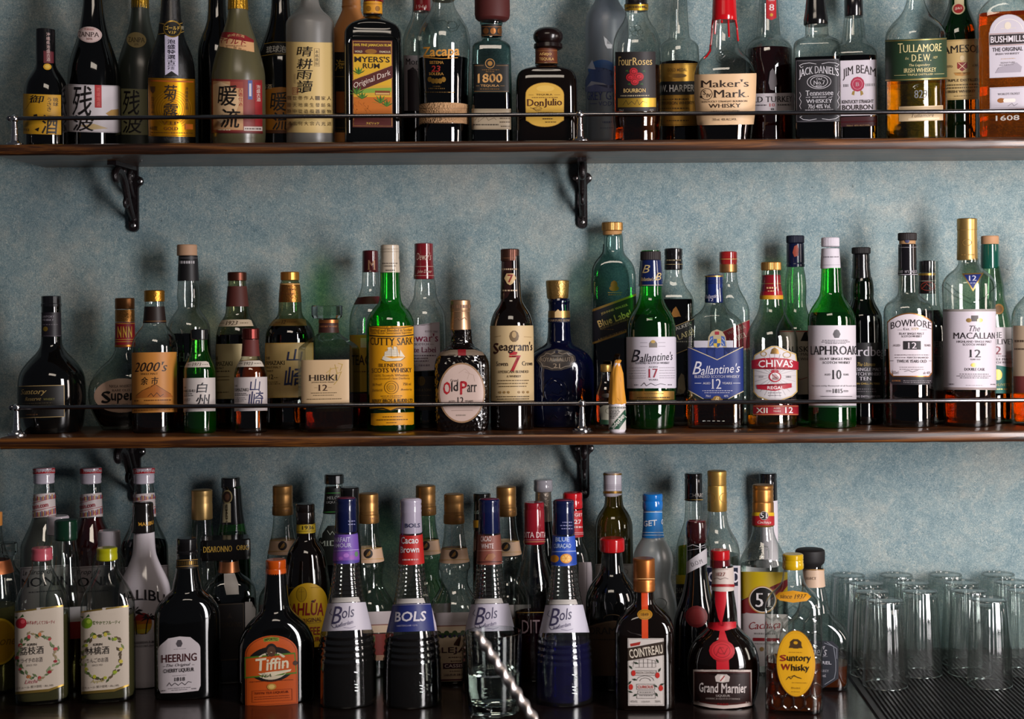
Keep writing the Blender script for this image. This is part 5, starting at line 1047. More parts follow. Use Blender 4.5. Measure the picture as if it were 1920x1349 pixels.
b.label('label', R('#8c1624', 1411, 760, 1495, 779, 2), L('g:#b08a4a', .9, 1412, 762, 1494, 762), L('g:#b08a4a', .9, 1412, 777.5, 1494, 777.5), T('#cfc8b8', 'XII', 1417, 765, 1438, 775, 'b'), T('#cfc8c8', '12', 1470, 763.5, 1484, 775, 'b'), T('#c0a8a0', 'AGED', 1449, 764.5, 1461, 767.5, 'b'), T('#c0a8a0', 'YEARS', 1448, 770, 1462, 773, 'b'), lab='red lower label')

b = md('whisky_bottle', 'green-tinted bulb-necked bottle with navy foil cap, between red-necked and white-capped bottles', 1492, 2.532, '500 15 520 19 545 20.5 570 18.5 590 24 605 33 620 39 640 39.5', 'pgreen', liq=('dark', 622))
b.cap('cap', 'm:#0e1428', '442 15 443.5 16.8 455 16.8 456.5 15.6', seg=72, lobes=0.97, smooth=20)
b.cap('neck_foil', 'l:#0c1330', '457 15.6 458 16.4 492 16.8 494 16.2 497 17.2 499 17 501 16.6', prints=[PG('#8a3c2c', 1487, 474, 1490, 462, 1496, 459, 1498, 468, 1494, 472, 1497, 480, 1490, 482)])
b.label('label', R('#a89c8a', 1462, 620, 1520, 740), T('#2a2420', 'TALISKER', 1464, 650, 1528, 660, 'f'), PG('#15130f', 1500, 640, 1507, 624, 1512, 622, 1514, 640), T('#4a4038', 'SINGLE MALT', 1470, 662, 1520, 667, 'f'), T('#4a4038', 'SCOTCH WHISKY', 1468, 671, 1524, 676, 'f'), L('#8a2420', 1, 1464, 708, 1480, 706, 1500, 712, 1512, 708), R('#8a3024', 1462, 621, 1520, 622.6))

b = md('whisky_bottle', 'bright green bottle with white cap and plain white label numbered 10', 1559, 2.472, '503 18.5 545 20.5 555 23 566 30 578 38 592 44 605 45', 'green', liq=('green', 586))
b.cap('cap', 'm:#bdb6be', '445.5 15 447 16.8 461.5 17 462.5 16', dx=-1.5, seg=72, lobes=0.965, smooth=20)
b.cap('neck_foil', 'm:#bdb6be', '466 15.6 467 16.8 502 18.8 504 18', dx=-1.5, prints=[L('#7a747c', .7, 1541, 463, 1574, 463), L('#9a949c', .7, 1540, 497, 1575, 497), D_('#6a646c', 1545, 1572, 482, 1.8)])
b.label('label', R('#bfb7bd', 1515.8, 610.5, 1603, 761), R('#3a5a44', 1515.8, 761.5, 1603, 764.5), PG('#4a464a', 1561, 627, 1564, 620, 1568, 618, 1572, 620, 1575, 627, 1572, 634, 1564, 634), D_('#5a565a', 1542, 1588, 638.5, 1.3), D_('#5a565a', 1541, 1592, 641.5, 1.3), D_('#5a565a', 1548, 1584, 644.2, 1.2), T('#1a181c', 'LAPHROAIG', 1521, 649, 1603, 665.5, 'f'), T('#2c282c', 'ISLAY SINGLE MALT', 1538, 671, 1594.5, 675.5, 'f'), T('#2c282c', 'SCOTCH WHISKY', 1542.5, 678, 1591.5, 682.5, 'f'), T('#1a181c', '10', 1559, 694, 1576, 711.5, 'f'), T('#3a363a', 'AGED', 1546, 701, 1556.5, 704.5, 'f'), T('#3a363a', 'YEARS', 1579, 701, 1589, 704.5, 'f'), T('#3a363a', 'The most richly flavoured of all Scotch whiskies', 1522, 722.5, 1603, 726, 's'), T('#1a181c', '1815', 1560, 729.5, 1578, 737.5, 'f'), T('#3a363a', 'ESTD', 1549, 732, 1558, 735.5, 'f'), T('#3a363a', 'ESTD', 1580, 732, 1588, 735.5, 'f'), L('#3a363a', .8, 1538, 743.5, 1595, 743.5), D_('#6a666a', 1536, 1600, 756, 1.2))

b = md('whisky_bottle', 'very dark green bottle with black label, behind the white label numbered 10', 1618, 2.533, '520 17 530 20 550 21.5 560 20 572 25 584 32 598 37 806 38', 'dgreen', liq=('green', 590))
b.cap('cap', 'm:#121011', '464 15 465.5 17.6 475 17.6 476.5 16', dx=-2, seg=72, lobes=0.97, smooth=20)
b.cap('neck_foil', 's:#0e0d0e', '477 15 478 15.8 490 16.4 492 15.8 496 16.6 500 16 520 18.4 522 18', dx=-2)
b.label('label', R('#141215', 1583, 643, 1652, 752), T('#c0b8c0', 'Ardbeg', 1592, 650, 1654, 674, 'f'), T('g:#a88c4a', 'The Ultimate', 1608, 680, 1640, 687, 'i'), T('#b8b0b8', 'SINGLE MALT', 1607, 690, 1650, 696, 'f'), T('#b8b0b8', 'SCOTCH WHISKY', 1594, 698.5, 1650, 704.5, 'f'), T('#c0b8c0', 'TEN', 1611, 707, 1633, 713.5, 'f'), T('g:#a88c4a', 'NON CHILL-FILTERED', 1600, 718, 1648, 721.5, 'b'), D_('#6a646a', 1604, 1640, 730, 1.4), D_('#6a646a', 1604, 1642, 734.5, 1.4), T('#a8a0a8', 'THE ARDBEG DISTILLERY LTD', 1586, 742, 1648, 745.5, 'b'))

b = md('whisky_bottle', 'clear sloping-shouldered bottle with black cap and arched white label around a boxed 12', 1703, 2.472, '516 17.5 548 18.5 556 22 562 30 568 39 576 44.5 590 46.2', 'clear', sq=(2.4, 550, 576, .9), liq=('dark', 655))
b.cap('stopper', 'm:#1f1819', '437 16 438.5 17.6 450 17.6 451.5 16.4', dx=-1, seg=72, lobes=0.975, smooth=20)
b.cap('cork_ring', 'm:#a07a54', '451 14.6 452 15.2 458 15.2 458.6 14.6', dx=-1)
b.cap('neck_foil', 's:#131014', '458 16 459 17 500 17.4 515 18.4 517 17.6', dx=-1, prints=[E('#3a3a5a', 1702, 452, 4, 4), L('#8a8488', .7, 1686, 464, 1719, 464), T('#a8a0a8', 'ISLAY · Nº1 VAULTS', 1686, 507, 1718, 512, 'f'), L('#b0a8b0', 1, 1685, 515, 1720, 515)])
bw = [(1664, 604)]+[(1664+82*i/16, 604-17*math.sin(math.pi*i/16)**.75) for i in range(1, 16)]+[(1746, 604), (1745.5, 700), (1740, 707), (1674, 707), (1668, 700)]
bw2 = [(1705+(x-1705)*.965, 650+(y-650)*.965) for x, y in bw]
b.label('label', PG('#1c161b', 1667, 690, 1746, 690, 1745, 718, 1738, 722, 1674, 722, 1668, 716), ('p', 'g:#a8703c', bw), ('p', '#c3b8be', bw2), T('#221a20', 'BOWMORE', 1671, 599, 1744, 612, 'f', 6), T('#4a3c40', 'Est.', 1694, 615, 1706, 619.5, 'f'), T('g:#b89a5a', '1779', 1709, 615, 1721, 619.5, 'f'), L('#6a5a60', .6, 1683, 619, 1692, 619), L('#6a5a60', .6, 1725, 619, 1736, 619), T('#3a3034', 'ISLAY SINGLE MALT', 1686, 624, 1731, 628, 'f'), T('#3a3034', 'SCOTCH WHISKY', 1690, 629, 1727, 633, 'f'), R('#1c161a', 1693, 640, 1725, 656), T('#c8bcc2', '12', 1701, 642.5, 1717.5, 654, 'f'), T('#5a4c50', 'AGED', 1675, 646, 1688, 650, 'f'), T('#5a4c50', 'YEARS', 1731, 646, 1742, 650, 'f'), D_('#6a5c60', 1678, 1739, 666, 1.3), T('#4a3c40', 'PERFECTLY BALANCED', 1700, 669.5, 1738, 672.5, 'f'), D_('#6a5c60', 1678, 1698, 671, 1.3), T('#2c2226', 'TWELVE YEARS OLD', 1682, 675, 1735, 680.5, 'f'), L('#4a3c40', .7, 1668, 677, 1676, 677), L('#4a3c40', .7, 1739, 677, 1745, 677), D_('#6a5c60', 1687, 1729, 689, 1), D_('#6a5c60', 1687, 1730, 693, 1), L('#2c2226', .7, 1695, 697, 1703, 695, 1710, 698, 1720, 694), T('#6a5c60', '700ml', 1672, 696, 1685, 702, 's'), T('#6a5c60', 'alc 40%', 1729, 697, 1742, 702, 's'), T('g:#8a5a34', 'BOWMORE', 1673, 713, 1688, 716, 'b'), D_('#8a8086', 1693, 1742, 714.5, 1), D_('#8a8086', 1693, 1740, 717.5, 1))

b = md('whisky_bottle', 'dark-filled bottle with black and gold cap, wedged behind the boxed 12 label', 1744, 2.533, '490 15 552 16 575 17 590 25 605 32 620 35 640 35', 'clear', liq=('black', 582))
b.cap('cap', 's:#121012', '489 14 490.5 15.6 510 15.8 511.5 15.4', dx=-5)
b.cap('neck_foil', 'l:#1c1214', '512 15.4 514 15.6 549 16.4 551 16', dx=-5, prints=[R('g:#a8843c', 1722, 512.5, 1756, 516.5), O('#8a3024', 1740, 537, 12, 8, 1.2), L('#8a3024', 1.2, 1728, 543, 1738, 532, 1748, 543), L('#a8a090', .8, 1724, 527, 1755, 527)])
b.label('label', R('#120f11', 1712, 640, 1778, 748), T('#4a4446', 'GLEN', 1728, 640, 1770, 651, 'f'), T('#5a1820', '12', 1734, 652, 1758, 663, 'f'), D_('#3a3436', 1730, 1770, 668, 2))

b = md('whisky_bottle', 'tall clear broad-shouldered bottle with gold cap, blue triangle and large white label', 1816.5, 2.478, '485 18 495 19 503 24 510 33 518 42 530 49 545 49.5 575 48', 'clear', liq=('whisky', 733))
b.cap('cap', 'g:#b89458', '410 17 411.5 18.6 430 18.6 434 18 486 19.2 488 18.4', dx=-2.5, prints=[L('#8a6a34', .8, 1796, 431, 1833, 431), O('#8a6a34', 1814, 455, 8, 6, .9), D_('#8a6a34', 1800, 1828, 478, 1.4)])
b.label('neck_label', PG('g:#b89458', 1804, 513, 1843.5, 512, 1824, 547), PG('#1b2a66', 1808, 515.5, 1839, 514.5, 1824, 542), T('#c8c4d0', '12', 1816, 517, 1830, 526.5, 'f'), D_('#a8a4b8', 1819, 1828, 531, 1), lab='blue triangle numbered 12')
b.add_relief('moulded_chevron', 'clear', [[(1768, 535), (1790, 555), (1820, 570), (1845, 558), (1866, 538)], [(1775, 530), (1796, 548), (1820, 562)]], 1.1)
b.label('label', R('#8a827e', 1769.4, 580, 1866, 584.5), R('#c2b8c0', 1769.4, 584.5, 1865.5, 727), R('#8a7a78', 1769.4, 727, 1865.5, 731.5), R('#4a4444', 1820, 592, 1833, 603), E('g:#b8945a', 1816, 601, 5, 4), E('g:#b8945a', 1836, 601, 5, 4), T('#3a3238', 'The', 1817, 611, 1836, 622, 'i'), T('#1e181c', 'MACALLAN', 1788, 624, 1862, 635.5, 'f'), T('#4a4046', 'HIGHLAND SINGLE MALT', 1794, 639, 1856, 643, 'f'), T('#4a4046', 'SCOTCH WHISKY', 1805, 644.5, 1847, 648.5, 'f'), T('#1e181c', '12', 1816, 656, 1837, 670.5, 'f'), T('#5a5056', 'YEARS OLD', 1818, 673, 1836, 675.6, 'f'), E('g:#d0b060', 1826, 685, 7, 4), T('#3a3238', 'DOUBLE CASK', 1808, 690.5, 1844, 695.5, 'f'), D_('#5a5056', 1799, 1851, 702, 1.2), D_('#5a5056', 1794, 1854, 705.5, 1.2), D_('#5a5056', 1800, 1850, 709, 1.2), D_('#6a6066', 1780, 1790, 721, 2), D_('#6a6066', 1854, 1863, 721, 2), D_('#8a8086', 1810, 1840, 723, .9))

b = md('whisky_bottle', 'pale green bottle with green capsule, behind the blue triangle bottle', 1860, 2.533, '500 15 520 19 540 23 560 23 575 28 600 34 620 37.5 640 38', 'pgreen', liq=('dark', 655))
b.cap('cap', 's:#14493c', '457 15 459 16.6 502 17.4 504 16.6', dx=-3)
b.cap('cap_top', 'm:#b08460', '442.5 15 444 16.4 457 16.4 458.5 15.6', dx=-3)
b.label('neck_medallion', E('#7a5420', 1872, 580, 9, 10), E('#5a3c14', 1872, 580, 6, 7))
b.label('label', R('#bab0b4', 1824, 614, 1897, 690), T('#2a2226', 'THE', 1853, 623, 1877, 634, 'f'), T('#2a2226', 'GLENLIVET', 1832, 636, 1896, 646, 'f'), T('#7a2434', '12', 1854, 650, 1876, 665, 'f'), D_('#6a6064', 1870, 1886, 668, 1.4), T('#4a4044', 'SINGLE MALT', 1850, 672, 1892, 676, 'f'), T('#4a4044', 'SCOTCH WHISKY', 1850, 678, 1894, 682, 'f'), PG('#0f5a50', 1824, 690, 1860, 684, 1897, 690, 1897, 738, 1824, 738), E('g:#b07a3c', 1869, 703, 8, 10), T('g:#a8a060', "GLENLIVET'S", 1850, 719, 1890, 724, 'i'), D_('g:#a8a060', 1856, 1886, 730, 2))

b = md('whisky_bottle', 'clear amber-filled bottle with tan label, cut by the right edge, lower shelf', 1945, 2.485, '545 20 556 24 566 34 576 42 590 46.5 605 47.5', 'clear', liq=('orange', 657))
b.cap('cap', 's:#1a1416', '470 16 472 18 545 19 546 18')
b.label('label', R('#b09a80', 1901, 611, 1989, 738), R('#6a2c28', 1901, 706, 1989, 738), D_('#4a3828', 1904, 1980, 640, 4), D_('#4a3828', 1904, 1980, 655, 2.5))

# ------------------------------------------------------------------ counter, left to right
gL = 'bottles on the counter'
def lo(name, label, cx, D, prof, gl, **k): return Bottle(name, label, cx, D, COUNTER+k.pop('dz', 0.0), prof, gl, group=gL, **k)

b = lo('liqueur_bottle', 'clear bottle with yellow lemon label cut off by the left edge of the picture', -9, 2.37, '985 12 1010 13.5 1030 19 1050 26 1075 33 1100 37 1120 39.5 1140 40', 'clear', liq=('pale', 1135))
b.cap('cap', 's:#b87a3c', '960 12 962 13.5 985 13.5 986 13')
b.band('neck_label', 'g:#a8623c', 1050, 1074)
b.label('label', E('#c09a1c', -4, 1205, 34, 44, 36), E('#a87c14', -4, 1205, 30, 40, 36), T('#6a4c10', 'limone', -28, 1196, 24, 1212, 'i'))

b = lo('decanter', 'crystal decanter stopper showing behind the cut-off lemon bottle at the far left', 18, 2.510, '1050 9 1062 10 1075 20 1090 28 1110 31 1300 31', 'crystal', seg=16, smooth=10)
b.cap('stopper', LQ['crystal'], '1017 13 1019 15.5 1030 15 1036 15.4 1042 11 1052 9', seg=16, smooth=8)

def monin(label, cx, D, glk, liq, capd=0):
    b = lo('syrup_bottle', label, cx, D, '900 16 925 19 968 20.4 980 24 1000 33 1015 40 1028 43.5 1300 43.5', glk, liq=liq)
    b.cap('cap', 's:#bdb2bd', '877 17.5 878 19.2 889 19.4 890 18.8 894 19.3 900 18.7 905 19.2 906.5 18', prints=[R('#a8161f', cx-19.6, 879, cx+19.6, 888.5), T('#d8c8cc', 'MONIN  MONIN', cx-18.5+capd, 881.2, cx+18.5, 886.2, 'f')])
    pr = [PG('#bdb0ae', cx-19.5, 927, cx+20, 925, cx+20.6, 970, cx-20.6, 971)]
    rnd = random.Random(int(cx))
    for i in range(16):
        x = cx-19+i*2.45; c = ('#8a2c3c', '#b88a2c', '#6a3c6a', '#a0342c', '#c8a04c', '#4c5a7c')[i % 6]
        y = 929-(x-cx)*.08
        pr += [R(c, x, y+rnd.uniform(0, 4), x+1.3, y+9)]
        y2 = 957-(x-cx)*.18; pr += [R(c, x, y2+rnd.uniform(0, 3), x+1.3, min(y2+11, 969))]
    pr += [L('#98202c', .8, cx-19.5, 943, cx+20, 934), L('#98202c', .8, cx-20, 959, cx+20, 951), T('#98202c', 'monin.com', cx-19.8, 944.5, cx+7, 953, 'b', 0, 8), PG('#98202c', cx+4, 963, cx+8, 958, cx+11, 964, cx+8, 968)]
    b.label('neck_label', *pr, lab='white neck label with tiny coloured stripes')
    b.label('label', R('#b3a8aa', cx-42.5, 1062, cx+42.5, 1220), FR('#5a5054', cx-41, 1065, cx+41, 1217, .8), T('#2a2428', 'Le Sirop de', cx-38, 1068, cx+16, 1080, 'i'), T('#17141a', 'MONIN', cx-40, 1083, cx+40, 1100, 'f'), D_('#5a5258', cx-28, cx+28, 1110, 2))
    return b
monin('white-capped syrup bottle with cloudy grey contents, leftmost of the three with red-rimmed caps', 84, 2.500, 'clear', ('milk', 968))
monin('syrup bottle with dark red contents, middle of the three with red-rimmed caps', 172, 2.500, 'clear', ('red', 970), 6)
monin('syrup bottle with blue-black contents, rightmost of the three red-rimmed caps, behind white gloss bottle', 271.5, 2.510, 'clear', ('navy', 1015), -4)

b = lo('liqueur_bottle', 'clear bottle with plain white cap, just left of the dark green cap', 110, 2.445, '1000 19 1010 20 1025 27 1040 32 1060 34 1300 34', 'clear')
b.cap('cap', 's:#b3aab0', '967.5 18 970 20 1001 20.6 1002.5 19.5')
b = lo('liqueur_bottle', 'clear bottle with dark green cap and red-labelled base, behind the pink-capped bottle', 125, 2.395, '1010 18 1030 20 1060 23 1085 26 1095 29 1110 35 1125 38 1300 38', 'clear', liq=('dred', 1172))
b.cap('cap', 's:#0c2c1c', '975 19 977 20.8 1010 21.2 1012.5 20', seg=28, smooth=15)
b.label('label', R('#a8a0a4', 120, 1140, 160, 1168), R('#7a1c20', 120, 1168, 160, 1200))
b = lo('liqueur_bottle', 'clear bottle with pale grey cap rising behind the yellow-green cap', 206, 2.432, '1025 18 1032 21 1042 28 1060 33 1300 33', 'clear')
b.cap('cap', 's:#a8a0a6', '994.5 18 997 20.2 1025 20.6 1027 19.5')

def wreath(cx, cy, cols, leaf):
    o = []; rnd = random.Random(int(cx))
    for i in range(46):
        a = i*2*math.pi/46+rnd.uniform(-.06, .06); r = rnd.uniform(.86, 1.16)
        x, y = cx+34*r*math.cos(a), cy+41*r*math.sin(a); d = a+math.pi/2+rnd.uniform(-.9, .9)
        l, w = rnd.uniform(8, 12), rnd.uniform(1.8, 2.8)
        ux, uy = math.cos(d), math.sin(d)
        o.append(PG(rnd.choice(leaf), x-ux*l/2, y-uy*l/2, x-uy*w, y+ux*w, x+ux*l/2, y+uy*l/2, x+uy*w, y-ux*w))
    for i in range(11):
        a = i*2*math.pi/11+.3; o.append(E(rnd.choice(cols), cx+34*math.cos(a), cy+41*math.sin(a), rnd.uniform(2.6, 4), rnd.uniform(2.6, 4), 12))
    return o
def kirin(label, cx, D, capc, fruit, fc, name, sub, top, cols, leaf, liqk, capdx=0):
    b = lo('fruit_liqueur_bottle', label, cx, D, '1046 17 1062 17.5 1070 20 1085 28 1100 37 1115 44.5 1130 48.5 1145 49.5', 'clear', sq=(3.2, 1066, 1130, .82), seg=52, liq=(liqk, 1150))
    b.cap('cap', capc, '1027 17 1028.5 19 1034 19 1036 18.4 1040 19.2 1049 19.3 1050.5 18', dx=capdx, lobes=1)
    xl, xr = cx-48, cx+37
    wav = [(xl+(xr-xl)*i/20, 1147+(10*math.sin(math.pi*(i/20)**1.1)-6*(i/20)**3)) for i in range(21)]
    low = [(xr, 1287), (cx+10, 1294), (xl, 1294)]
    b.label('label', ('p', 'g:#a88a44', [(x, y-3) for x, y in wav]+[(xr, 1290), (cx+10, 1299), (xl, 1299)]), ('p', '#bcae9e', wav+low), E(fc[0], cx-37, 1167, 9.5, 10), E(fc[1], cx-34, 1164, 4, 4), PG('#2c4a20', cx-40, 1157, cx-34, 1150, cx-32, 1155), PG('#3c5a24', cx-44, 1158, cx-50, 1153, cx-43, 1154), T('#8a2c30' if fruit else '#4a5a24', top, cx-27, 1165, cx+22, 1172, 'b', -1, -2), wreath(cx-10, 1231, cols, leaf), T('#2c2420', 'KIRIN', cx-26, 1206, cx-10, 1210.5, 'b'), T('#221c1a', name, cx-39, 1212, cx+2, 1227, 's'), T('#3a3030', sub, cx-37, 1233, cx, 1242, 's'), T('#6a6058', 'SINCE 1923', cx-28, 1245, cx-10, 1248.5, 's'), T('#a8505a' if fruit else '#b0a060', 'Litchi' if fruit else 'Apple', cx-31, 1274, cx-8, 1281, 'i'), T('#5a5048', 'リキュール 果汁使用・Alc.14%', cx-46, 1285, cx+19, 1290, 's'))
    b.label('sticker', R('#a8a098', cx-10, 1140, cx+24, 1153), lab='small paper strip')
    return b
kirin('pink-capped fruit liqueur bottle with cream wreath label, far left of the front row', 79, 2.338, 's:#b3525e', True, ('#98202a', '#c04a50'), '荔枝酒', 'ライチのお酒', 'みずみずしくてフルーティ', ('#a8343a', '#8a1c24', '#b86a3c'), ('#3c5230', '#5a6a44', '#7a8a64', '#8a7a5a'), 'pale')
kirin('yellow-green-capped fruit liqueur bottle with cream wreath label, front row beside the pink-capped one', 202, 2.324, 's:#a3a012', False, ('#6a8a1c', '#9ab03c'), '林檎酒', 'りんごのお酒', '爽やかでフルーティ', ('#a0a02c', '#8a9a24', '#b8a83c'), ('#3c4c24', '#4a3c2a', '#6a7a3c', '#5a4a34'), 'pale', -1)

b = lo('rum_liqueur_bottle', 'glossy white bottle with black cap and palm-tree sunset emblem', 270.5, 2.425, '960 17 996 19 1035 20.5 1050 25 1065 31.5 1080 39 1095 45 1110 47.5 1130 48', 'white')
b.cap('cap', 's:#15100e', '942 15 943.5 18 948 18.8 951 18.2 957 19 960 18.6 966 19.4 970 19.6 997 21.4 998 20.5', dx=-1.5, prints=[T('g:#b8862c', 'MALIBU', 261, 980, 287, 987, 'b', -2, 6)])
sun = [E('#8a2420', 266.5, 1170, 17, 20), PG('#a85a1c', 250, 1164, 283, 1164, 283.5, 1172, 249.7, 1172), PG('#b8881c', 249.7, 1171, 283.5, 1171, 281, 1181, 252, 1181), PG('#b8a02c', 252, 1180.5, 281, 1180.5, 274, 1189, 259, 1189)]
palm = [L('#17120e', 2.2, 272, 1190, 274, 1172, 277, 1160), L('#17120e', 1.8, 256, 1190, 255, 1170, 252, 1150)]
for px, py, s_ in ((277, 1160, 1), (252, 1148, 1.25)):
    for a in (-160, -130, -95, -60, -25, 10, 170):
        t = math.radians(a); palm.append(PG('#17120e', px, py, px+7*s_*math.cos(t)+1, py+7*s_*math.sin(t)-2, px+14*s_*math.cos(t), py+13*s_*math.sin(t)+4, px+7*s_*math.cos(t), py+7*s_*math.sin(t)+2))
b.label('printed_emblem', sun, palm, T('#1a1418', 'MALIBU', 226, 1106, 306, 1125, 'f', 12), T('#5a5054', 'CARIBBEAN RUM', 252, 1203, 286, 1207, 'b'), T('#5a5054', 'WITH COCONUT LIQUEUR', 250, 1210, 290, 1214, 'b'), lab='printed palm and sunset emblem')

b = lo('cherry_liqueur_bottle', 'stout black bottle with black cap and white scalloped label with dark red lettering', 351, 2.340, '1034 18 1064 19.5 1085 23 1095 26 1105 27 1112 33 1120 43 1130 52 1142 58.5 1160 61', 'black', sq=(2.6, 1100, 1140, .7), seg=52)
b.cap('cap', 's:#141213', '1009 17 1011 18.8 1030 18.8 1032 18 1034 19.6 1038 19.4 1039.5 18')
b.band('neck_label', '#1a1410', 1049, 1064, [L('g:#a07a3c', 1, 332, 1050.5, 371, 1050.5), L('g:#a07a3c', 1, 331, 1062.5, 371, 1062.5), [R('g:#8a6a34', 334+i*3, 1053, 335.6+i*3, 1060) for i in range(12)]])
hl = [(313, 1199), (316, 1196), (336, 1193.5), (356, 1196), (358, 1199), (358, 1203)]+[(358+16*math.sin(a*.157), 1219-16*math.cos(a*.157)) for a in range(1, 11)]+[(374, 1288), (370, 1297.5), (336, 1299), (302, 1297.5), (298, 1288), (297.5, 1219)]+[(297.5+16-16*math.cos(a*.157), 1219-16*math.sin(a*.157)) for a in range(1, 11)]
b.label('label', ('p', '#beb4b6', hl), PG('#4a4448', 330, 1207, 333, 1200, 336, 1203, 339, 1200, 342, 1207, 339, 1213, 333, 1213), D_('#8a8286', 326, 348, 1217, .9), T('#3c1014', 'HEERING', 304.5, 1226, 367.5, 1241, 'b'), T('#4a4246', 'The Original', 313, 1244, 356, 1251, 'i'), L('#4a4246', .7, 307, 1248, 311, 1248), L('#4a4246', .7, 359, 1248, 363, 1248), T('#2c2428', 'CHERRY LIQUEUR', 308, 1253, 362.5, 1261.5, 'b'), D_('#8a8286', 324, 348, 1266.5, .9), T('#3a3236', '1818', 327, 1270, 346, 1277, 'f'), L('#2c2428', .8, 314, 1285, 318, 1279, 322, 1285, 328, 1280, 334, 1285, 340, 1280, 346, 1285, 352, 1279, 358, 1281), D_('#6a6266', 316, 356, 1290, 1), D_('#6a6266', 322, 350, 1293.5, 1), D_('#6a6266', 304, 312, 1293, 2), D_('#6a6266', 358, 366, 1293, 2))

b = lo('liqueur_bottle', 'clear bottle with long ribbed gold cap behind the stout black bottle', 380, 2.515, '970 18 1000 20 1030 24 1060 33 1300 35', 'clear')
b.cap('cap', 'g:#b0905c', '918.5 17 920 19.4 928 19.4 930 18.8 933 19.4 936 18.8 939 19.4 942 18.8 945 19.4 972 19.6 973.5 19')

b = lo('liqueur_bottle', 'dark bottle with black neck and upright cream strip label, green glass below', 436, 2.520, '912 16.5 950 19 980 23 1000 27 1030 32 1050 34 1300 35', 'lgreen', liq=('black', 1000))
b.cap('cap', 's:#121112', '895.5 15.5 897 17.4 910 17.4 912 18 914.5 17.4', dx=-2)
b.band('neck_foil', 's:#0c0b0b', 915, 981)
b.label('neck_label', R('#a89c7c', 420, 944, 434, 980), E('#8a7c54', 428, 932, 9, 13), E('#2c1a14', 428, 932, 7, 10.5), E('#5a3c2c', 428, 932, 4, 6), [T('#2c2418', ch, 423.5, 977.5-i*5.4-3.6, 430.5, 977.5-i*5.4, 'b', 0, 90) for i, ch in enumerate('HERMES')], lift=4)

b = lo('amaretto_bottle', 'clear square bottle with broad black square cap lettered in gold', 430, 2.435, '1046 17 1072 18.4 1080 26 1090 38 1100 46 1112 50 1300 50', 'clear', sq=(5, 1074, 1100, .8), seg=52, liq=('black', 1128))
b.cap('cap', 's:#0f0d0d', '1008 43 1010 45.5 1040 46 1046 45 1048 30', seg=48, sec=(9, .7), dx=-6, prints=[T('g:#b8923c', 'DISARONNO', 384, 1024, 436, 1035, 'f'), T('g:#b8923c', 'ORIG', 444, 1024, 466, 1033, 'f')])
b.band('neck_label', 'g:#a86a44', 1052, 1072)
b.label('paper_seal', PG('#a09890', 421, 1076, 440, 1076, 447, 1096, 444, 1104, 448, 1116, 425, 1116, 421, 1098))
b.label('label', R('#1c1818', 404, 1132, 458, 1240), FR('#5a4c3c', 406, 1134, 456, 1238, .7), T('#3c3228', 'DISARONNO', 409, 1168, 453, 1177, 'f'), PG('#2c2420', 431, 1150, 436, 1160, 426, 1160))
b.label('side_label', PG('#98908c', 459, 1131, 471, 1131, 471, 1145, 478, 1146, 476, 1180, 470, 1200, 459, 1200))

b = lo('tea_liqueur_bottle', 'broad black bottle with bright orange cap and orange oval-topped label', 518, 2.310, '1074 19 1100 20.5 1125 23 1141 26 1150 33 1160 44 1172 55 1185 63 1200 69 1215 70.5', 'black', sq=(2.6, 1140, 1190, .62), seg=56)
b.cap('cap', 's:#b84a0e', '1049.5 17 1051.5 18.8 1064 18.8 1065.5 18 1067 19 1075.5 19.2 1077 18', lobes=0.985)
tl = [(460.5, 1323), (460.5, 1225)]+circ(508.5, 1226, 48, 34, 20, 180, 360)+[(556.5, 1323)]
b.label('label', ('p', '#b24a14', tl), ('q', '#7a2c0c', [(508+(x-508)*.95, 1262+(y-1262)*.965) for x, y in tl+tl[:1]], .9), PG('#7a8a2c', 494, 1197, 508, 1194.5, 523, 1197, 522, 1203, 508, 1201, 495, 1203), T('#2c3414', 'IMPORTED', 496, 1196.5, 521, 1201.5, 'b', 1), E('#15100e', 508.5, 1246, 45, 33, 40), E('#c0b298', 508.5, 1249, 33, 26, 40), E('#15100e', 508.5, 1221, 11, 14), E('#4a3020', 508.5, 1222, 8, 10), PG('#4a6a1c', 460, 1230, 552, 1226, 555, 1266, 460, 1270), PG('#b24a14', 462, 1233, 550, 1229, 553, 1263, 462, 1267), T('#cfc0a4', 'T', 480, 1234, 500, 1257, 'k', 0, 4), T('#cfc0a4', 'iffin', 498, 1234, 540, 1256, 'k', 0, 4), PG('#cfc0a4', 484, 1262, 510, 1265, 545, 1257, 543, 1261, 512, 1268, 490, 1266), T('#2c3414', 'TEA', 490, 1264, 508, 1270, 'i', 0, 4), E('#3a2014', 552, 1246, 4.5, 4.5), E('#a87c34', 508.5, 1288, 8.5, 6), E('#c8a45c', 508.5, 1288, 5.5, 4), FR('#8a3410', 474, 1294, 546, 1315, .8), T('#6a1c0a', 'TIFFIN TEA LIQUEUR', 477, 1297, 540, 1302, 'f'), D_('#7a2c10', 478, 542, 1306, 1.2), D_('#7a2c10', 478, 542, 1310, 1.2), D_('#5a2410', 470, 548, 1277, 1.2))

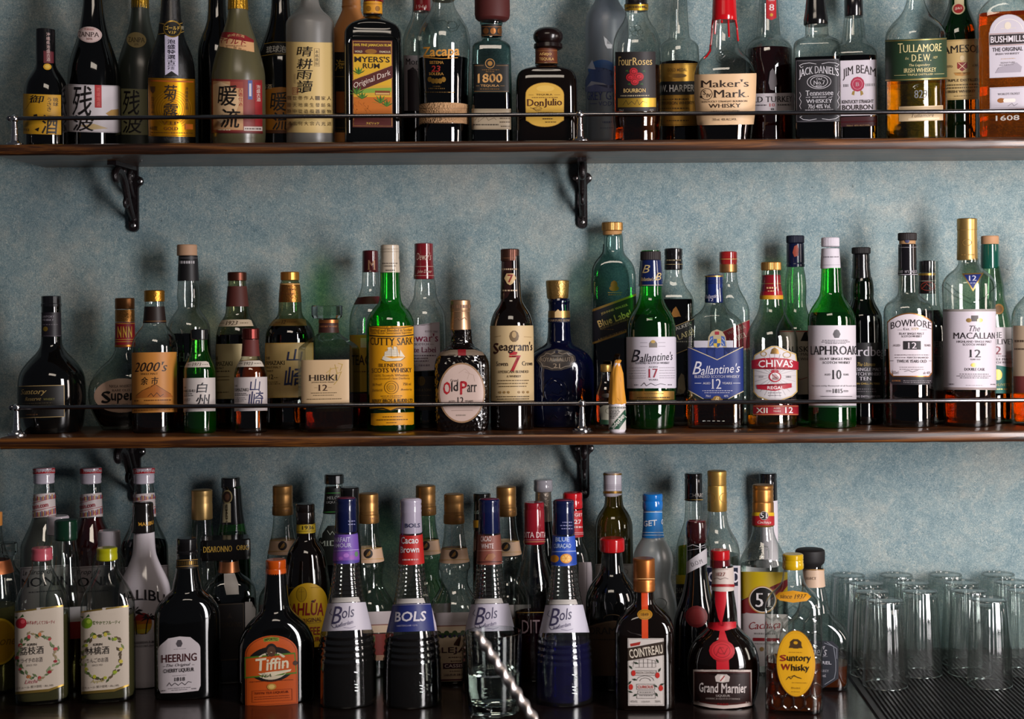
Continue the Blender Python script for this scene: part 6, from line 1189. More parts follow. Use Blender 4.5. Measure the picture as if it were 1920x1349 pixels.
def lejay(label, cx, yt, D, gl='clear', main=None, liqy=None):
    d = yt-911
    p = ' '.join(f'{y+d} {h}' for y, h in ((965, 17.5), (990, 19), (1010, 23), (1036, 27), (1041, 29.5), (1050, 29.5), (1054, 26), (1075, 24), (1086, 27), (1098, 34), (1112, 43), (1125, 46), (1145, 46)))
    b = lo('cassis_bottle', label, cx, D, p, gl, liq=(('black', liqy) if liqy else None))
    b.cap('cap', 'g:#a87c48', ' '.join(f'{y+d} {h}' for y, h in ((910.5, 16.5), (912, 18.4), (925, 18.6), (927, 18), (930, 18.7), (936, 18.2), (940, 18.8), (944, 18.2), (964, 19), (965.5, 18.2))), prints=[D_('#6a4420', cx-16, cx+16, 958+d, 3), L('#7a542c', .8, cx-19, 946+d, cx+19, 946+d)])
    b.cap('cap_skirt', 'g:#9a7040', f'{949+d} 18.4 {950+d} 19.4 {963+d} 19.8 {965.5+d} 19')
    b.band('neck_label', '#b8977c', 1012+d, 1037+d, [L('g:#b08a4c', 1, cx-30, 1013.5+d, cx+30, 1013.5+d), L('g:#b08a4c', 1, cx-30, 1034+d, cx+30, 1034+d), E('#1c100c', cx-1, 1024+d, 8, 8.5), PG('g:#a87c44', cx-6, 1029+d, cx-2, 1022+d, cx+2, 1018+d, cx+3, 1024+d, cx, 1028+d)])
    for i in range(1): b.add_relief('moulded_ribs', G[gl], [[(cx+dx*.62, 1088+d), (cx+dx, 1112+d)] for dx in (-38, -28, -17, -6, 6, 17, 28, 38)], 1.0)
    b.label('label', R('#a89c9c', cx-44, 1133+d, cx+44, 1158+d), R('#b8a088', cx-44, 1158+d, cx+44, 1173+d), R('#7a4c44', cx-44, 1157+d, cx+44, 1159+d))
    if main: main(b, cx, d)
    return b
lejay('gold-capped waisted bottle with cream neck band, leftmost of the five, behind orange cap', 531, 911, 2.500)
b = lo('coffee_liqueur_bottle', 'dark brown bottle with black cap, yellow neck ring and yellow arched label', 574, 2.415, '970 16 998 17.5 1010 18 1018 23 1026 29 1038 35 1060 39 1080 42 1100 44', 'brown')
b.cap('cap', 's:#15100e', '945 15.5 946.5 17.4 958 17.4 960 16.8 962 17.6 980 17.6 982 17', dx=-1)
b.band('neck_label', '#b09420', 982, 998.5, [T('#17130e', '1936', 567, 986.5, 588, 993.5, 'f'), L('#5a4810', .7, 555, 984, 593, 984), L('#5a4810', .7, 555, 996.5, 593, 996.5)])
ka = [(532, 1210), (532, 1132)]+circ(576, 1134, 37, 40, 20, 180, 360)+[(612, 1210)]
ka = [(540, 1215), (540, 1130)]+circ(576, 1130, 36, 36, 20, 180, 360)[1:]+[(612, 1215)]
b.label('label', ('p', '#bb9114', ka), E('#a07c14', 565, 1115, 10, 14), O('#6a4c10', 565, 1115, 9, 14, .8), L('#6a4c10', .8, 565, 1104, 565, 1126), L('#6a4c10', .7, 560, 1110, 570, 1110), T('#7a1416', 'KAHLÚA', 537.5, 1125, 604.5, 1155, 'k', 2), E('#4a2410', 586, 1129, 3.6, 2.2), T('#5a2c14', 'ORIGINAL', 560, 1160, 601, 1168, 'b', 0, 3), L('#7a5a14', .8, 556, 1171, 600, 1169), T('#7a1416', 'COFFEE', 552, 1177, 598, 1192, 'b'), T('#7a1416', 'LIQUEUR', 552, 1196, 598, 1206, 'b'), D_('#8a6a14', 543, 552, 1102, 1), D_('#8a6a14', 582, 600, 1103, 1))
b = lo('melon_liqueur_bottle', 'grey clear bottle with black octagonal cap and dark neck label, behind the purple-collared bottle', 628, 2.522, '905 15 925 17 962 20 980 24 1000 30 1020 34 1300 34', 'clear', liq=('navy', 1010))
b.cap('cap', 's:#141414', '889.5 16 891.5 18.2 906 18.2 907.5 17', seg=16, smooth=15)
b.band('neck_label', '#0f1210', 914, 962, [T('#a8a8a4', 'MELON', 615, 931, 640, 937, 'f'), T('#a8a8a4', 'LIQUEUR', 614, 940, 642, 945, 'f'), L('#3c8a3c', 1.2, 609, 925, 648, 925), L('#3c8a3c', 1.4, 607, 960.5, 650, 960.5)])
b.label('label', PG('#10130f', 606, 1000, 616, 986, 640, 986, 652, 1004, 660, 1060, 598, 1060), T('#8a9084', 'MIDORI', 600, 1014, 660, 1024, 'f'), L('#8a9084', 1, 615, 995, 620, 1003, 624, 997, 628, 1003, 632, 996))
b = lo('liqueur_bottle', 'slim black bottle with black cap close behind the purple-collared bottle', 657, 2.435, '960 17 1000 18 1030 22 1300 24', 'black')
b.cap('cap', 's:#131213', '914 16 916 18 920 18 922 17.4 964 18.2 966 17.6')
b.label('neck_label', R('#a89a1c', 663, 953, 675, 964))

def bols(label, cx, yt, D, capc, capt, ring, mark, markc, bg, txt, liq, ringart=(), capart=()):
    d = yt-935
    p = ' '.join(f'{y+d} {h}' for y, h in ((990, 19.6), (1054, 23.5), (1075, 25), (1110, 30.5), (1132, 35), (1160, 42), (1183, 47.5), (1195, 50), (1225, 53), (1260, 54.5), (1300, 55)))
    b = lo('cordial_bottle', label, cx, D, p, 'ribbed', liq=(liq, 1198+d), ribs=[(1060+d, 1125+d, 8.2, .55), (1188+d, 1236+d, 11.5, .9)])
    b.cap('cap', capc, ' '.join(f'{y+d} {h}' for y, h in ((935, 17.6), (937, 19.6), (941, 20), (944, 19), (949, 20), (953, 19.2), (957, 20), (960, 19.4), (996, 20.8), (998, 20))), prints=list(capart)+[R(capt, cx-16, 935.6+d, cx+16, 936.4+d)])
    b.cap('cap_top', capt, f'{934.5+d} 15 {935.2+d} 17 {936.4+d} 18')
    b.band('collar_label', ring, 1001+d, 1055+d, list(ringart), off=.9)
    b.label('label', PG(bg, cx-34.6, 1132+d, cx+34.6, 1132+d, cx+46.4, 1184+d, cx-46.4, 1184+d), mark(b, cx, d))
    b.label('paper_seal', PG('#a8a29c', cx-26, 1122+d, cx+22, 1122+d, cx+25, 1131+d, cx-28, 1131+d), lab='frosted paper strip above the label')
    b.add_relief('moulded_crest', G['clear'], [[(cx+8+12*math.sin(i*.9), 1262+d+i*5.5), (cx+22+10*math.cos(i*1.3), 1266+d+i*5.5)] for i in range(9)], .9)
    return b
def script(b, cx, d): return [T('#3a3550', 'B', cx-28, 1138+d, cx-8, 1171+d, 'i'), T('#3a3550', 'ols', cx-9, 1139+d, cx+14, 1160+d, 'i', 0, 8), T('#5a5470', 'Amsterdam', cx-22, 1168+d, cx+12, 1175+d, 'i', 0, 14), L('#3a3550', .9, cx-28, 1172+d, cx-24, 1178+d, cx-14, 1176+d, cx-8, 1168+d), L('#5a5470', .7, cx-6, 1178+d, cx+6, 1180+d, cx+16, 1177+d), L('#3a3550', .8, cx-27, 1142+d, cx-31, 1150+d, cx-26, 1154+d)]
def block(b, cx, d): return [L('#8a8490', .9, cx-35, 1133.5+d, cx+35, 1133.5+d), T('#bfb9c0', 'BOLS', cx-31, 1146+d, cx+26, 1165+d, 'k'), T('#8a86a0', 'AMSTERDAM 1575', cx-28, 1171+d, cx+10, 1174+d, 'b'), PG('#bdb4c0', cx+39, 1134+d, cx+36, 1134+d, cx+42, 1184+d, cx+46, 1184+d)]
bols('ribbed cordial bottle with navy cap and purple collar, dark contents', 650, 934, 2.290, 's:#0e1538', '#5a1430', '#4a3c8a', script, 0, '#b9b2bc', 0, 'black', [R('#6a4a9a', 620, 1003, 680, 1052), T('#b8b0d0', 'PARFAIT', 629, 1008, 657, 1017, 'b'), T('#b8b0d0', 'AMOUR', 629, 1019, 659, 1027, 'b'), L('#b8a0d0', .8, 627, 1033, 673, 1032), PG('#7a4aa0', 626, 1036, 674, 1034, 674, 1050, 626, 1052), E('#a06ab8', 650, 1042, 5, 4), E('#8a4a9c', 660, 1046, 5, 4), E('#5a7a5a', 668, 1040, 3, 5), E('#9a5ab0', 640, 1047, 4, 3)], [D_('#8a8ab0', 654, 666, 978, 1.4), D_('#8a8ab0', 654, 666, 984, 1.4)])
lejay('gold-capped waisted bottle with cream neck band, right of the purple collar', 692, 926, 2.440, liqy=None, main=lambda b, cx, d: b.label('label', R('#6a2018', cx-44, 1175+d, cx+44, 1215+d), R('#4a5a2c', cx-20, 1178+d, cx+10, 1190+d), R('#8a6a54', cx-44, 1215+d, cx+44, 1225+d)))
bols('ribbed cordial bottle with silver cap and red collar, blue label in block letters', 772, 936, 2.285, 's:#9c94a4', '#b0a8b4', '#a41c18', block, 0, '#1b2560', 0, 'black', [T('#cfc4c4', 'Cacao', 754, 1007, 785, 1020, 'b'), T('#cfc4c4', 'Brown', 753, 1025, 786, 1037, 'b'), D_('#d0a8a4', 756, 784, 1050, 2.6)], [T('#2a2c4c', 'BOLS', 761, 982, 788, 990, 'b')])
lejay('gold-capped waisted bottle with cream neck band, third from left, behind the silver-capped cordial', 799, 911, 2.515, 'pgreen')
def cassis(b, cx, d):
    b.label('label', R('#b29a80', cx-33, 1172+d, cx+33, 1262+d), [E('#2c3c20', cx-30+i*7.5, 1172+d+(i % 2)*4, 5, 5) for i in range(9)], [E('#241c38', cx-26+i*8.5, 1177+d, 2.6, 2.6) for i in range(7)], PG('#3a2014', cx-2, 1192+d, cx+6, 1180+d, cx+12, 1176+d, cx+9, 1184+d, cx+4, 1191+d, cx+8, 1196+d, cx-2, 1194+d), T('#3a1a24', 'LEJAY', cx-24, 1198+d, cx+34, 1211+d, 'f'), D_('#5a3c34', cx-12, cx+14, 1217+d, 1.4), D_('#5a3c34', cx-8, cx+12, 1224+d, 1.4), PG('#3a1424', cx-22, 1228+d, cx+16, 1228+d, cx+20, 1233+d, cx+16, 1238+d, cx-22, 1238+d), T('#cfb8b0', 'CASSIS', cx-19, 1230+d, cx+14, 1236.4+d, 'b'), D_('#5a3c34', cx-10, cx+10, 1243+d, 1.2), T('#3a1a24', 'LIQUEUR DE CASSIS', cx-20, 1248+d, cx+26, 1252+d, 'b'), R('#4a1424', cx-33, 1258+d, cx+33, 1260.5+d), lab='cream label with bird and dark fruit')
lejay('gold-capped waisted bottle with cream bird label, fourth of the five, beside the glass tumbler', 852, 927, 2.415, 'clear', cassis, 1190)
b = lo('liqueur_bottle', 'slim black-capped bottle squeezed between two gold-capped bottles', 905, 2.462, '985 15 1020 17 1060 18 1300 18', 'amber')
b.cap('cap', 's:#111211', '925 14.5 926.5 16.3 940 16.3 941 15.8 993 16.6 994.5 16', prints=[R('#a87a1c', 889, 976, 906, 990), T('#8a9a8c', 'SUZE', 891, 958, 905, 964, 'b')])
bols('ribbed cordial bottle with navy cap and copper-brown collar, behind the tumbler', 918.5, 936, 2.375, 's:#0e1538', '#5a1430', '#7a4438', script, 0, '#b5aebb', 0, 'dark', [T('#c8b4b0', 'CACAO', 903, 1006, 922, 1016, 'b'), T('#c8b4b0', 'WHITE', 904, 1020, 926, 1029, 'b'), L('#b89080', .8, 896, 1033, 942, 1033), PG('#8a5a3c', 910, 1050, 916, 1040, 926, 1038, 930, 1044, 922, 1052), R('#4a2420', 896, 1053, 942, 1055)])
lejay('gold-capped waisted bottle with cream neck band, rightmost of the five', 950, 913, 2.520)

b = lo('lychee_liqueur_bottle', 'clear bottle with red foil cap lettered in pale capitals, dark red contents', 1003, 2.430, '1010 18 1035 20 1055 25 1075 32 1092 38 1105 40 1300 40', 'clear', liq=('dred', 1148))
b.cap('cap', 's:#7c1420', '942 17 943.5 18.8 952 18.8 954 18.2 957 19 1017 20.2 1019.5 19.4', prints=[T('#c8a8a8', 'DITA DITA', 984, 998, 1023, 1009, 'b'), L('#b89a6a', .8, 983, 1016.5, 1023, 1016.5), L('#c8a8a8', .6, 983, 1013, 1023, 1013)])
b.add_relief('moulded_medallion', 'clear', [circ(1003, 1092, 13, 13, 24), circ(1003, 1092, 9, 9, 20)], .9)
b.label('printed_label', T('#8a7478', 'DITA', 979, 1163, 1026, 1188, 's'), L('g:#a8843c', 1, 970, 1149, 1036, 1149))
b = lo('sparkling_wine_bottle', 'dark bottle with silver cap and silver neck foil, behind the red foil cap', 1020, 2.528, '920 14 977 16 1000 19 1030 24 1060 26 1300 26', 'black')
b.cap('cap', 's:#98949a', '899.5 15.5 901 17.4 906 17.4 908 17 912 17.8 920 17.8 921.5 17')
b.band('neck_foil', 'k:#a09488', 922, 977)

bols('ribbed cordial bottle with navy cap and orange-fruit collar, blue contents', 1058, 938, 2.290, 's:#0e1538', '#5a1430', '#2448a0', script, 0, '#b9b4c0', 0, 'blue', [T('#a8b8d8', 'BLUE', 1043, 1008, 1068, 1016, 'b'), T('#a8b8d8', 'CURAÇAO', 1040, 1020, 1071, 1030, 'b'), L('#c0c8e0', .8, 1037, 1035, 1080, 1034), R('#1c3a8a', 1036, 1038, 1081, 1058), E('#b87818', 1041, 1048, 8, 7), E('#c8842c', 1062, 1048, 10.5, 9), E('#d8a858', 1062, 1048, 8, 6.6), [L('#c07c24', .7, 1062, 1048, 1062+9*math.cos(a), 1048+8*math.sin(a)) for a in (0, 1.05, 2.1, 3.14, 4.2, 5.25)]], [D_('#8a8ab0', 1056, 1074, 980, 1.4), D_('#8a8ab0', 1052, 1074, 986, 1.4), D_('#8a8ab0', 1054, 1074, 992, 1.4)])

b = lo('mint_liqueur_bottle', 'clear bottle with bright red cap and red neck label numbered 27', 1075, 2.470, '950 17 1006 18.4 1020 22 1035 29 1055 34 1080 36 1300 36', 'clear')
b.cap('cap', 's:#a8141c', '924 16.5 926 18.4 936 18.4 938 17.8 941 18.6 952 18.8 953.5 18')
b.band('neck_label', '#a4141c', 956, 1006, [T('#cfc0c0', '27', 1077, 975, 1090, 983, 'b'), L('#cfb8b8', .8, 1055, 1000, 1096, 999), L('#cfb8b8', .8, 1055, 1003, 1096, 1002), T('#cfb0b0', 'GET', 1078, 963, 1092, 969, 'b'), D_('#cfb0b0', 1078, 1092, 989, 3)])
b.label('label', R('#a89ea2', 1085, 1055, 1110, 1180), L('#5a5054', .8, 1100, 1055, 1100, 1180))

b = lo('wine_bottle', 'olive brown bottle with white and gold screw cap, behind the flat red cap', 1152, 2.522, '928 16 948 17.5 955 22 965 29 978 34 995 36 1300 36', 'olive', liq=('black', 1012))
b.cap('cap', 's:#b8b0b8', '886 15.5 887.5 17 893 17 920 17.2 929 17.2 930 16.6', dx=-2, prints=[R('g:#a07a3c', 1132, 888, 1168, 891.5), R('g:#a07a3c', 1132, 921.5, 1168, 926), [L('#8a848c', .7, 1132, y, 1168, y) for y in (910, 913, 916)]])
b.label('label', R('#a8a2a0', 1117, 1058, 1187, 1180), FR('#5a5450', 1119, 1060, 1185, 1178, .7), O('#6a645c', 1168, 1073, 9, 6, 1), D_('#5a5450', 1164, 1174, 1081, 1.4), R('#8a3c24', 1180, 1092, 1187, 1100))

b = lo('honey_liqueur_bottle', 'dark bulbous bottle with flat red cap and dim brown label', 1148, 2.380, '1035 19 1065 21 1078 26 1090 36 1102 44 1115 49 1130 51', 'black')
b.cap('cap', 's:#a01418', '1009 20 1011.5 23.4 1030 23.8 1033.5 23 1035.5 20')
b.label('label', PG('#3a2a1c', 1102, 1175, 1118, 1170, 1135, 1166, 1150, 1164, 1168, 1166, 1194, 1174, 1194, 1268, 1102, 1268), L('#5a4630', 1, 1103, 1177, 1120, 1172, 1136, 1168, 1150, 1166, 1168, 1168, 1193, 1176), T('#15100c', 'DRAMBUIE', 1107, 1177, 1189, 1190, 'f'), D_('#1c140e', 1112, 1180, 1200, 2), O('#4a3822', 1148, 1160, 16, 7, 1, 180, 360))

b = lo('mint_liqueur_bottle', 'frosted pinch-waisted bottle with bright blue cap and blue neck label', 1225, 2.452, '955 17 1007 18.5 1018 26 1030 33 1045 37.5 1060 37.5 1075 34 1088 32.5 1105 37 1125 43 1150 45 1300 45', 'frostw')
b.cap('cap', 's:#1260a8', '926 17 928 19 937 19 939 18.2 942 19.2 950 19.2 954 18.6 956.5 18')
b.band('neck_label', '#1a6cae', 958, 1007, [L('#b8c8d8', 1, 1206, 961, 1246, 961), T('#cfd4dc', 'GET', 1209, 976, 1233, 987, 'k', 0, 6), T('#cfd4dc', 'G', 1240, 974, 1245, 984, 'k'), L('#b8c8d8', 1, 1206, 999, 1246, 999), L('#b8c8d8', 1, 1206, 1004, 1246, 1004)])
b.add_relief('moulded_ring', 'frostw', [circ(1238, 1132, 12, 10, 20)], 1.0)

b = lo('orange_liqueur_bottle', 'square dark bottle with copper cap, orange ribbon and white illustrated label', 1208, 2.262, '1104 17.5 1130 19 1138 26 1148 38 1160 48 1172 54 1185 55.5', 'brown', sq=(5, 1132, 1172, .8), seg=56)
b.cap('cap', 'g:#b06a34', '1047 18 1049 20.4 1084 20.6 1086 19.6 1089 20.8 1093 20 1096 21 1101 20.2 1104 20.8 1107.5 20.4 1109 19', prints=[L('g:#d8a468', 1.2, 1188, 1086, 1229, 1086)])
b.label('ribbon', R('#b8380c', 1203, 1109, 1215, 1198), lab='orange ribbon')
b.label('seal', E('#9a6a14', 1209, 1153, 14, 10), O('#6a4408', 1209, 1153, 11.5, 8, .8), T('#5a3808', '1849', 1202, 1150, 1216, 1156, 'b'), lab='oval gold seal', lift=3)
ill = [FR('#6a6460', 1178, 1199, 1242.5, 1322, .7), PG('#2c2018', 1176.5, 1216, 1244, 1203.5, 1244, 1229, 1176.5, 1240), PG('#8a2018', 1181, 1208, 1201, 1204, 1199, 1210, 1182, 1213), T('#c4b8a8', 'COINTREAU', 1179, 1214, 1242, 1231, 'b', 0, 9), [L('#5a5450', .7, *q) for q in ((1186, 1252, 1188, 1240, 1210, 1236, 1228, 1240, 1229, 1252), (1190, 1252, 1228, 1252), (1198, 1238, 1198, 1252), (1206, 1236, 1206, 1252), (1214, 1236, 1214, 1252), (1222, 1238, 1222, 1252), (1184, 1244, 1232, 1244))], FR('#5a5450', 1190, 1258, 1230, 1267, .8), T('#5a4c44', 'MAISON COINTREAU', 1192, 1260, 1228, 1264.5, 's'), O('#5a5450', 1209, 1277, 16, 9, .8, 180, 360), O('#5a5450', 1209, 1278, 10, 6, .8, 180, 360), T('#a02018', 'CURIOUS', 1195, 1286, 1224, 1291.5, 'b'), FR('#5a5450', 1193, 1283.5, 1227, 1293.5, .7), FR('#5a5450', 1195, 1296, 1226, 1302, .7), D_('#5a5450', 1198, 1223, 1299, 1.4), D_('#5a5450', 1198, 1223, 1305, 1.4), FR('#5a5450', 1193, 1302.5, 1228, 1310, .7), T('#5a5450', '40%VOL', 1181, 1314, 1195, 1318, 's'), T('#5a5450', 'LIQUEUR', 1202, 1315, 1218, 1318, 's'), T('#5a5450', '700ML', 1227, 1314, 1238, 1318, 's')]
for x, y, c in ((1187, 1263, '#a8241c'), (1232, 1267, '#a8241c'), (1182, 1289, '#a8241c'), (1238, 1291, '#a8241c')): ill += [E(c, x, y, 4, 5.5, 14)]
for x, y, a in ((1192, 1244, 20), (1232, 1240, 60), (1182, 1252, 50), (1189, 1275, 10), (1236, 1257, -60), (1180, 1281, -50), (1181, 1298, 20), (1190, 1304, -30), (1230, 1303, 60), (1240, 1284, -20), (1228, 1287, 30)):
    t = math.radians(a); ill += [PG('#1c2a1c', x-5*math.cos(t), y-5*math.sin(t), x-2*math.sin(t), y+2*math.cos(t), x+5*math.cos(t), y+5*math.sin(t), x+2*math.sin(t), y-2*math.cos(t))]
b.label('label', R('#b9b0aa', 1176.5, 1197.5, 1244, 1324), ill)

b = lo('herbal_liqueur_bottle', 'clear bottle with black cap and yellow-green contents, left of the tall gold cap', 1302, 2.527, '938 15.5 970 17 985 20 1000 26 1015 31 1030 34 1300 34', 'clear', liq=('ygreen', 1026))
b.cap('cap', 's:#121112', '887.5 15 889 16.6 895 16.6 897 16 900 16.8 910 16.4 936 17 938.5 16.8', prints=[T('#a8a098', 'CHART', 1293, 925.5, 1320, 933, 's'), L('g:#a88a44', 1.2, 1285, 937.5, 1320, 937.5)])
b.label('label', R('#b09a1c', 1262, 1079, 1342, 1096), R('#171310', 1262, 1096, 1342, 1180), T('#8a8478', 'CHARTREUSE', 1264, 1103, 1330, 1113, 'f'), D_('#6a6458', 1266, 1300, 1122, 2))

b = lo('herbal_liqueur_bottle', 'black bottle with waxed dark cap, slanted white neck strip and red wax seal', 1307, 2.372, '1015 18.5 1050 19 1080 20.5 1110 26 1130 33 1150 40 1170 45 1300 47', 'black')
b.cap('cap', 's:#2a0c0e', '977 17 980 18.6 990 19.6 1005 19.6 1017 18.6 1018.5 17.6')
b.cap('cap_top', 's:#6a1018', '976 13 976.6 16.5 979 17.6')
b.label('neck_label', PG('#a8a2a6', 1288, 1055, 1326, 1028, 1326, 1057, 1288, 1077), T('#6a6468', 'D.O.M', 1297, 1052, 1318, 1060, 'f', 0, 22), L('#a8a2a6', 1, 1290, 1026, 1300, 1022, 1312, 1026, 1322, 1022), L('#8a8488', .8, 1290, 1033, 1308, 1030, 1324, 1026))
b.label('seal', E('#6a1014', 1306, 1157, 20, 20, 30, .8), E('#7c181a', 1306, 1157, 15, 15), lab='red wax seal')

b = lo('rum_bottle', 'clear bottle with tall plain gold cap and dark blue banded label', 1346, 2.452, '956 17 975 18.5 988 22 1000 28 1015 37 1030 41 1045 42 1300 42', 'clear', liq=('water', 1040))
b.cap('cap', 'g:#b8924c', '883 16.5 884.5 18 892 18 894 17.4 908 17.8 910 17 912 17.8 957 18.4 958.5 17.6', prints=[O('#8a6428', 1334, 934, 9, 9, .9), O('#8a6428', 1360, 934, 9, 9, .9)])
b.label('label', R('#a8a4ac', 1305, 1061, 1387.6, 1065), R('#11162c', 1305, 1065, 1387.6, 1099), T('#bdb6bd', 'BACARDI', 1308, 1072, 1386, 1093, 'b'), R('#aaa4aa', 1305, 1099, 1387.6, 1230), R('#c0b8bc', 1383, 1061, 1388, 1230))

b = lo('orange_cognac_liqueur_bottle', 'round-bellied dark amber bottle with red cap, red ribbon, wax seal and broad white-edged label', 1356, 2.270, '1060 19 1105 20 1125 23 1145 26 1165 27 1175 28 1183 36 1195 50 1210 60 1230 66.5 1250 68 1290 66 1320 59', 'brown', sq=(2.2, 1175, 1200, .82), seg=52)
b.cap('cap', 's:#9c1218', '1031.5 16.5 1033.5 18.6 1047 18.6 1049 18 1050 18.6', dx=-5)
b.cap('neck_foil', 's:#4a0e14', '1049 18 1050 19 1063 19.4', dx=-5)
b.band('neck_label', '#b5a69e', 1063, 1106, [R('#8a1418', 1330, 1096, 1380, 1101), T('#8a5a54', '1827', 1343, 1074, 1361, 1081, 'f'), L('#6a5450', .8, 1340, 1086, 1346, 1084, 1352, 1087, 1360, 1084, 1366, 1086), D_('#9a7c74', 1340, 1366, 1068, 1)], off=1.2)
for rb in (PG('#a8101e', 1341, 1107, 1363, 1107, 1362, 1130, 1357, 1155, 1353, 1172, 1347, 1160, 1342, 1135), PG('#a8101e', 1326, 1168, 1345, 1174, 1354, 1176, 1366, 1172, 1380, 1166, 1380, 1177, 1362, 1183, 1350, 1184, 1338, 1182, 1326, 1178), PG('#a8101e', 1350, 1182, 1358, 1182, 1366, 1206, 1346, 1206), PG('#a8101e', 1343, 1236, 1366, 1236, 1367, 1260, 1343, 1260)): b.label('ribbon', rb, lab='red ribbon')
b.label('seal', E('#98101a', 1353.5, 1221, 23, 19.5, 30, 1), E('#ae1c26', 1353.5, 1221, 19, 16), O('#7c0c14', 1353.5, 1221, 15, 12.5, 1.2), O('#7c0c14', 1353.5, 1221, 7, 6, 1.4, 0, 300), L('#7c0c14', 1.2, 1343, 1229, 1350, 1214, 1358, 1228, 1364, 1215), lab='embossed red wax seal', lift=4)
gl_ = [(1300, 1257), (1330, 1261), (1355, 1262), (1380, 1260), (1408, 1256), (1408, 1323), (1380, 1328), (1355, 1330), (1330, 1328), (1300, 1322)]
b.label('label', ('p', '#b8a8a0', gl_), ('p', '#3a120e', [(1354+(x-1354)*.965, 1291+(y-1291)*.86-1) for x, y in gl_]), ('p', '#1f0e0c', [(1354+(x-1354)*.925, 1291+(y-1291)*.78-1) for x, y in gl_]), PG('#b0a49e', 1340, 1270, 1345, 1265, 1354, 1268, 1362, 1265, 1368, 1270, 1366, 1279, 1354, 1281, 1342, 1279), E('#c8bcb4', 1354, 1273, 5, 6), L('#8a1418', 2, 1350, 1278, 1358, 1268), T('#c4b8b4', 'Grand Marnier', 1311, 1282, 1398, 1301, 'g', -1), T('#b0a49e', 'LIQUEUR', 1342, 1303.5, 1368, 1308, 'f'), T('#9a8e88', 'COGNAC & LIQUEUR D’ORANGE', 1323, 1309.5, 1386, 1313, 'f', 0), T('#8a1418', 'PARIS', 1344, 1319.5, 1365, 1323.5, 'f'), D_('#7a6a64', 1304, 1312, 1317, 2), D_('#7a6a64', 1396, 1404, 1317, 2), lift=2)

b = lo('cachaca_bottle', 'clear bottle with gold cap, yellow and red neck band numbered 51', 1432, 2.455, '984 19 1000 20.5 1015 26 1030 34 1045 42 1055 44.5 1070 45 1300 45', 'clear', liq=('water', 1058))
b.cap('cap', 'g:#a8743c', '909 18 911 19.8 916 19.8 918 19 921 20 926 19.2 929 20 934 19.4 938 20 941 19.2 943 20.2 962 20.4 985 20.6 986.5 19.8', prints=[R('#c49c14', 1410, 961.5, 1454, 968), R('#9c1820', 1410, 968, 1454, 985.5), E('#15100e', 1433.5, 967.5, 8.4, 8.4), O('#c0b0a8', 1433.5, 967.5, 7.6, 7.6, .7), T('#cfc6c6', '51', 1427.5, 962.5, 1439.5, 972, 'f'), T('#cfb8b4', 'Cachaça', 1422, 977, 1446, 983.5, 'j')])
b.add_relief('moulded_numerals', 'clear', [[(1431, 1030), (1424, 1030), (1424, 1037), (1430, 1037), (1432, 1042), (1428, 1047), (1422, 1045)], [(1438, 1032), (1442, 1029), (1442, 1047)], circ(1433, 1038, 16, 13, 20, 60, 300)], 1.0)
b.label('label', R('#b59a10', 1389, 1073, 1476, 1124), PG('#7a1014', 1389, 1128, 1410, 1120, 1450, 1116, 1476, 1086, 1476, 1098, 1452, 1130, 1430, 1150, 1389, 1152), E('#a87c3c', 1430, 1125, 26, 26, 36), E('#c8bcb4', 1430, 1125, 24, 24, 36), E('#120e0e', 1430, 1125, 22.5, 22.5, 36), T('#cfc8c8', '51', 1417, 1113, 1446, 1139, 'f'), R('#b3a8a8', 1389, 1152, 1476, 1250), PG('#b3a8a8', 1389, 1156, 1400, 1150, 1420, 1153, 1420, 1160, 1389, 1160), T('#7c1820', 'Cachaça', 1405, 1166, 1462, 1183, 'j', 0, 4), D_('#7a7070', 1414, 1452, 1189, 3), R('#7c1820', 1412, 1197, 1460, 1203), D_('#8a8080', 1414, 1456, 1208, 1.6), E('#8a6a3c', 1428, 1218, 4, 4))
b = lo('liqueur_bottle', 'slim white-shouldered bottle with black cap, almost hidden behind the gold cap numbered 51', 1443, 2.560, '938 16.6 990 17 1300 17.5', 'white')
b.cap('cap', 's:#121113', '887.5 15.5 889.5 17.2 896 17.2 898 16.6 904 17.4 937 18 938.5 17.4', dx=-2)

b = lo('whisky_bottle', 'square tortoise-patterned clear whisky bottle with yellow cap and tall yellow oval label', 1487, 2.232, '1060 17.5 1080 19 1095 23 1105 31 1115 42 1128 50.5 1140 53.5', 'clear', sq=(4.5, 1098, 1130, .8), seg=56, liq=('amber', 1236))
b.cap('cap', 's:#b08c0c', '1039 17.5 1041 19.6 1048 19.6 1050 19 1052 19.8 1055 19.2 1057 20 1065 20.2 1067 19')
hexl = []
for r_ in range(8):
    for q_ in range(5):
        hx, hy = 1446+q_*20.5+(10.2 if r_ % 2 else 0), 1150+r_*24
        if 1436 < hx < 1538: hexl.append([(min(max(hx+10.8*math.cos(math.radians(a)), 1435), 1539), hy+14*math.sin(math.radians(a))) for a in range(30, 391, 60)])
b.add_relief('tortoise_pattern', 'crystal', hexl, 1.5, lab='raised hexagon pattern in the glass')
b.label('neck_label', PG('#b57c10', 1455, 1119, 1462, 1112, 1487, 1108, 1512, 1112, 1519, 1119, 1512, 1127, 1487, 1131, 1462, 1127), T('#4a2c08', 'since 1937', 1463, 1115, 1511, 1123.5, 'j', -1), lift=8)
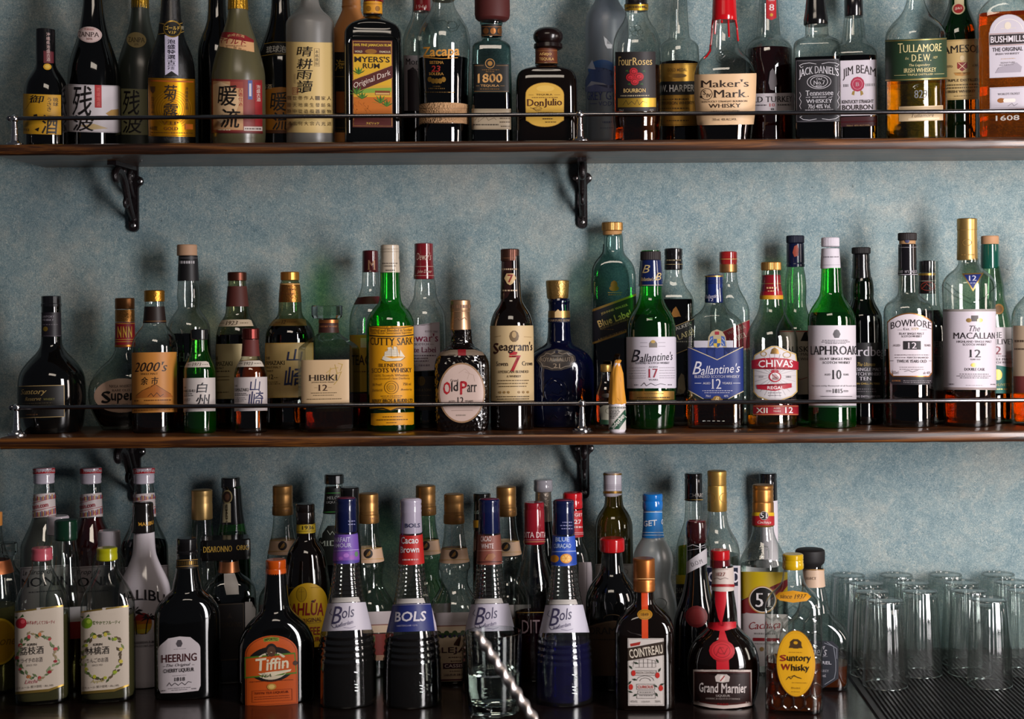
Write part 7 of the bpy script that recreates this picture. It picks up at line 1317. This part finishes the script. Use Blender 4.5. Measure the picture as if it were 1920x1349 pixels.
b.label('label', E('#8a5c08', 1491, 1245, 35.6, 62.4, 48), E('#c08c0c', 1491, 1245, 34.4, 61, 48), O('#a07408', 1491, 1245, 32, 58, .7, 0, 360, 44), E('#3a240a', 1491, 1208, 10, 8, 16, 1.6), E('#b08010', 1491, 1206, 4, 3), PG('#3a240a', 1478, 1216, 1483, 1204, 1486, 1216), PG('#3a240a', 1504, 1216, 1499, 1204, 1496, 1216), D_('#7a5408', 1478, 1503, 1224, 1), T('#7a1c10', 'S', 1461.5, 1229, 1474, 1241, 'g'), T('#20140a', 'untory', 1474.5, 1230, 1519, 1244, 'g'), T('#7a1c10', 'W', 1464, 1246, 1481, 1258, 'g'), T('#20140a', 'hisky', 1482, 1246, 1516, 1262, 'g'), L('#20140a', 1, 1473, 1276, 1478, 1270, 1482, 1274, 1488, 1267, 1494, 1271, 1502, 1273), L('#20140a', .8, 1476, 1272, 1486, 1268, 1500, 1272), D_('#7a5408', 1484, 1512, 1281, 1), T('#7a5408', 'Blended', 1483, 1289, 1499, 1292.5, 's'), D_('#7a5408', 1482, 1498, 1298, 1), lab='yellow oval label', lift=12)

b = lo('whiskey_bottle', 'wide-shouldered clear bottle with broad black wooden cap, half behind the yellow oval label', 1526, 2.362, '1060 18 1100 20 1118 25 1140 28 1155 36 1170 51 1185 62 1195 65.5 1300 62', 'clear', sq=(5, 1145, 1190, .6), seg=56, liq=('amber', 1242))
b.cap('stopper', 'm:#141112', '1030 24 1032 27 1036 27.8 1050 27.6 1056 26 1060 21.5 1065 20', dx=-6)
b.band('neck_label', '#b59a84', 1067, 1099, [T('#5a4438', 'SELECT', 1512, 1083, 1531, 1087.5, 'f'), L('g:#a87c44', 1.2, 1500, 1069, 1548, 1069)], off=1.5)
b.label('label', PG('#22242b', 1472, 1202, 1560, 1202, 1571, 1212, 1571, 1262, 1571, 1272, 1558, 1280, 1540, 1292, 1472, 1292), [L('#7a7c84', 1, *q) for q in ((1545, 1206, 1562, 1212, 1564, 1225, 1566, 1240, 1566, 1258, 1563, 1272, 1545, 1284), (1550, 1204, 1568, 1216, 1568, 1235))], T('#a8a4aa', "Daniel's", 1500, 1212, 1550, 1230, 'j'), T('#b0acb2', 'SINGLE BARREL', 1478, 1240, 1558, 1246, 'b'), L('#8a888e', .7, 1534, 1232, 1551, 1231), T('#a8a4aa', 'WHISKEY', 1528, 1256, 1553, 1260.5, 'f'), T('#a8a4aa', '45% alc/vol.', 1526, 1264, 1548, 1270, 's'))

# ------------------------------------------------------------------ glassware
TG = glass('drinking_glass', '#fafcfb', '#c2c8c6', 0.10, 0.06)
def tumbler_mesh(H, rr, rb, wall, base, lobes, amp):
    """upturned optic tumbler: rim on the mat, thick base upwards; outer and inner wall"""
    n = 14; outer, inner = [], []
    for i in range(n+1):
        t = i/n; r = rr+(rb-rr)*(t**1.6)
        outer.append((H*t*0.985, r))
    outer += [(H*0.996, rb*0.985), (H, rb*0.93)]
    inner = [(z, r-wall) for z, r in outer[:n] if z < H-base]+[(H-base, rb-wall*1.8), (H-base*0.9, rb*0.6)]
    A = lathe(outer, 60, cap0=False, cap1=True, lobes=lobes, amp=amp)
    B = lathe(inner, 60, cap0=False, cap1=True, lobes=lobes, amp=-amp*1.6)
    V, P = merge([A, (B[0], [q[::-1] for q in B[1]])])
    no = 60*len(outer)
    for k in range(60): P.append((k, no+k, no+(k+1) % 60, (k+1) % 60))
    return V, P
V, P = tumbler_mesh(0.130, 0.0333, 0.0266, 0.0013, 0.009, 12, 0.026)
GME = mesh('tumbler', V, P); GME.materials.append(TG); GME.shade_smooth(); GME.set_sharp_from_angle(angle=math.radians(50))
V, P = lathe([(0.130-0.0004+0.0016*math.sin(math.radians(a)), 0.0254+0.0018*math.cos(math.radians(a))) for a in range(0, 361, 45)], 48, cap0=False, cap1=False)
GRIM = mesh('foot_ring', V, P); GRIM.materials.append(G['crystal']); GRIM.shade_smooth()
V, P = lathe([(0.0008+0.0008*math.sin(math.radians(a)), 0.0329+0.0008*math.cos(math.radians(a))) for a in range(0, 361, 45)], 60, cap0=False, cap1=False)
GLIP = mesh('rim', V, P); GLIP.materials.append(glass('fire_polished_rim', '#dfe6e5', '#7c8684', 0.28, 0.1)); GLIP.shade_smooth()
glasses = [(1659, 1126, 'front glass of the left group of upturned tumblers'), (1855, 1117, 'front glass of the right group of upturned tumblers'),
  (1633, 1107.5, 'upturned tumbler just behind and left of the frontmost left glass'), (1724.5, 1108, 'upturned tumbler standing right of the frontmost left glass, second row'),
  (1624, 1092, 'upturned tumbler in the third row at the left, near the wide-shouldered bottle'), (1709.5, 1094, 'upturned tumbler in the third row, middle of the left group'),
  (1590, 1079, 'upturned tumbler at the far left against the wall, beside the wide-shouldered bottle'), (1680, 1077.5, 'upturned tumbler against the wall, second from the left'),
  (1772, 1069, 'upturned tumbler against the wall, third from the left'), (1803, 1084.5, 'upturned tumbler in the third row, left side of the right group'),
  (1817.5, 1099, 'upturned tumbler behind and left of the front right glass'), (1871, 1069, 'upturned tumbler against the wall at the right, fourth from the left'),
  (1896, 1084, 'upturned tumbler in the third row near the right edge'), (1921, 1099.5, 'upturned tumbler cut by the right edge, second row')]
GL_D = [2.345, 2.345, 2.417, 2.417, 2.486, 2.486, 2.5565, 2.5565, 2.5565, 2.486, 2.417, 2.5565, 2.486, 2.417]
for (px, py, lab), D in zip(glasses, GL_D):
    X = ((px-VX)-(py-VY)*RHO)*D/F
    o = bpy.data.objects.new('tumbler', GME); COL.objects.link(o)
    o.location = (X, D, COUNTER+MATT+0.0004); o.rotation_euler = (0, 0, random.uniform(0, 6))
    tag(o, lab, 'glass', 'upturned tumblers on the bar mat')
    for nm, me in (('foot_ring', GRIM), ('rim', GLIP)):
        r = bpy.data.objects.new(nm, me); COL.objects.link(r); r.parent = o

# tumbler of water among the front bottles
D = 2.222; k = D/F; X = ((926-VX)-(1250-VY)*RHO)*k
t = bpy.data.objects.new('whisky_tumbler', None); COL.objects.link(t); t.location = (X, D, COUNTER); t.empty_display_size = .02
tag(t, 'heavy tumbler of water on the counter in front of the copper-collared cordial', 'glass')
zy = lambda y: EYE-((y-VY)+(926-VX)*RHO)*k-COUNTER
ht = 0.117
V1, P1 = lathe([(0.0008, 40*k), (0.003, 46*k), (0.012, 49*k), (0.03, 51*k), (ht, 53.5*k)], 48, cap0=True, cap1=False)
V2, P2 = lathe([(0.014, 38*k), (0.017, 44*k), (0.03, 48*k), (ht, 51.8*k)], 48, cap0=True, cap1=False)
V, P = merge([(V1, P1), (V2, [q[::-1] for q in P2])])
n1 = len(V1); P += [(4*48+i, 4*48+(i+1) % 48, n1+3*48+(i+1) % 48, n1+3*48+i) for i in range(48)]
link('glass_body', mesh('glass_body', V, P), [liquid('heavy_clear_glass', '#f2f5f4', 1.5)], t)
V, P = lathe([(0.0145, 37.5*k), (0.0175, 43.5*k), (0.03, 47.6*k), (0.060, 49.2*k)], 48)
link('water', mesh('water', V, P), [LQ['water']], t)

# long twisted bar spoon leaning out of the picture in the foreground, its foot on the counter
D0, D1 = 1.62, 1.50
def wp(px, py, D): 
    x, y = px-VX, py-VY
    return Vector(((x-y*RHO)*D/F, D, EYE-(y+x*RHO)*D/F))
top = wp(893, 1186, D0)
zf = COUNTER+0.0052
foot = None
d_ = wp(1000, 1349, 1.585)-top
foot = top+d_*((zf-top.z)/d_.z)
axis = (foot-top); Ln = axis.length; axis.normalize(); u = axis.orthogonal().normalized(); w = axis.cross(u)
V, P = [], []; nseg, nr = 14, 150
for i in range(nr+1):
    s = i/nr*Ln; tw = s/0.0145*math.pi
    env = min(1, 0.55+s/0.02) if s < 0.01 else 1
    for q in range(nseg):
        a = 2*math.pi*q/nseg
        ra, rb = 0.0060*env, 0.0040*env
        c, sn = ra*math.cos(a), rb*math.sin(a)
        p_ = top+axis*s+u*(c*math.cos(tw)-sn*math.sin(tw))+w*(c*math.sin(tw)+sn*math.cos(tw))
        V.append(tuple(p_))
for i in range(nr):
    for q in range(nseg): P.append((i*nseg+q, i*nseg+(q+1) % nseg, (i+1)*nseg+(q+1) % nseg, (i+1)*nseg+q))
P.append(tuple(range(nseg))[::-1]); P.append(tuple(nr*nseg+q for q in range(nseg)))
o = link('bar_spoon', mesh('bar_spoon', V, P), [principled('satin_steel', '#d8ccc8', 0.42, 1.0)], None, 60)
tag(o, 'long twisted steel bar spoon handle slanting across the foreground, out of focus', 'spoon')
